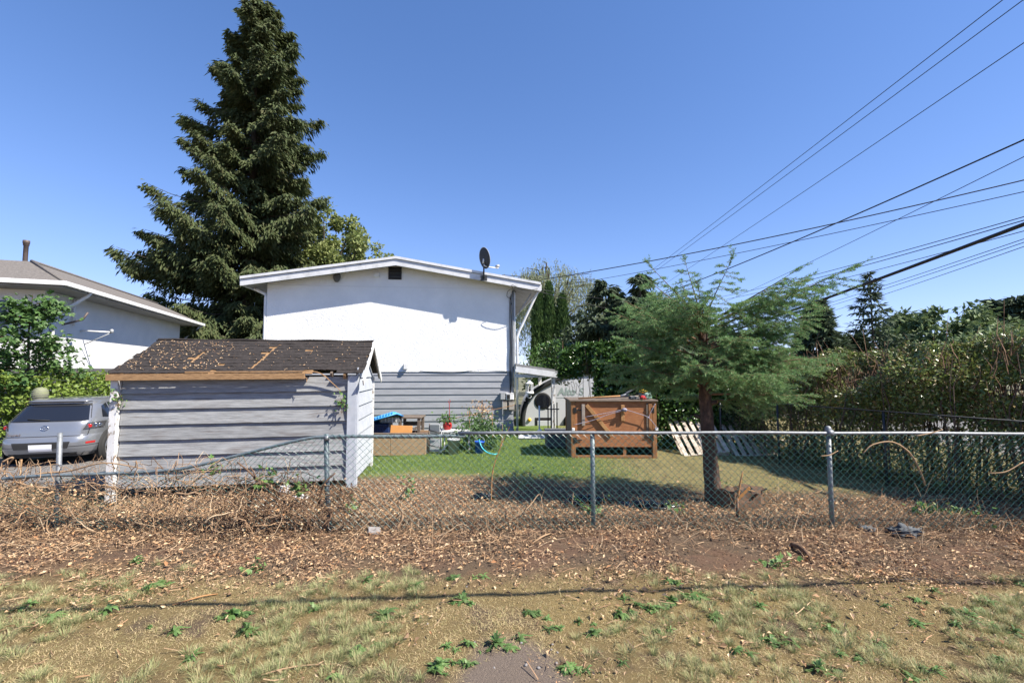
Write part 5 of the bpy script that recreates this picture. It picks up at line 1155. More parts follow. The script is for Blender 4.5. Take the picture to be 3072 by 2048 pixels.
# ------------------------------------------------------------------ trees
def bark_trunk(t, pts, rad, m, n=10, name='trunk'):
    sp = smooth_path(pts, 5); rr = np.interp(np.linspace(0, 1, len(sp)), np.linspace(0, 1, len(rad)), rad)
    return tube_obj(name, sp, rr, m, t, n)
def conifer(name, label, loc, H, Rb, z0, nb, per, m, seed, droop=0.35, up=0.25, pw=0.75, L=0.35, Wd=0.10, gaps=0.0, group=None, skew=None, trunk_r=None, spread=0.33, hang=0.5, whorl=0):
    r = np.random.default_rng(seed); t = empty(name, loc, 0, label, 'tree', group)
    tr = trunk_r or H * 0.014
    bark_trunk(t, [(0, 0, -0.3), (0.05 * tr, 0, H * 0.4), (0, 0, H * 0.98)], [tr, tr * 0.65, 0.02], M['farbark'])
    A = Arr(); B = Arr(); cs = []; ds = []; ns = []; br = []; brr = []
    for i in range(nb):
        f = (i + r.random()) / nb
        if whorl: f = (math.floor(f * whorl) + 0.15 * r.random()) / whorl
        zb = z0 + (H - z0) * f; az = r.random() * 2 * np.pi
        prof = (1 - f) ** pw if f > 0.0 else 1
        Lb = Rb * prof * r.uniform(0.68, 1.12) + 0.025 * H * r.random()
        if skew: Lb *= skew(az, f)
        if r.random() < gaps: Lb *= 0.45
        d = np.array([math.cos(az), math.sin(az), 0]); lat = np.array([-d[1], d[0], 0])
        dr = droop * r.uniform(0.6, 1.3)
        path = lambda s: d * (Lb * s)[:, None] + np.stack([0 * s, 0 * s, zb + Lb * (-dr * s + (dr * 0.55 + up * 0.25) * s ** 2.4)], -1)
        ss = np.linspace(0, 1, 6); br.append(path(ss)); brr.append(np.linspace(1, 0.15, 6) * (0.006 * Lb + 0.006 * H * 0.25 * (1 - f)))
        M_ = int(per * (0.35 + Lb / Rb)); s = r.random(M_) ** 0.75 * 0.92 + 0.10; u = np.sign(r.random(M_) - 0.5) * r.random(M_) ** 0.8
        wdt = spread * Lb * (1.12 - s) ** 0.6 * (0.55 + 0.45 * np.sin(s * 2.6))
        # clumps along the branch
        cl = 0.75 + 0.25 * np.sin(s * 17 + seed + i); wdt = wdt * cl
        p = path(s) + lat * (u * wdt)[:, None] + d * (np.abs(u) * wdt * 0.5)[:, None]
        p[:, 2] -= hang * wdt * np.abs(u) ** 1.3 + r.random(M_) * hang * 0.35 * wdt
        p += r.normal(0, 0.02 * Rb, p.shape) * [1, 1, 0.7]
        dd = lat * (u * 0.9)[:, None] + d * 0.7 + np.array([0, 0, -hang]) + r.normal(0, 0.35, (M_, 3))
        nn = np.array([0, 0, 1.0]) + d * 0.35 + r.normal(0, 0.45, (M_, 3))
        cs.append(p); ds.append(dd); ns.append(nn)
    c = np.concatenate(cs); n = len(c)
    A.add(*leaves(c, np.concatenate(ds), np.concatenate(ns), L * r.uniform(0.6, 1.3, n), Wd * r.uniform(0.6, 1.4, n), 0.2))
    A.obj('crown', m, t)
    B.add(*tubes(np.stack(br), np.stack(brr), 4)); B.obj('limbs', M['farbark'], t)
    return t
def leafy(name, label, loc, H, crown, nleaf, m, seed, leaf=(0.12, 0.08), nclump=40, cl_r=0.22, z0=0.3, group=None, hangy=0.2, cat='tree', trunk=True, bark='farbark', hollow=0.5):
    """crown = (rx, ry, rz, cz); leaves gathered in clumps on limbs"""
    r = np.random.default_rng(seed); t = empty(name, loc, 0, label, cat, group)
    rx, ry, rz_, cz = crown
    v = norm(r.normal(0, 1, (nclump, 3))); rad = r.random(nclump) ** (1 / 3) * (1 - hollow) + hollow * r.uniform(0.75, 1.05, nclump)
    cc = v * rad[:, None] * [rx, ry, rz_] + [0, 0, cz]
    if trunk:
        bark_trunk(t, [(0, 0, -0.2), (0.03 * H, 0, H * 0.3), (0, 0, H * 0.75)], [H * 0.018, H * 0.012, 0.03], M[bark])
        st = np.array([0, 0, 1.0]) * (z0 * H + (cz - z0 * H) * r.random(nclump))[:, None]
        paths = np.stack([np.stack([st[i], st[i] * 0.45 + cc[i] * 0.55 + [0, 0, -0.05 * H * r.random()], cc[i]]) for i in range(nclump)])
        Arr().add(*tubes(paths, np.array([H * 0.006, H * 0.004, H * 0.0015])[None], 4)).obj('limbs', M[bark], t)
    k = r.integers(0, nclump, nleaf); q = norm(r.normal(0, 1, (nleaf, 3))) * (r.random(nleaf) ** 0.45)[:, None]
    sz = cl_r * r.uniform(0.6, 1.35, nclump)
    c = cc[k] + q * sz[k][:, None] * [rx, ry, rz_ * 0.8]
    dd = q * 0.6 + r.normal(0, 0.7, (nleaf, 3)) + [0, 0, -hangy]
    nn = np.array([0, 0, 0.9]) + q * 0.5 + r.normal(0, 0.5, (nleaf, 3))
    Arr().add(*leaves(c, dd, nn, leaf[0] * r.uniform(0.6, 1.3, nleaf), leaf[1] * r.uniform(0.6, 1.3, nleaf), 0.15)).obj('crown', m, t)
    return t

def big_tree():
    p = P(244, 400, 29); p.z = -0.3
    def skew(az, f):
        k = (1.0 + 0.34 * max(0, -math.cos(az)) * (1 - f) ** 2) * min(1.0, 0.80 / max(0.05, 1 - f))
        return k * (1 + 0.28 * math.sin(az * 2 + f * 23) * math.sin(f * 31 + az))
    conifer('tall_hemlock', 'towering dark green conifer with drooping branches between the two houses', p, 26.6, 5.3, 1.2, 340, 640, M['bigfir'], 11, droop=0.42, up=0.5, pw=0.52, L=0.40, Wd=0.105, gaps=0.28, skew=skew, trunk_r=0.42, spread=0.32, hang=1.0)
big_tree()
def gp(dx, Y, z=-0.1): q = P(dx * D2, 400, Y); q.z = z; return q
leafy('birch_tree', 'pale yellow-green leafy tree rising behind the white house roof', gp(745, 33), 14, (3.2, 3.0, 4.2, 10.0), 13000, M['decid'], 21, (0.30, 0.20), 46, 0.24)
leafy('birch_tree', 'thin sparse birch beside the yellow-green tree behind the roof', gp(842, 33), 11, (2.2, 2.2, 3.0, 8.2), 4200, M['decid'], 22, (0.26, 0.17), 34, 0.22)
# willow: hanging strands
def willow():
    t = empty('willow_tree', gp(1265, 34), 0, 'pale grey-green weeping willow behind the right end of the roof', 'tree'); r = np.random.default_rng(31)
    bark_trunk(t, [(0, 0, -0.2), (0.2, 0, 3.5), (0, 0, 7)], [0.4, 0.3, 0.08], M['farbark'])
    n = 420; az = r.random(n) * 6.283; rr = 4.6 * np.sqrt(r.random(n)); zt_ = 9.3 - 0.10 * rr ** 2 + r.normal(0, 0.4, n); ln = r.uniform(2.0, 5.2, n)
    k = 11; s = np.linspace(0, 1, k)
    pth = np.stack([(rr[:, None] + 0.5 * s) * np.cos(az)[:, None], (rr[:, None] + 0.5 * s) * np.sin(az)[:, None], zt_[:, None] - ln[:, None] * s ** 1.3], -1) + r.normal(0, 0.05, (n, k, 3))
    Arr().add(*tubes(pth, np.full((n, k), 0.008), 3)).obj('strands', M['willow'], t)
    c = np.repeat(pth.reshape(-1, 3), 4, 0); m = len(c); c = c + r.normal(0, 0.13, c.shape)
    Arr().add(*leaves(c, r.normal(0, 0.45, (m, 3)) + [0, 0, -1], r.normal(0, 1, (m, 3)), r.uniform(0.15, 0.34, m), 0.05)).obj('crown', M['willow'], t)
    p2 = np.stack([np.stack([(0, 0, 3 + 4 * r.random()), (rr[i] * .5 * math.cos(az[i]), rr[i] * .5 * math.sin(az[i]), zt_[i]), (rr[i] * math.cos(az[i]), rr[i] * math.sin(az[i]), zt_[i])]) for i in range(0, n, 8)])
    Arr().add(*tubes(p2, np.array([0.08, 0.05, 0.02])[None], 4)).obj('limbs', M['farbark'], t)
willow()
def column(dx, Y, top_dy, wpx, label, seed):
    p = gp(dx, Y); H = P(dx * D2, top_dy * D2, Y).z - p.z; Rr = wpx * D2 / F_PX * Y / 2
    t = empty('columnar_cedar', p, 0, label, 'tree', 'columnar cedars beyond the porch'); r = np.random.default_rng(seed)
    bark_trunk(t, [(0, 0, -0.2), (0, 0, H * 0.5), (0, 0, H * 0.9)], [0.12, 0.08, 0.02], M['farbark'], 6)
    n = 7000; f = r.random(n) ** 0.9; rad = Rr * np.minimum(1, (1 - f) * 3.2) ** 0.55 * (0.75 + 0.3 * np.sin(f * 4)) ** 0.4 * r.uniform(0.55, 1.08, n); az = r.random(n) * 6.283
    rad *= 1 + 0.12 * np.sin(az * 3 + f * 14)
    c = np.stack([rad * np.cos(az), rad * np.sin(az), 0.2 + f * H], -1); d = np.stack([np.cos(az) * 0.35, np.sin(az) * 0.35, np.ones(n)], -1) + r.normal(0, 0.3, (n, 3))
    Arr().add(*leaves(c, d, np.stack([np.cos(az), np.sin(az), 0.5 * np.ones(n)], -1) + r.normal(0, .4, (n, 3)), r.uniform(0.15, 0.32, n), r.uniform(0.06, 0.12, n))).obj('crown', M['cedar'], t)
for dx, td, wpx, lab in ((1238, 672, 30, 'columnar cedar closest to the house porch'), (1262, 662, 30, 'tallest columnar cedar, between two others'), (1293, 688, 34, 'columnar cedar furthest from the house porch')):
    column(dx, 24, td, wpx, lab, 40 + dx)
# dark cedars behind the topped tree
for dx, Y, td, R_, lab, sd in ((1395, 19, 640, 1.9, 'dark drooping cedar beside the willow', 51), (1475, 18, 625, 2.2, 'dark green cedar directly behind the topped conifer', 52), (1560, 20, 700, 2.4, 'dark cedar behind the trunk of the topped conifer', 53), (1660, 22, 740, 2.6, 'low dark cedar beyond the pallets', 54)):
    p = gp(dx, Y); H = P(dx * D2, td * D2, Y).z + 0.1
    conifer('dark_cedar', lab, p, H, R_, 0.3, 70, 150, M['darkcedar'], sd, droop=0.5, up=0.3, pw=0.6, L=0.36, Wd=0.11, spread=0.4, hang=0.8, group='dark cedars behind the yard')
leafy('dark_laurel_tree', 'dense dark green leafy tree between the narrow cedars and the topped conifer', gp(1400, 22), 4.6, (2.6, 2.0, 1.9, 3.0), 7000, M['darkcedar'], 76, (0.28, 0.14), 50, 0.26)
leafy('dark_laurel_tree', 'mid green leafy tree right behind the crown of the topped conifer', gp(1520, 23), 5.2, (2.8, 2.0, 2.2, 3.3), 7000, M['fardecid'], 77, (0.28, 0.16), 50, 0.26)
# far trees over the hedge
def far_con(dx, Y, td, wpx, label, seed, m='farfir', **k):
    p = gp(dx, Y); H = P(dx * D2, td * D2, Y).z + 0.1; Rr = wpx * D2 / F_PX * Y / 2
    kw = dict(droop=0.15, up=0.3, pw=0.8, L=0.022 * Y, Wd=0.006 * Y, spread=0.34, hang=0.3); kw.update(k)
    nb = kw.pop('nb', 80); per = kw.pop('per', 70); z0 = kw.pop('z0', 0.25)
    conifer('far_conifer', label, p, H, Rr, H * z0, nb, per, M[m], seed, group='conifers beyond the hedge', **kw)
far_con(2012, 42, 618, 135, 'spindly conifer with open tiers of branches against the sky', 61, nb=84, per=26, whorl=14, gaps=0.3, z0=0.30, pw=1.05, L=0.7, Wd=0.17, spread=0.2, droop=0.1)
far_con(2083, 48, 722, 95, 'small bluish conifer next to the spindly one', 62)
far_con(1885, 30, 690, 130, 'ragged dark conifer behind the tip of the topped tree', 63, nb=100, per=80)
far_con(2296, 46, 690, 110, 'pointed dark conifer at the end of the tree line', 64)
far_con(2352, 44, 682, 120, 'broad dark conifer beside the pointed one', 65)
far_con(1935, 40, 778, 60, 'stubby dark cedar left of the spindly conifer base', 66, 'darkcedar', pw=0.4)
far_con(1968, 40, 770, 60, 'stubby dark cedar at the foot of the spindly conifer', 67, 'darkcedar', pw=0.4)
q = gp(2190, 44); H = P(2190 * D2, 690 * D2, 44).z
leafy('far_tree', 'round-topped leafy tree beyond the hedge beside the conifers', q, H, (6.0, 5, 4.2, H - 4.4), 9000, M['fardecid'], 71, (0.55, 0.36), 60, 0.2)
q = gp(2110, 40)
leafy('far_tree', 'low leafy tree beyond the hedge under the small conifer', q, 4, (5.0, 4, 1.4, 2.5), 5000, M['fardecid'], 72, (0.5, 0.32), 40, 0.24)
q = gp(1800, 36)
leafy('far_tree', 'low leafy tree behind the ragged conifer', q, 3.5, (5.0, 4, 1.3, 2.0), 5000, M['fardecid'], 73, (0.45, 0.3), 40, 0.24)
q = gp(2330, 30)
leafy('far_tree', 'low bright leafy tree above the end of the hedge', q, 4.5, (4.0, 4, 1.7, 2.8), 5000, M['fardecid'], 74, (0.4, 0.27), 40, 0.24)
q = gp(330, 36)
leafy('far_tree', 'dark leafy tree filling the gap below the tall conifer', gp(500, 36), 6.5, (4.0, 3, 2.8, 3.6), 6000, M['darkcedar'], 75, (0.4, 0.27), 40, 0.26)

# ------------------------------------------------------------------ hedges and shrubs
def hedge(name, label, pts, hgt, thick, nleaf, m, seed, leaf, stems, stem_m, lowfrac=0.0, zmin=0.35, twigs=0, grp=None, cat='hedge', bumps=0.16, thin=0.22):
    """runs along pts; foliage thick in its upper part, bare stems below"""
    r = np.random.default_rng(seed); pts = [Vector((*p, 0)) for p in pts]; o = pts[0].copy(); o.z = float(gz(o.x, o.y))
    t = empty(name, o, 0, label, cat, grp)
    seg = [(b - a).length for a, b in zip(pts, pts[1:])]; L = sum(seg); cum = np.concatenate([[0], np.cumsum(seg)])
    def at(s):
        i = np.clip(np.searchsorted(cum, s, 'right') - 1, 0, len(seg) - 1); f = (s - cum[i]) / np.array(seg)[i]
        A_ = np.array([tuple(p) for p in pts]); a, b = A_[i], A_[i + 1]; d = norm(b - a); return a + (b - a) * f[:, None], np.stack([-d[:, 1], d[:, 0], 0 * f], -1), d
    s = r.random(nleaf) * L; u = np.sign(r.random(nleaf) - 0.5) * r.random(nleaf) ** 0.55
    hh = np.interp(s, np.linspace(0, L, len(hgt)), hgt) + bumps * (vnoise(s, u * 0.6, 1.7, seed) - 0.5) * 2 + bumps * 0.6 * (vnoise(s, u, 5, seed + 1) - 0.5)
    f = 1 - r.random(nleaf) ** 1.25 * (1 - zmin); low = r.random(nleaf) < lowfrac; f = np.where(low, r.random(nleaf), f)
    zc = hh * f; wv = thick / 2 * (0.75 + 0.5 * vnoise(s, zc, 1.6, seed + 2)) * np.clip((1.06 - f) * 4, 0.35, 1)
    keep = vnoise(s + u * 0.3, zc * 1.3, 2.6, seed + 3) > thin + (0.30 * (1 - f) if thin == 0.22 else 0.0); s, u, zc, wv, f = s[keep], u[keep], zc[keep], wv[keep], f[keep]
    n = len(s); p, nr, d = at(s); c = p + nr * (u * wv)[:, None]; c[:, 2] = zc; c -= [o.x, o.y, 0]
    side = nr * np.sign(u)[:, None]
    dd = side * 0.6 + r.normal(0, 0.7, (n, 3)) + [0, 0, 0.05]; nn = side * 0.5 + [0, 0, 0.9] + r.normal(0, 0.45, (n, 3))
    Arr().add(*leaves(c, dd, nn, leaf[0] * r.uniform(0.55, 1.3, n), leaf[1] * r.uniform(0.6, 1.3, n), 0.12)).obj('crown', m, t)
    if stems:
        s = np.sort(r.random(stems)) * L; p, nr, d = at(s); uu = r.uniform(-0.5, 0.5, stems) * thick; hS = np.interp(s, np.linspace(0, L, len(hgt)), hgt)
        k = 7; z = np.linspace(-0.08, 1, k); base = p + nr * uu[:, None] - [o.x, o.y, 0]
        wob = np.cumsum(r.normal(0, 0.055, (stems, k, 3)), 1) * [1, 1, 0]
        pth = base[:, None] + wob + np.stack([0 * z, 0 * z, z], -1)[None] * (hS * r.uniform(0.72, 0.98, stems))[:, None, None]
        Arr().add(*tubes(pth, np.linspace(1, 0.3, k)[None] * r.uniform(0.008, 0.022, stems)[:, None], 5)).obj('stems', stem_m, t)
    if twigs:
        s = r.random(twigs) * L; p, nr, d = at(s); hS = np.interp(s, np.linspace(0, L, len(hgt)), hgt); z0 = hS * r.uniform(0.45, 0.95, twigs)
        st = p + nr * (r.uniform(-0.4, 0.45, twigs) * thick)[:, None] - [o.x, o.y, 0]; st[:, 2] = z0
        dv = r.normal(0, 0.45, (twigs, 3)) + [0, 0, 0.7]; ln = r.uniform(0.15, 0.5, twigs)[:, None]
        pth = np.stack([st, st + dv * ln * 0.5 + r.normal(0, .03, (twigs, 3)), st + dv * ln], 1)
        Arr().add(*tubes(pth, np.array([0.007, 0.0055, 0.0025])[None], 3)).obj('twigs', M['twig'], t)
    return t
hedge('laurel_hedge', 'tall ragged laurel hedge with bare brown stems along the side fence', [(8.9, 4.5), (7.65, 6.45), (6.65, 8.75), (6.05, 11.0)], [2.42, 2.28, 2.14, 2.04, 1.95], 1.8, 120000, M['hedge'], 81, (0.072, 0.034), 210, M['stem'], 0.42, 0.42, 1900, None, 'hedge', 0.28, 0.21)
hedge('laurel_hedge', 'dark laurel shrubs behind the pallets and the cut conifer', [(3.2, 11.6), (4.6, 11.4), (5.9, 11.2)], [2.2, 2.0, 1.95], 1.2, 30000, M['laurel'], 82, (0.11, 0.055), 50, M['stem'], 0.5, 0.2, 100, None, 'hedge', 0.16, 0.1)
hedge('laurel_shrub', 'glossy green laurel shrub between the porch and the brown crate', [(2.35, 12.7), (2.9, 12.5), (3.8, 12.3)], [2.55, 2.62, 2.5, 2.3], 1.3, 20000, M['laurel'], 83, (0.13, 0.065), 24, M['stem'], 0.12, 0.38, 60, None, 'shrub')
hedge('laurel_shrub', 'laurel branch overhanging the top of the camper trailer', [(1.45, 13.4), (2.5, 12.9)], [2.3, 2.5, 2.55], 1.0, 9000, M['laurel'], 86, (0.12, 0.06), 3, M['stem'], 0.0, 0.62, 40, None, 'shrub')
hedge('laurel_shrub', 'bright green shrub filling the gap behind the porch', [(0.6, 19), (3.2, 19.5)], [2.7, 3.0, 2.8], 1.6, 6000, M['laurel'], 84, (0.16, 0.08), 12, M['stem'], 0.2, 0.3, 0, None, 'shrub')
hedge('golden_hedge', 'bright yellow-green clipped hedge behind the parked car', [(-13.4, 9.6), (-12.3, 11.6), (-11.9, 15.6), (-9.6, 16.4), (-7.9, 16.6)], [2.0, 1.95, 1.85, 1.75, 1.7], 1.2, 30000, M['hedge_l'], 85, (0.11, 0.075), 30, M['stem'], 0.5, 0.15, 0, None, 'hedge', 0.22)
def maple():
    p = Vector((-12.5, 11.9, float(gz(-12, 11.75)))); r = np.random.default_rng(91)
    t = empty('young_maple', p, 0, 'young maple in full leaf before the neighbour house wall', 'tree')
    bark_trunk(t, [(0, 0, -0.1), (0.05, 0, 1.5), (-0.05, 0, 3.2), (0, 0, 4.2)], [0.05, 0.04, 0.025, 0.01], M['farbark'], 8)
    n = 2600; nb = 46; z0 = r.uniform(1.7, 4.2, nb); az = r.random(nb) * 6.283; ln = r.uniform(0.7, 1.45, nb) * np.clip((4.9 - z0) / 1.6, 0.3, 1)
    paths = []; cs = []; ds = []
    for i in range(nb):
        d = np.array([math.cos(az[i]), math.sin(az[i]), 0.35]); s = np.linspace(0, 1, 5)[:, None]; pt = np.array([0, 0, z0[i] - 0.3]) + d * ln[i] * s - np.array([0, 0, 0.22]) * s ** 2 * ln[i]
        paths.append(pt); m = n // nb; f = r.uniform(0.2, 1.05, m)[:, None]; c = np.array([0, 0, z0[i] - 0.3]) + d * ln[i] * f - np.array([0, 0, 0.22]) * f ** 2 * ln[i] + r.normal(0, 0.12, (m, 3)); cs.append(c); ds.append(np.tile(d, (m, 1)))
    Arr().add(*tubes(np.stack(paths), np.linspace(0.012, 0.004, 5)[None], 4)).obj('limbs', M['twig'], t)
    c = np.concatenate(cs); d = np.concatenate(ds) + r.normal(0, 0.6, (len(c), 3)) + [0, 0, -0.45]; nn = r.normal(0, 0.4, (len(c), 3)) + [0.1, -0.2, 0.9]
    A = Arr(); k = len(c); Ls = r.uniform(0.10, 0.17, k)
    for da in (-0.7, 0.0, 0.7):                       # three lobes
        dn = norm(d); sd = norm(np.cross(dn, nn)); A.add(*leaves(c, dn * math.cos(da) + sd * math.sin(da), nn, Ls * (1 if da == 0 else 0.8), Ls * 0.5, 0.1, 0.55))
    A.obj('crown', M['maple'], t); t.scale = (0.88, 0.88, 0.97)
maple()

# ------------------------------------------------------------------ the topped conifer
def topped_conifer():
    g = G(710, 503); g.z = float(gzn(g.x, g.y)); r = np.random.default_rng(101)
    t = empty('topped_conifer', g, 0, 'squat blue-green conifer with its top cut off, just inside the fence', 'tree')
    H = 2.55
    pts = [(0.05, 0, -0.1), (0.05, 0, 0.12), (0.025, 0, 0.5), (-0.005, 0.0, 1.0), (-0.035, 0, 1.6), (-0.04, 0, 2.1), (-0.03, 0, H)]
    sp = smooth_path(pts, 5); rr = np.interp(np.linspace(0, 1, len(sp)), [0, 0.06, 0.2, 0.5, 1], [0.17, 0.128, 0.108, 0.09, 0.055])
    n = 16; V, F = tubes(sp[None], rr[None], n, cap=True); V = V + (vnoise(V[:, 0] * 9 + V[:, 1] * 5, V[:, 2], 9, 5)[:, None] - 0.5) * 0.03 * np.array([1, 1, 0])
    Arr().add(V, F).obj('trunk', M['trunk'], t, True)
    cut = lathe('cut_top', [(0, 0.012), (0.05, 0.01), (0.056, -0.02)], M['rawwood'], t, (-0.03, 0, H), 14)
    for (a, z, l) in ((2.6, 1.15, 0.16), (-0.5, 1.35, 0.15), (-1.9, 2.0, 0.16), (-1.2, 1.72, 0.14)):
        b = Vector((-0.02, 0, z)); e = b + Vector((math.cos(a), math.sin(a), 0.35)) * l
        st = tube_obj('branch_stub', [b, e], [0.03, 0.024], M['trunk'], t, 8)
        lathe('cut_face', [(0, 0.004), (0.023, 0.0)], M['orange'], st, e, 10, None).rotation_euler = Vector((math.cos(a), math.sin(a), 0.35)).to_track_quat('Z', 'Y').to_euler()
    brs = []; brr = []; twp = []; twr = []; nc = []; nd = []; nn_ = []
    spec = []
    for i in range(46):                                 # z on trunk, azimuth, length, rise
        z = r.uniform(1.28, 2.55); az = r.random() * 6.283
        ln = r.uniform(0.75, 1.2) * (1 + 0.15 * math.cos(az)) * (1 - 0.25 * max(0, (z - 2.0)))
        if z < 1.4: ln *= 0.85
        rise = r.uniform(0.02, 0.32) + 0.42 * (z - 1.25) * r.uniform(0.4, 1.0)
        spec.append((z, az, ln, rise))
    spec += [(2.35, -0.15, 1.75, 0.52), (2.1, 0.10, 1.6, 0.40), (2.45, -0.3, 1.45, 0.46), (1.75, 0.05, 1.5, 0.14), (1.62, 0.25, 1.4, 0.06), (1.85, -0.35, 1.45, 0.18), (1.5, -0.2, 1.25, 0.06),
             (2.2, 3.0, 1.2, 0.45), (2.3, 2.7, 1.1, 0.6), (1.7, 3.1, 1.3, 0.24), (1.6, 3.3, 1.3, 0.14), (1.9, 3.4, 1.25, 0.32), (2.45, 1.6, 0.95, 0.9), (2.45, 4.6, 0.85, 0.9), (2.5, 2.4, 0.85, 0.95), (2.5, -2.2, 0.75, 1.0), (2.5, 3.6, 0.85, 0.9)]
    for (z, az, ln, rise) in spec:
        d = np.array([math.cos(az), math.sin(az), 0]); lat = np.array([-d[1], d[0], 0]); b0 = np.array([np.interp(z, [p[2] for p in pts], [p[0] for p in pts]), 0, z])
        s = np.linspace(0, 1, 8)
        bend = r.uniform(-0.12, 0.12)
        path = lambda s: b0 + d * (ln * s)[:, None] + lat * (bend * ln * s * s)[:, None] + np.stack([0 * s, 0 * s, ln * (rise * s - 0.16 * s * s + 0.10 * s ** 3)], -1)
        brs.append(path(s)); brr.append(np.linspace(1, 0.15, 8) * (0.009 + 0.007 * ln))
        nt_ = int(19 * ln + 7)
        for j in range(nt_):
            f = 0.22 + 0.80 * (j + r.random()) / nt_; sg = 1 if j % 2 else -1
            if r.random() < 0.10: continue
            st = path(np.array([min(f, 1.0)]))[0]; tl = (0.42 * (1.12 - f) + 0.12) * ln ** 0.5 * r.uniform(0.7, 1.25)
            dv = lat * sg * r.uniform(0.5, 1.0) + d * r.uniform(0.55, 1.0) + np.array([0, 0, r.uniform(-0.5, 0.22)]) + r.normal(0, 0.12, 3); dv /= np.linalg.norm(dv)
            if f > 0.97: dv = d + np.array([0, 0, rise])
            k = 5; ss = np.linspace(0, 1, k)
            pth = st + dv * (tl * ss)[:, None] + np.array([0, 0, -0.10 * tl]) * (ss ** 2)[:, None]
            twp.append(pth); twr.append(np.linspace(0.0035, 0.0012, k))
            subs = [(pth, 1.0)]
            for q in range(r.integers(2, 5)):           # side shoots
                a = pth[1] + (pth[-1] - pth[1]) * r.random(); sv = dv * 0.7 + np.cross(dv, [0, 0, 1]) * r.choice([-1, 1]) * r.uniform(0.5, 0.9) + r.normal(0, 0.15, 3); l2 = tl * r.uniform(0.25, 0.5)
                p2 = a + sv * (l2 * ss)[:, None]; twp.append(p2); twr.append(np.linspace(0.0025, 0.001, k)); subs.append((p2, 0.5))
            for (pp, wgt) in subs:
                m = int(max(10, np.linalg.norm(pp[-1] - pp[0]) * 290)); u = r.random(m); i0 = np.minimum((u * 4).astype(int), 3); fr = u * 4 - i0
                c = pp[i0] + (pp[i0 + 1] - pp[i0]) * fr[:, None]; ax = norm(pp[-1] - pp[0])
                rad = norm(np.cross(np.tile(ax, (m, 1)), r.normal(0, 1, (m, 3))))
                nc.append(c); nd.append(ax * 0.75 + rad * 0.9); nn_.append(r.normal(0, 1, (m, 3)))
    c = np.concatenate(nc); n = len(c)
    Arr().add(*leaves(c, np.concatenate(nd), np.concatenate(nn_), r.uniform(0.024, 0.044, n), 0.0058, 0.1)).obj('needles', M['spruce'], t)
    Arr().add(*tubes(np.stack(brs), np.stack(brr), 6)).obj('limbs', M['twig'], t)
    Arr().add(*tubes(np.stack(twp), np.stack(twr), 3)).obj('twigs', M['twig'], t)
    print('needles', n)
topped_conifer()

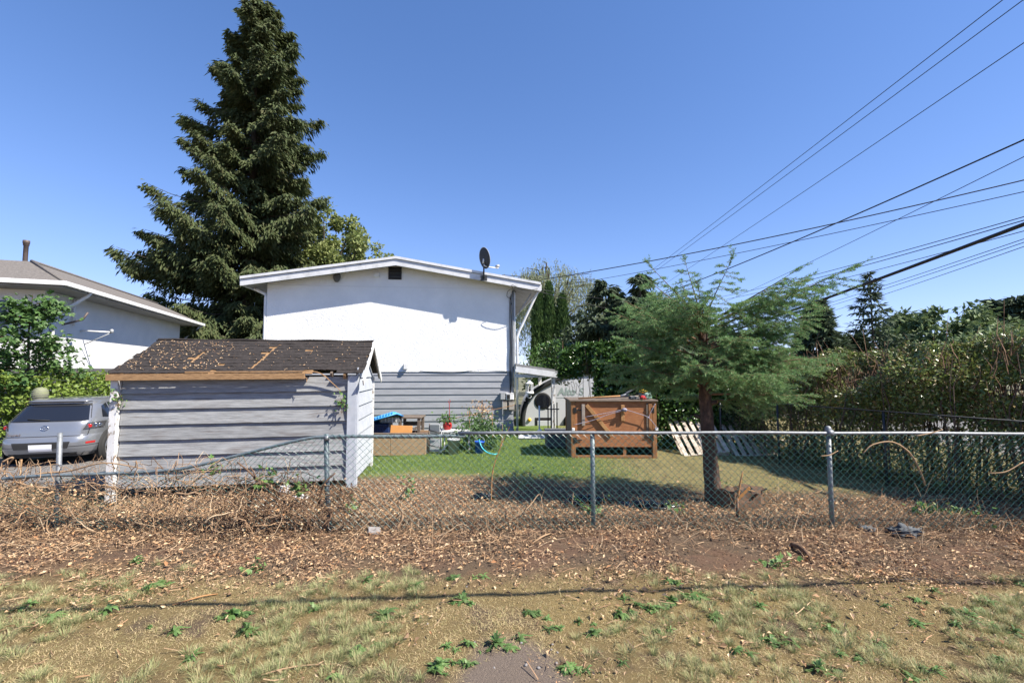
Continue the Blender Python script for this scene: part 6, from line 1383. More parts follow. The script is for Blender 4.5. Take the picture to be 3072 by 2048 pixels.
# ------------------------------------------------------------------ ground cover that nobody could count
def scatter(n, x0, x1, y0, y1, seed, dens):
    r = np.random.default_rng(seed); x = r.uniform(x0, x1, n); y = r.uniform(y0, y1, n); k = r.random(n) < dens(x, y)
    x, y = x[k], y[k]; return r, x, y, gzn(x, y)
def inview(x, y): return (np.abs(x) < y * 1.18 + 1.6).astype(float)
def lawn_b(x): return 1.35 - 1.45 * sst(-3.2, 4.2, np.asarray(x))
def litter():
    def dens(x, y):
        front = sst(3.55, 4.5, y + 0.5 * (vnoise(x, y, 0.9, 61) - 0.5)); back = 1 - sst(6.8, 7.5, y - 0.9 * lawn_b(x) + 0.6 * (vnoise(x, y, 0.8, 62) - 0.5))
        d = front * back * (0.12 + 0.55 * sst(0.3, 0.55, vnoise(x, y, 1.3, 63)) + 0.5 * sst(0.45, 0.75, vnoise(x, y, 4.5, 66))) + 0.16 * (y < 4.2) * sst(0.45, 0.75, vnoise(x, y, 1.8, 64))
        d = np.maximum(d, 0.03 * (y > 7) * (1 - sst(7.6, 9.5, y)))
        bald = np.exp(-(((x + 0.55) / 0.75) ** 2 + ((y - 4.35) / 0.28) ** 2)); return np.clip(d - 0.8 * bald, 0, 1) * inview(x, y)
    r, x, y, z = scatter(330000, -10, 10, 2.3, 9.0, 200, dens); n = len(x)
    big = r.random(n) ** 4
    d = r.normal(0, 1, (n, 3)) * [1, 1, 0.30]; nn = r.normal(0, 0.42, (n, 3)) + [0, 0, 1]
    V, F = leaves(np.stack([x, y, z + 0.006 + r.random(n) * 0.03], -1), d, nn, 0.012 + 0.052 * big, (0.012 + 0.052 * big) * r.uniform(0.18, 0.65, n), 0.45)
    tag(Arr().add(V, F).obj('leaf_litter', M['litter']), 'brown dead leaf litter along the fence line', 'leaf litter', kind='stuff')
    # bark shreds, short sticks
    r, x, y, z = scatter(52000, -10, 10, 2.4, 8.4, 201, lambda x, y: np.clip(dens(x, y) + 0.05, 0, 1) * inview(x, y)); n = len(x)
    az = r.random(n) * 6.283; L = 0.025 + 0.11 * r.random(n) ** 4; d = np.stack([np.cos(az), np.sin(az), r.normal(0, 0.22, n)], -1)
    c = np.stack([x, y, z + 0.012 + r.random(n) * 0.02], -1)
    pth = np.stack([c - d * L[:, None] / 2, c + r.normal(0, 0.006, (n, 3)), c + d * L[:, None] / 2], 1); pth[..., 2] = np.maximum(pth[..., 2], z[:, None] + 0.003)
    tag(Arr().add(*tubes(pth, (r.uniform(0.0012, 0.004, n))[:, None] * np.ones(3), 3)).obj('bark_debris', M['chips']), 'scattered bark shreds and short twigs in the litter', 'debris', kind='stuff')
    # loose stems standing in the litter near the fence
    r, x, y, z = scatter(7500, -8, 8, 4.7, 6.9, 202, lambda x, y: (0.25 + 0.75 * np.exp(-((y - 5.5) / 0.45) ** 2)) * inview(x, y)); n = len(x)
    k = 6; L = r.uniform(0.08, 0.34, n); dirs = norm(r.normal(0, 1, (n, 3)) * [1, 1, 0.5] + [0, 0, 0.45]); bend = r.normal(0, 0.5, (n, 3)); s = np.linspace(0, 1, k)
    pth = np.stack([x, y, z], -1)[:, None] + dirs[:, None] * (L[:, None] * s)[..., None] + bend[:, None] * (L[:, None] * 0.6 * s ** 2)[..., None]
    pth[..., 2] = np.maximum(pth[..., 2], z[:, None] + 0.004)
    tag(Arr().add(*tubes(pth, r.uniform(0.0015, 0.0042, n)[:, None] * np.linspace(1, .5, k)[None], 3)).obj('dry_stems', M['deadtwig']), 'dry curled stems sticking out of the litter', 'stems', kind='stuff')
litter()
def blades(name, label, n, reg, seed, dens, m, L, W, lean=0.45, clump=None, cat='grass'):
    r, x, y, z = scatter(n, *reg, seed, dens); n = len(x)
    az = r.random(n) * 6.283; d = np.stack([np.cos(az) * lean, np.sin(az) * lean, np.ones(n)], -1) + r.normal(0, 0.25, (n, 3)); d[:, 2] = np.abs(d[:, 2]) * r.uniform(0.35, 1, n)
    L_ = r.uniform(L[0], L[1], n); az2 = az + r.normal(0, 0.6, n); sd = np.stack([-np.sin(az2), np.cos(az2), 0 * az], -1); d = norm(d)
    c = np.stack([x, y, z - 0.004], -1); W_ = r.uniform(W[0], W[1], n)[:, None]; dn = d.copy(); dn[:, 2] -= 0.55
    mid = c + d * (L_ * 0.55)[:, None]; tip = mid + norm(dn) * (L_ * 0.5)[:, None]; tip[:, 2] = np.maximum(tip[:, 2], z + 0.002)
    V = np.stack([c - sd * W_ / 2, c + sd * W_ / 2, mid + sd * W_ * 0.4, mid - sd * W_ * 0.4, tip], 1).reshape(-1, 3); b = np.arange(n)[:, None] * 5
    tag(Arr().add(V, [b + np.array([[0, 1, 2, 3]]), b + np.array([[3, 2, 4]])]).obj(name, m), label, cat, kind='stuff')
def bare(x, y): return np.exp(-(((x - 0.02) / 0.40) ** 2 + ((y - 2.68) / 0.5) ** 4) * 1.0)
fg = lambda x, y: (1 - sst(3.7, 4.5, y + 0.5 * (vnoise(x, y, 0.9, 61) - 0.5))) * np.clip(1 - 1.3 * bare(x, y), 0, 1) * np.clip(1 - 0.6 * np.exp(-((x - 0.95) ** 2 + 7 * (y - 3.72) ** 2) / 0.9), 0, 1) * inview(x, y)
blades('dry_grass', 'straw-coloured dry grass over the foreground', 340000, (-6.3, 6.3, 2.2, 4.9), 210, lambda x, y: fg(x, y) * (0.4 + 0.6 * sst(0.25, 0.5, vnoise(x, y, 1.5, 71))) * (0.45 + 0.55 * sst(0.3, 0.6, vnoise(x, y, 4, 72))), M['drygrass'], (0.012, 0.05), (0.0016, 0.0034), 1.2)
def tufts():
    r = np.random.default_rng(220); n = 2900; x = r.uniform(-6, 6, n); y = r.uniform(2.3, 4.7, n)
    k = r.random(n) < fg(x, y) * sst(0.34, 0.68, vnoise(x, y, 1.3, 73)); x, y = x[k], y[k]; sz = r.uniform(0.25, 1.0, len(x)); per = 95
    q = np.repeat(np.arange(len(x)), per); m = len(q); az = r.random(m) * 6.283; rad = r.random(m) ** 0.6 * 0.065 * sz[q]
    X = x[q] + rad * np.cos(az); Y = y[q] + rad * np.sin(az); z = gzn(X, Y)
    tilt = 0.25 + rad / 0.065 * 0.7; L = r.uniform(0.04, 0.095, m) * (0.5 + 0.5 * sz[q]); d = norm(np.stack([np.cos(az) * tilt, np.sin(az) * tilt, np.ones(m)], -1) + r.normal(0, .2, (m, 3)))
    sd = np.stack([-np.sin(az), np.cos(az), 0 * az], -1) * r.uniform(0.0008, 0.0016, m)[:, None]; c = np.stack([X, Y, z - 0.004], -1); mid = c + d * (L * .55)[:, None]; d2 = d.copy(); d2[:, 2] -= .6; tip = mid + norm(d2) * (L * .5)[:, None]
    V = np.stack([c - sd, c + sd, mid + sd * .8, mid - sd * .8, tip], 1).reshape(-1, 3); b = np.arange(m)[:, None] * 5
    tag(Arr().add(V, [b + np.array([[0, 1, 2, 3]]), b + np.array([[3, 2, 4]])]).obj('grass_tufts', M['tuft']), 'soft grey-green tufts of fine grass in the foreground', 'grass', kind='stuff')
tufts()
def lawn_d(x, y):
    w_ = 0.9 * (vnoise(x, y, 1.4, 81) - 0.5); return sst(7.3, 7.9, y + w_ - lawn_b(x)) * sst(2.8, 0.8, x + w_ * 1.2) * inview(x, y)
blades('lawn', 'green lawn between the fence and the white house', 130000, (-4.2, 4.0, 7.0, 14.0), 230, lambda x, y: lawn_d(x, y) * np.clip(11 / y - 0.35, 0.3, 1), M['lawn'], (0.03, 0.075), (0.004, 0.008), 0.5)
blades('yellowed_lawn', 'yellowed patchy lawn towards the hedge', 60000, (-4.0, 7.0, 6.9, 12.0), 231, lambda x, y: (1 - lawn_d(x, y)) * sst(7.0, 7.7, y - lawn_b(x) + (vnoise(x, y, 1.4, 81) - 0.5)) * (0.35 + 0.65 * vnoise(x, y, 2, 82)) * inview(x, y), M['lawn_dry'], (0.02, 0.055), (0.003, 0.007), 0.7)
blades('driveway_grass', 'thin grass strip at the edge of the driveway', 9000, (-9.5, -5.6, 6.6, 8.6), 232, lambda x, y: sst(0.3, 0.6, vnoise(x, y, 2, 83)) * inview(x, y) * sst(6.6, 7.2, y), M['lawn_dry'], (0.03, 0.08), (0.003, 0.006), 0.6)

# dried vine tangle on the sagging fence
def vines():
    r = np.random.default_rng(240)
    def walk(n, k, x, y, z, step, jit, flat, zmax, seed_dir):
        d = norm(seed_dir + r.normal(0, 0.5, (n, 3))); P_ = np.zeros((n, k, 3)); p = np.stack([x, y, z], -1)
        for i in range(k):
            P_[:, i] = p; d = norm(d + r.normal(0, jit, (n, 3)) * [1, flat, 1]); 
            d[:, 1] += (FY + 0.0 - p[:, 1]) * 0.5; p = p + norm(d) * step[:, None]
            g_ = gzn(p[:, 0], p[:, 1]) + 0.01; p[:, 2] = np.maximum(p[:, 2], g_); over = p[:, 2] > zmax(p[:, 0]); d[over, 2] = -np.abs(d[over, 2]) - 0.2
        return P_
    top = lambda x: np.interp(x, [-7.5, -5.8, -5, -4, -3.2, -2.5, -2], [0.55, 0.78, 0.82, 0.85, 0.85, 0.75, 0.45])
    n = 600; x = -7.2 + 5.0 * r.random(n) ** 1.15; y = FY + r.normal(0, 0.16, n); z = r.uniform(0.0, 0.62, n) * np.interp(x, [-7, -4, -2.2], [1, 1, 0.7])
    p = walk(n, 14, x, y, z, r.uniform(0.03, 0.075, n), 0.42, 0.5, top, np.array([[0.4, 0, 0.25]]))
    tag(Arr().add(*tubes(p, r.uniform(0.002, 0.0065, n)[:, None] * np.linspace(1, 0.6, 14)[None], 4)).obj('dry_vine_tangle', M['deadtwig']), 'tangled dry vines heaped on the sagging fence', 'vines', kind='stuff')
    n = 260; x = r.uniform(-3.3, -1.7, n); y = FY + 0.05 + r.normal(0, 0.12, n); z = r.uniform(0.02, 0.55, n)
    p = walk(n, 12, x, y, z, r.uniform(0.02, 0.055, n), 0.5, 0.5, lambda q: np.interp(q, [-3.4, -2.4, -1.6], [0.6, 0.75, 0.35]), np.array([[0.1, 0, 0.6]]))
    tag(Arr().add(*tubes(p, r.uniform(0.002, 0.006, n)[:, None] * np.linspace(1, 0.5, 12)[None], 4)).obj('dark_bramble', M['darkvine']), 'dark leafless bramble around the leaning fence post', 'bramble', kind='stuff')
    n = 300; x = r.uniform(-2, 7.5, n); y = FY + r.normal(0.05, 0.28, n); z = r.uniform(0.0, 0.1, n)
    p = walk(n, 12, x, y, z, r.uniform(0.02, 0.06, n), 0.45, 0.7, lambda q: 0.14 + 0.18 * vnoise(q, q * 0, 1.2, 9), np.array([[0.1, 0, 0.25]]))
    tag(Arr().add(*tubes(p, r.uniform(0.0018, 0.005, n)[:, None] * np.linspace(1, 0.5, 12)[None], 4)).obj('trailing_stems', M['deadtwig']), 'low dry trailing stems along the foot of the upright fence', 'stems', kind='stuff')
    # leaves caught in the tangle
    n = 2600; x = -7.2 + 5.2 * r.random(n); y = FY + r.normal(0, 0.14, n); z = 0.05 + r.random(n) ** 1.5 * 0.55
    tag(Arr().add(*leaves(np.stack([x, y, z], -1), r.normal(0, 1, (n, 3)), r.normal(0, 1, (n, 3)), r.uniform(0.02, 0.05, n), r.uniform(0.012, 0.03, n), .3)).obj('caught_leaves', M['litter']), 'dead leaves caught in the vine tangle', 'leaf litter', kind='stuff')
vines()
def roof_leaves():
    r = np.random.default_rng(250); n = 520; x = np.where(r.random(n) < 0.75, r.uniform(0.0, 1.5, n), r.uniform(0, 3.8, n)); s = r.uniform(0.08, 1.12, n); k = x > -0.1 + 0.28 * s / 1.2; x, s = x[k], s[k]; n = len(x)
    A_ = math.atan2(0.6, 1.03); lx = x; ly = -0.14 + s * math.cos(A_) - 0.03 * math.sin(A_); lz = 1.80 + s * math.sin(A_) + 0.03 * math.cos(A_)
    X = SO.x + math.cos(SA) * lx - math.sin(SA) * ly; Y = SO.y + math.sin(SA) * lx + math.cos(SA) * ly
    nr = np.array([0, -math.sin(A_), math.cos(A_)]) + r.normal(0, .25, (n, 3))
    d = np.cross(r.normal(0, 1, (n, 3)), nr)
    tag(Arr().add(*leaves(np.stack([X, Y, lz], -1), d, nr, r.uniform(.018, .05, n), r.uniform(.008, .022, n), .25)).obj('roof_leaves', M['litter']), 'dry leaves lying on the shed roof', 'leaf litter', kind='stuff')
roof_leaves()

# ------------------------------------------------------------------ weeds, one by one
def weed_meshes():
    out = []
    for v in range(5):
        r = np.random.default_rng(300 + v); A = Arr(); nl = (14, 20, 30, 38, 26)[v]
        for i in range(nl):
            az = i * 2.4 + r.normal(0, 0.2); L = r.uniform(0.035, 0.125); wd = r.uniform(0.009, 0.02) * (1.4 if v == 2 else 1); el = r.uniform(0.1, (0.7, 1.1, 1.3, 0.6, 0.95)[v]); k = 8
            s = np.linspace(0, 1, k); h = np.stack([np.cos(az) * s * L * math.cos(el), np.sin(az) * s * L * math.cos(el), L * (math.sin(el) * s - 0.55 * s ** 2)], -1); h[:, 2] = np.maximum(h[:, 2] + 0.012, 0.004)
            w_ = wd * np.sin(np.pi * (0.08 + 0.9 * s)) ** 0.7 * (1 + 0.8 * (np.arange(k) % 2)) * 0.8; sd = np.array([-math.sin(az), math.cos(az), 0])
            V = np.stack([h - sd * (w_ / 2)[:, None], h + sd * (w_ / 2)[:, None] + [0, 0, 0.003]], 1).reshape(-1, 3)
            ix = np.arange(k * 2).reshape(k, 2); A.add(V, np.stack([ix[:-1, 0], ix[:-1, 1], ix[1:, 1], ix[1:, 0]], -1))
        q = [np.concatenate(A.F)]; me = np_mesh('broadleaf_weed', np.concatenate(A.V), q); me.materials.append(M['weed']); out.append(me)
    return out
WM = weed_meshes(); rw = random.Random(4)
spots = [(1110, 1328), (1040, 1330), (955, 1352), (1060, 1385), (1080, 1392), (1262, 1450), (1215, 1412), (1375, 1452), (1075, 1485), (1140, 1498), (1195, 1478), (1010, 1535), (1040, 1530), (1000, 1550), (530, 1412), (500, 1418),
         (590, 1302), (840, 1342), (1460, 1395), (1540, 1390), (1560, 1358), (1590, 1378), (1540, 1455), (1700, 1357), (1745, 1395), (1860, 1398), (2105, 1388), (2190, 1415), (2240, 1436), (2330, 1455), (1810, 1474), (1770, 1470),
         (2150, 1538), (2095, 1550), (1970, 1506), (1430, 1535), (1300, 1548), (310, 1292), (240, 1405), (565, 1444), (400, 1452), (2345, 1335), (1500, 1404), (1640, 1420), (1420, 1420), (1905, 1440), (2020, 1480), (2290, 1520), (770, 1555), (1330, 1430), (440, 1500), (120, 1420), (60, 1390), (1690, 1500), (1880, 1540), (2270, 1390), (350, 1350), (720, 1400), (880, 1420), (820, 1500)]
for i, (a, b) in enumerate(spots):
  for e in range(rw.choice([1, 2, 2, 3, 4])):
    g = gd(a + e * rw.uniform(-38, 38), min(b + e * rw.uniform(-9, 9), 1560)); o = bpy.data.objects.new('broadleaf_weed', WM[(i * 3 + e) % 5]); o.location = g; k = rw.choice([0.5, 0.7, 0.85, 1.0, 1.15]) * rw.uniform(0.8, 1.2) * (0.8 if b > 1480 else 1) * (0.7 if e else 1); o.scale = (k, k * rw.uniform(.8, 1.2), k * rw.uniform(0.8, 1.5)); o.rotation_euler = (rw.uniform(-.15, .15), rw.uniform(-.15, .15), rw.uniform(0, 6.28)); link(o)
    look = ('sparse flat weed rosette of few narrow toothed leaves', 'medium weed rosette with raised toothed leaves', 'broad-leaved upright bushy weed clump', 'dense flat many-leaved weed rosette', 'leafy weed tuft with mixed leaf lengths')[(i * 3 + e) % 5]
    where = 'beside the bare trodden patch' if abs(g.x) < 0.75 and g.y < 3.3 else ('on brown litter near the fence' if g.y > 4.25 else ('along the cable shadow line' if g.y > 3.62 else 'in the dry grass'))
    tag(o, look + ' ' + where, 'weed', 'broadleaf weeds in the foreground')

# ivy sprigs
def ivy(loc, sx, sy, sz, n, label, seed, stems=5, leaf=0.05, m='ivy', name='ivy_sprig', cat='ivy'):
    t = empty(name, loc, 0, label, cat, 'ivy and green sprigs'); r = np.random.default_rng(seed)
    ends = r.normal(0, 1, (stems, 3)) * [sx, sy, sz * 0.4] + [0, 0, sz]; ends[:, 2] = np.abs(ends[:, 2])
    pth = np.stack([smooth_path([(0, 0, -0.02), tuple(e * [0.3, 0.3, 0.6] + r.normal(0, .03, 3)), tuple(e)], 3) for e in ends])
    Arr().add(*tubes(pth, np.linspace(0.004, 0.0015, pth.shape[1])[None], 4)).obj('stems', M['darkvine'], t)
    k = r.integers(0, stems, n); f = r.integers(2, pth.shape[1], n); c = pth[k, f] + r.normal(0, 0.035, (n, 3)); c[:, 2] = np.maximum(c[:, 2], 0.01)
    d = r.normal(0, 1, (n, 3)) + [0, -0.2, -0.3]; nn = r.normal(0, .5, (n, 3)) + [0.2, -0.5, 0.8]; Ls = leaf * r.uniform(0.6, 1.3, n); A = Arr(); dn = norm(d); sd = norm(np.cross(dn, nn))
    for da in (-0.75, 0, 0.75): A.add(*leaves(c, dn * math.cos(da) + sd * math.sin(da), nn, Ls * (1 if da == 0 else .75), Ls * .5, .1, .5))
    A.obj('leaves', M[m], t)
def fp(dx, dy, Y): return P(dx * D2, dy * D2, Y)
ivy(fp(615, 1090, 5.35) - Vector((0, 0, 0.1)), 0.10, 0.05, 0.14, 26, 'green ivy sprig on the bent fence rail', 401)
ivy(fp(690, 1110, 5.30) - Vector((0, 0, 0.12)), 0.12, 0.06, 0.15, 40, 'dark green ivy hanging on the mesh beside the leaning post', 402, 6)
ivy(fp(480, 1075, 5.35) - Vector((0, 0, 0.06)), 0.10, 0.05, 0.10, 16, 'small ivy sprig at the low part of the bent rail', 403)
ivy(gd(930, 1150), 0.09, 0.08, 0.34, 34, 'upright green sprig behind the mesh near the shed corner', 404, 5)
ivy(gd(1200, 1120), 0.14, 0.10, 0.18, 60, 'dusty pale sprig at the lawn edge by the thin sapling', 405, 6, 0.06, 'tuft')
ivy(gd(1352, 1185), 0.16, 0.10, 0.14, 46, 'low ivy around the foot of the middle fence post', 406, 6)
ivy(gd(2130, 1180), 0.22, 0.14, 0.08, 70, 'sunlit ivy patch on the litter inside the fence by the hedge', 407, 7, 0.06)
ivy(gd(2230, 1185), 0.20, 0.14, 0.06, 40, 'small ivy patch below the hedge end of the fence', 408, 6)
ivy(gd(1790, 1300), 0.11, 0.10, 0.04, 40, 'ivy seedling patch on the bare litter outside the fence', 409, 7, 0.05, 'weed')
ivy(gd(1650, 1120), 0.05, 0.05, 0.12, 14, 'small sprig beside the conifer trunk foot', 410, 3)
ivy(sw(0.12, -0.12, 1.25), 0.07, 0.04, 0.18, 34, 'ivy clinging to the peeling corner post of the shed', 411, 5)
ivy(sw(3.55, -0.12, 1.15), 0.06, 0.05, 0.26, 30, 'ivy shoot climbing the shed corner under the torn eave', 412, 4)
ivy(gd(800, 1180), 0.07, 0.06, 0.16, 20, 'small green sprig at the shed corner foot', 413, 4)
ivy(gd(585, 1305), 0.05, 0.05, 0.05, 16, 'single green seedling on brown litter before the shed', 414, 4, 0.05, 'weed')
ivy(gd(1560, 1180), 0.10, 0.07, 0.10, 22, 'sparse ivy near the black plastic heap', 415, 4)

# thin bare saplings, sticks and stakes
def stick(name, pts, rad, m, label, cat, group=None, n=6):
    p0 = Vector(pts[0]); t = tube_obj(name, [Vector(q) - p0 for q in smooth_path(pts, 5)], np.interp(np.linspace(0, 1, (len(pts) - 1) * 5 + 1), np.linspace(0, 1, len(rad)), rad), M[m], None, n); t.location = p0; return tag(t, label, cat, group)
g = gd(1128, 1150)
sap = empty('bare_sapling', g, 0, 'thin bare yellowish sapling growing just inside the fence', 'sapling')
Yg = g.y; loc = lambda a, b, dy=0: P(a * D2, b * D2, Yg + dy) - g
tube_obj('stem', smooth_path([(0, 0, -0.02), loc(1130, 1095), loc(1137, 1060), loc(1152, 1020)], 5), np.linspace(0.012, 0.007, 16), M['batten'], sap, 6)
tube_obj('twig', smooth_path([loc(1152, 1020), loc(1160, 1000), loc(1171, 978)], 4), np.linspace(0.007, 0.004, 9), M['batten'], sap, 5)
tube_obj('twig', smooth_path([loc(1150, 1024), loc(1153, 1000), loc(1154, 972)], 4), np.linspace(0.005, 0.003, 9), M['batten'], sap, 5)
g = gd(1693, 1190); Yg = g.y
stk = empty('broken_stake', g, 0, 'splintered pale sapling stump broken off beside the conifer trunk', 'stump')
tube_obj('stem', [Vector((0, 0, -0.03)), loc(1694, 1140)], [0.018, 0.016], M['twig'], stk, 7)
tube_obj('broken_fork', smooth_path([loc(1694, 1142), loc(1700, 1110), loc(1706, 1082)], 4), np.linspace(0.017, 0.007, 9), M['batten'], stk, 6)
beam('splinter', loc(1690, 1150), loc(1722, 1118, -0.03), 0.016, 0.03, M['orange'], stk)
tube_obj('splinter', [loc(1716, 1124), loc(1740, 1128)], [0.008, 0.003], M['batten'], stk, 5)
# decayed stump by the conifer
def stump():
    g = gd(1708, 1170); g.y += 0.18
    t = empty('rotten_stump', g, 0, 'low dark rotten stump beside the topped conifer', 'stump'); r = np.random.default_rng(33)
    n = 26; V = []; K = 6
    for k in range(K):
        for i in range(n):
            a = 6.283 * i / n; rad = (0.30 - 0.03 * k / K) * (1 + 0.18 * math.sin(3 * a + 1) + 0.10 * math.sin(9 * a)) + r.normal(0, 0.006); V.append((rad * 1.1 * math.cos(a), rad * 0.7 * math.sin(a), -0.05 + 0.25 * k / (K - 1) + (0.04 * r.random() + 0.03 * math.sin(2 * a) if k == K - 1 else 0)))
    V.append((0, 0, 0.14)); ix = np.arange(K * n).reshape(K, n)
    F = [np.stack([ix[:-1], np.roll(ix[:-1], -1, 1), np.roll(ix[1:], -1, 1), ix[1:]], -1).reshape(-1, 4), np.stack([ix[-1], np.roll(ix[-1], -1), np.full(n, K * n)], -1)]
    me = np_mesh('bark', np.array(V), F); me.materials.append(M['darkvine']); link(bpy.data.objects.new('bark', me), t)
    for i in range(10):
        a = r.random() * 6.28; x, y = 0.25 * math.cos(a), 0.17 * math.sin(a); beam('bark_slab', (x, y, 0.15), (x + r.normal(0, .1), y + r.normal(0, .08), 0.22 + 0.03 * r.random()), 0.05, 0.015, M['trunk'], t)
stump()
stick('dead_branch', [fp(1982, 1040, 5.28), fp(2005, 1020, 5.28), fp(2050, 1014, 5.30), fp(2090, 1040, 5.32), fp(2115, 1085, 5.36), fp(2125, 1113, 5.40)], [0.005, 0.008, 0.011, 0.010], 'deadtwig', 'arched dead branch hooked over the fence rail before the hedge', 'branch')
stick('dead_branch', [fp(1885, 1046, 5.28), fp(1905, 1044, 5.28), fp(1925, 1034, 5.29)], [0.005, 0.007, 0.004], 'deadtwig', 'short pale twig caught at the capped fence post', 'branch')
stick('dead_branch', [fp(2105, 1000, 5.26), fp(2140, 993, 5.27), fp(2165, 985, 5.28)], [0.006, 0.006, 0.004], 'deadtwig', 'pale twig lying on the top rail beyond the capped post', 'branch')
stick('dead_branch', [fp(2350, 1060, 5.3), fp(2310, 1082, 5.3), fp(2270, 1085, 5.3)], [0.006, 0.006, 0.004], 'deadtwig', 'pale crooked twig in the mesh at the hedge end', 'branch')
stick('cut_log', [gd(1820, 1255, 0.03), gd(1842, 1268, 0.035), gd(1862, 1285, 0.02)], [0.028, 0.024, 0.012], 'darkvine', 'short dark log lying on red-brown litter outside the fence', 'log')
stick('dead_branch', [gd(505, 1432, 0.012), gd(570, 1420, 0.02), gd(648, 1390, 0.012)][::-1] if False else [gd(395, 1395, 0.012), gd(460, 1378, 0.018), gd(500, 1365, 0.012)], [0.006, 0.007, 0.004], 'batten', 'straight orange-brown stick lying in the dry grass', 'stick')
stick('dead_branch', [gd(600, 1552, 0.01), gd(650, 1540, 0.02), gd(705, 1528, 0.012), gd(770, 1528, 0.012)], [0.005, 0.005, 0.003], 'deadtwig', 'forked pale twig lying at the grass edge', 'stick')
stick('dead_branch', [gd(1220, 1250, 0.012), gd(1245, 1238, 0.03), gd(1268, 1225, 0.012)], [0.009, 0.010, 0.007], 'deadtwig', 'short brown stick lying before the middle fence post', 'stick')
stick('dead_branch', [gd(1140, 1215, 0.01), gd(1210, 1190, 0.12), gd(1240, 1160, 0.16), gd(1248, 1195, 0.06)], [0.006, 0.006, 0.005, 0.003], 'deadtwig', 'bent pale stem arching out of the litter by the fence', 'branch')
stick('dead_branch', [gd(1850, 1140, 0.01), gd(1890, 1125, 0.05), gd(1800, 1100, 0.03)], [0.006, 0.006, 0.003], 'deadtwig', 'long pale twig on the yellowed lawn edge', 'branch')
stick('dead_branch', [gd(1160, 1198, 0.0), gd(1163, 1198, 0.13)], [0.012, 0.010], 'twig', 'short upright brown stub left of the middle fence post', 'stub')
stick('wooden_stake', [gd(40, 1165, -0.02), gd(41, 1165, 0.35), gd(42, 1165, 0.72)], [0.014, 0.013, 0.012], 'rawwood', 'thin rusty stake standing before the car', 'stake')
# vines with a shape of their own on the sagging fence
for k, (pts, rad, lab) in enumerate((
        ([(745, 1210), (760, 1180), (735, 1150), (745, 1110), (770, 1085)], [0.016, 0.013, 0.008], 'gnarled dark vine stem twisting beside the leaning post'),
        ([(560, 1195), (575, 1150), (590, 1110), (575, 1085), (545, 1060)], [0.015, 0.012, 0.007], 'curved dark vine rising to the bent rail'),
        ([(640, 1215), (655, 1165), (640, 1130), (600, 1110), (575, 1070)], [0.013, 0.011, 0.006], 'thin dark vine arching through the mesh'),
        ([(905, 1225), (925, 1185), (915, 1150), (940, 1110)], [0.016, 0.013, 0.005], 'peeling pale vine root by the fence foot'),
        ([(20, 1130), (80, 1090), (160, 1080), (240, 1062), (330, 1075)], [0.012, 0.010, 0.006], 'long pale vine draped along the low rail'),
        ([(5, 1060), (30, 1050), (10, 1085), (50, 1110), (120, 1120)], [0.011, 0.009, 0.005], 'pale curled vine at the low end of the fence'),
        ([(390, 1190), (420, 1150), (400, 1110), (440, 1085), (500, 1080)], [0.009, 0.008, 0.005], 'looping pale vine in the middle of the tangle'))):
    stick('dry_vine', [fp(a, b, 5.30 + 0.03 * (i % 3)) for i, (a, b) in enumerate(pts)], rad, 'darkvine' if k in (0, 1, 2) else 'deadtwig', lab, 'vine', 'single vines on the sagging fence')
# black plastic, stones, rags
tag(lump('black_plastic_sheet', 0.26, 0.15, 0.07, M['bag'], None, gd(1345, 1152, 0.03), 0.7, 11, 4, 7), 'crumpled black plastic in the conifer shade by the middle post', 'plastic sheet')
tag(lump('black_plastic_sheet', 0.30, 0.13, 0.06, M['bag'], None, gd(1490, 1168, 0.03), 0.7, 12, 4, 7), 'crumpled black plastic near the conifer trunk', 'plastic sheet')
tag(lump('black_plastic_sheet', 0.13, 0.09, 0.05, M['bag'], None, gd(1110, 1145, 0.02), 0.7, 13, 4, 7), 'scrap of black plastic at the sapling foot', 'plastic sheet')
tag(lump('dark_sack', 0.14, 0.08, 0.055, M['greybag'], None, gd(2080, 1225, 0.03), 0.6, 14, 4, 7), 'crumpled dark grey sack half buried outside the fence', 'sack')
tag(lump('dark_sack', 0.08, 0.05, 0.035, M['greybag'], None, gd(1990, 1218, 0.02), 0.6, 15, 3, 7), 'small dark grey rag in the litter near the sack', 'rag')
tag(lump('white_plastic_bag', 0.07, 0.05, 0.07, M['whitebag'], None, gd(652, 1130, 0.05), 0.8, 16, 4, 7), 'crumpled white plastic bag at the foot of the shed wall', 'bag')
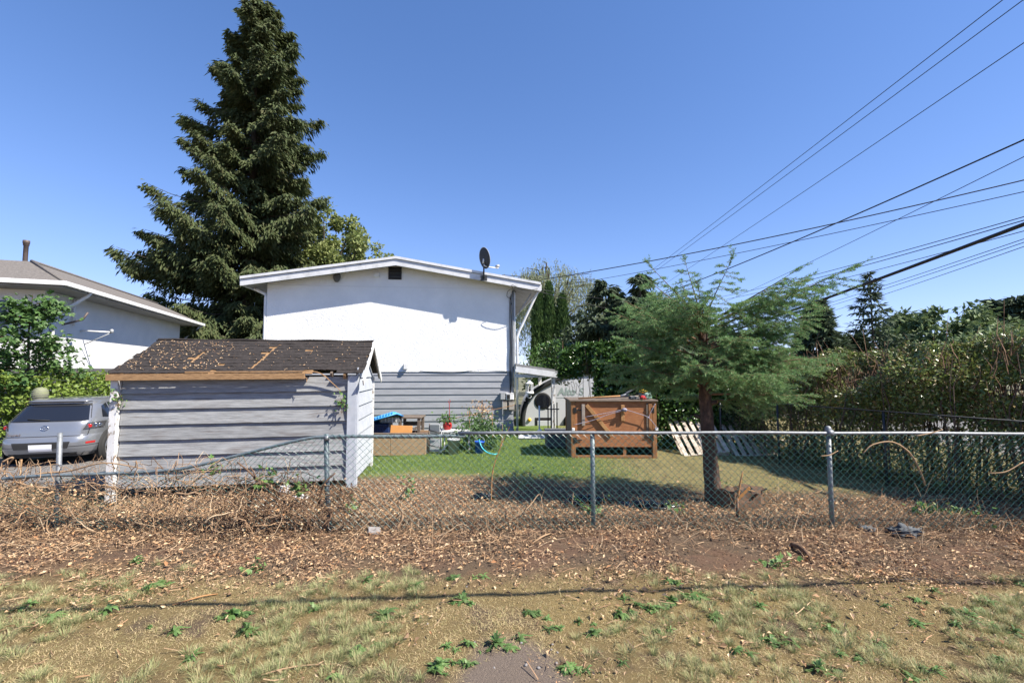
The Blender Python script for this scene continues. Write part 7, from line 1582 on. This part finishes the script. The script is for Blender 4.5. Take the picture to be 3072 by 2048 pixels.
tag(lump('white_plastic_bag', 0.08, 0.04, 0.04, M['whitebag'], None, gd(690, 1145, 0.03), 0.8, 17, 4, 7), 'torn scrap of white plastic beside the bag', 'bag')
def slab(name, dx, dy, sx, sy, sz, m, rot, label, cat):
    g = gd(dx, dy); o = box(name, -sx / 2, sx / 2, -sy / 2, sy / 2, -sz / 2, sz / 2, M[m], None, 0.01); o.location = g + Vector((0, 0, abs(math.sin(rot[0])) * sy / 2 + sz * 0.35)); o.rotation_euler = rot
    from mathutils import noise
    me = o.data
    for v in me.vertices: v.co += Vector((random.uniform(-.006, .006), random.uniform(-.006, .006), random.uniform(-.006, .006)))
    tag(o, label, cat)
slab('broken_brick', 525, 1125, 0.14, 0.10, 0.06, 'brick', (R(50), R(20), R(30)), 'red-brown broken brick tilted against the shed wall', 'brick')
slab('broken_brick', 480, 1130, 0.08, 0.06, 0.05, 'brick', (R(5), R(10), R(70)), 'small brick fragment on the litter before the shed', 'brick')
slab('broken_brick', 525, 1146, 0.12, 0.05, 0.03, 'brick', (R(5), R(0), R(5)), 'thin orange brick shard lying flat in the litter', 'brick')
slab('flat_stone', 860, 1222, 0.14, 0.10, 0.025, 'stone', (R(25), R(8), R(20)), 'flat grey stone tilted in the litter outside the fence', 'stone')
slab('flat_stone', 420, 1145, 0.10, 0.07, 0.03, 'stone', (R(4), R(3), R(50)), 'pale flat stone on the litter before the shed', 'stone')
rs = random.Random(9)
for i in range(16):
    a, b = rs.choice([(rs.uniform(1090, 1290), rs.uniform(1470, 1560)), (rs.uniform(200, 2250), rs.uniform(1300, 1540))]); k = rs.uniform(0.004, 0.011)
    o = lump('pebble', k * 1.3, k, k * 0.7, M['stone'], None, gd(a, b, k * 0.3), 0.3, i, 2, 4, rs.uniform(0, 6)); tag(o, 'small grey pebble on the ground', 'pebble', 'pebbles in the foreground')

# foliage carriers too fine to pick apart singly
for o in bpy.data.objects:
    if o.parent and o.name.split('.')[0] in ('twigs', 'limbs', 'stems', 'strands', 'needles'): o['kind'] = 'stuff'
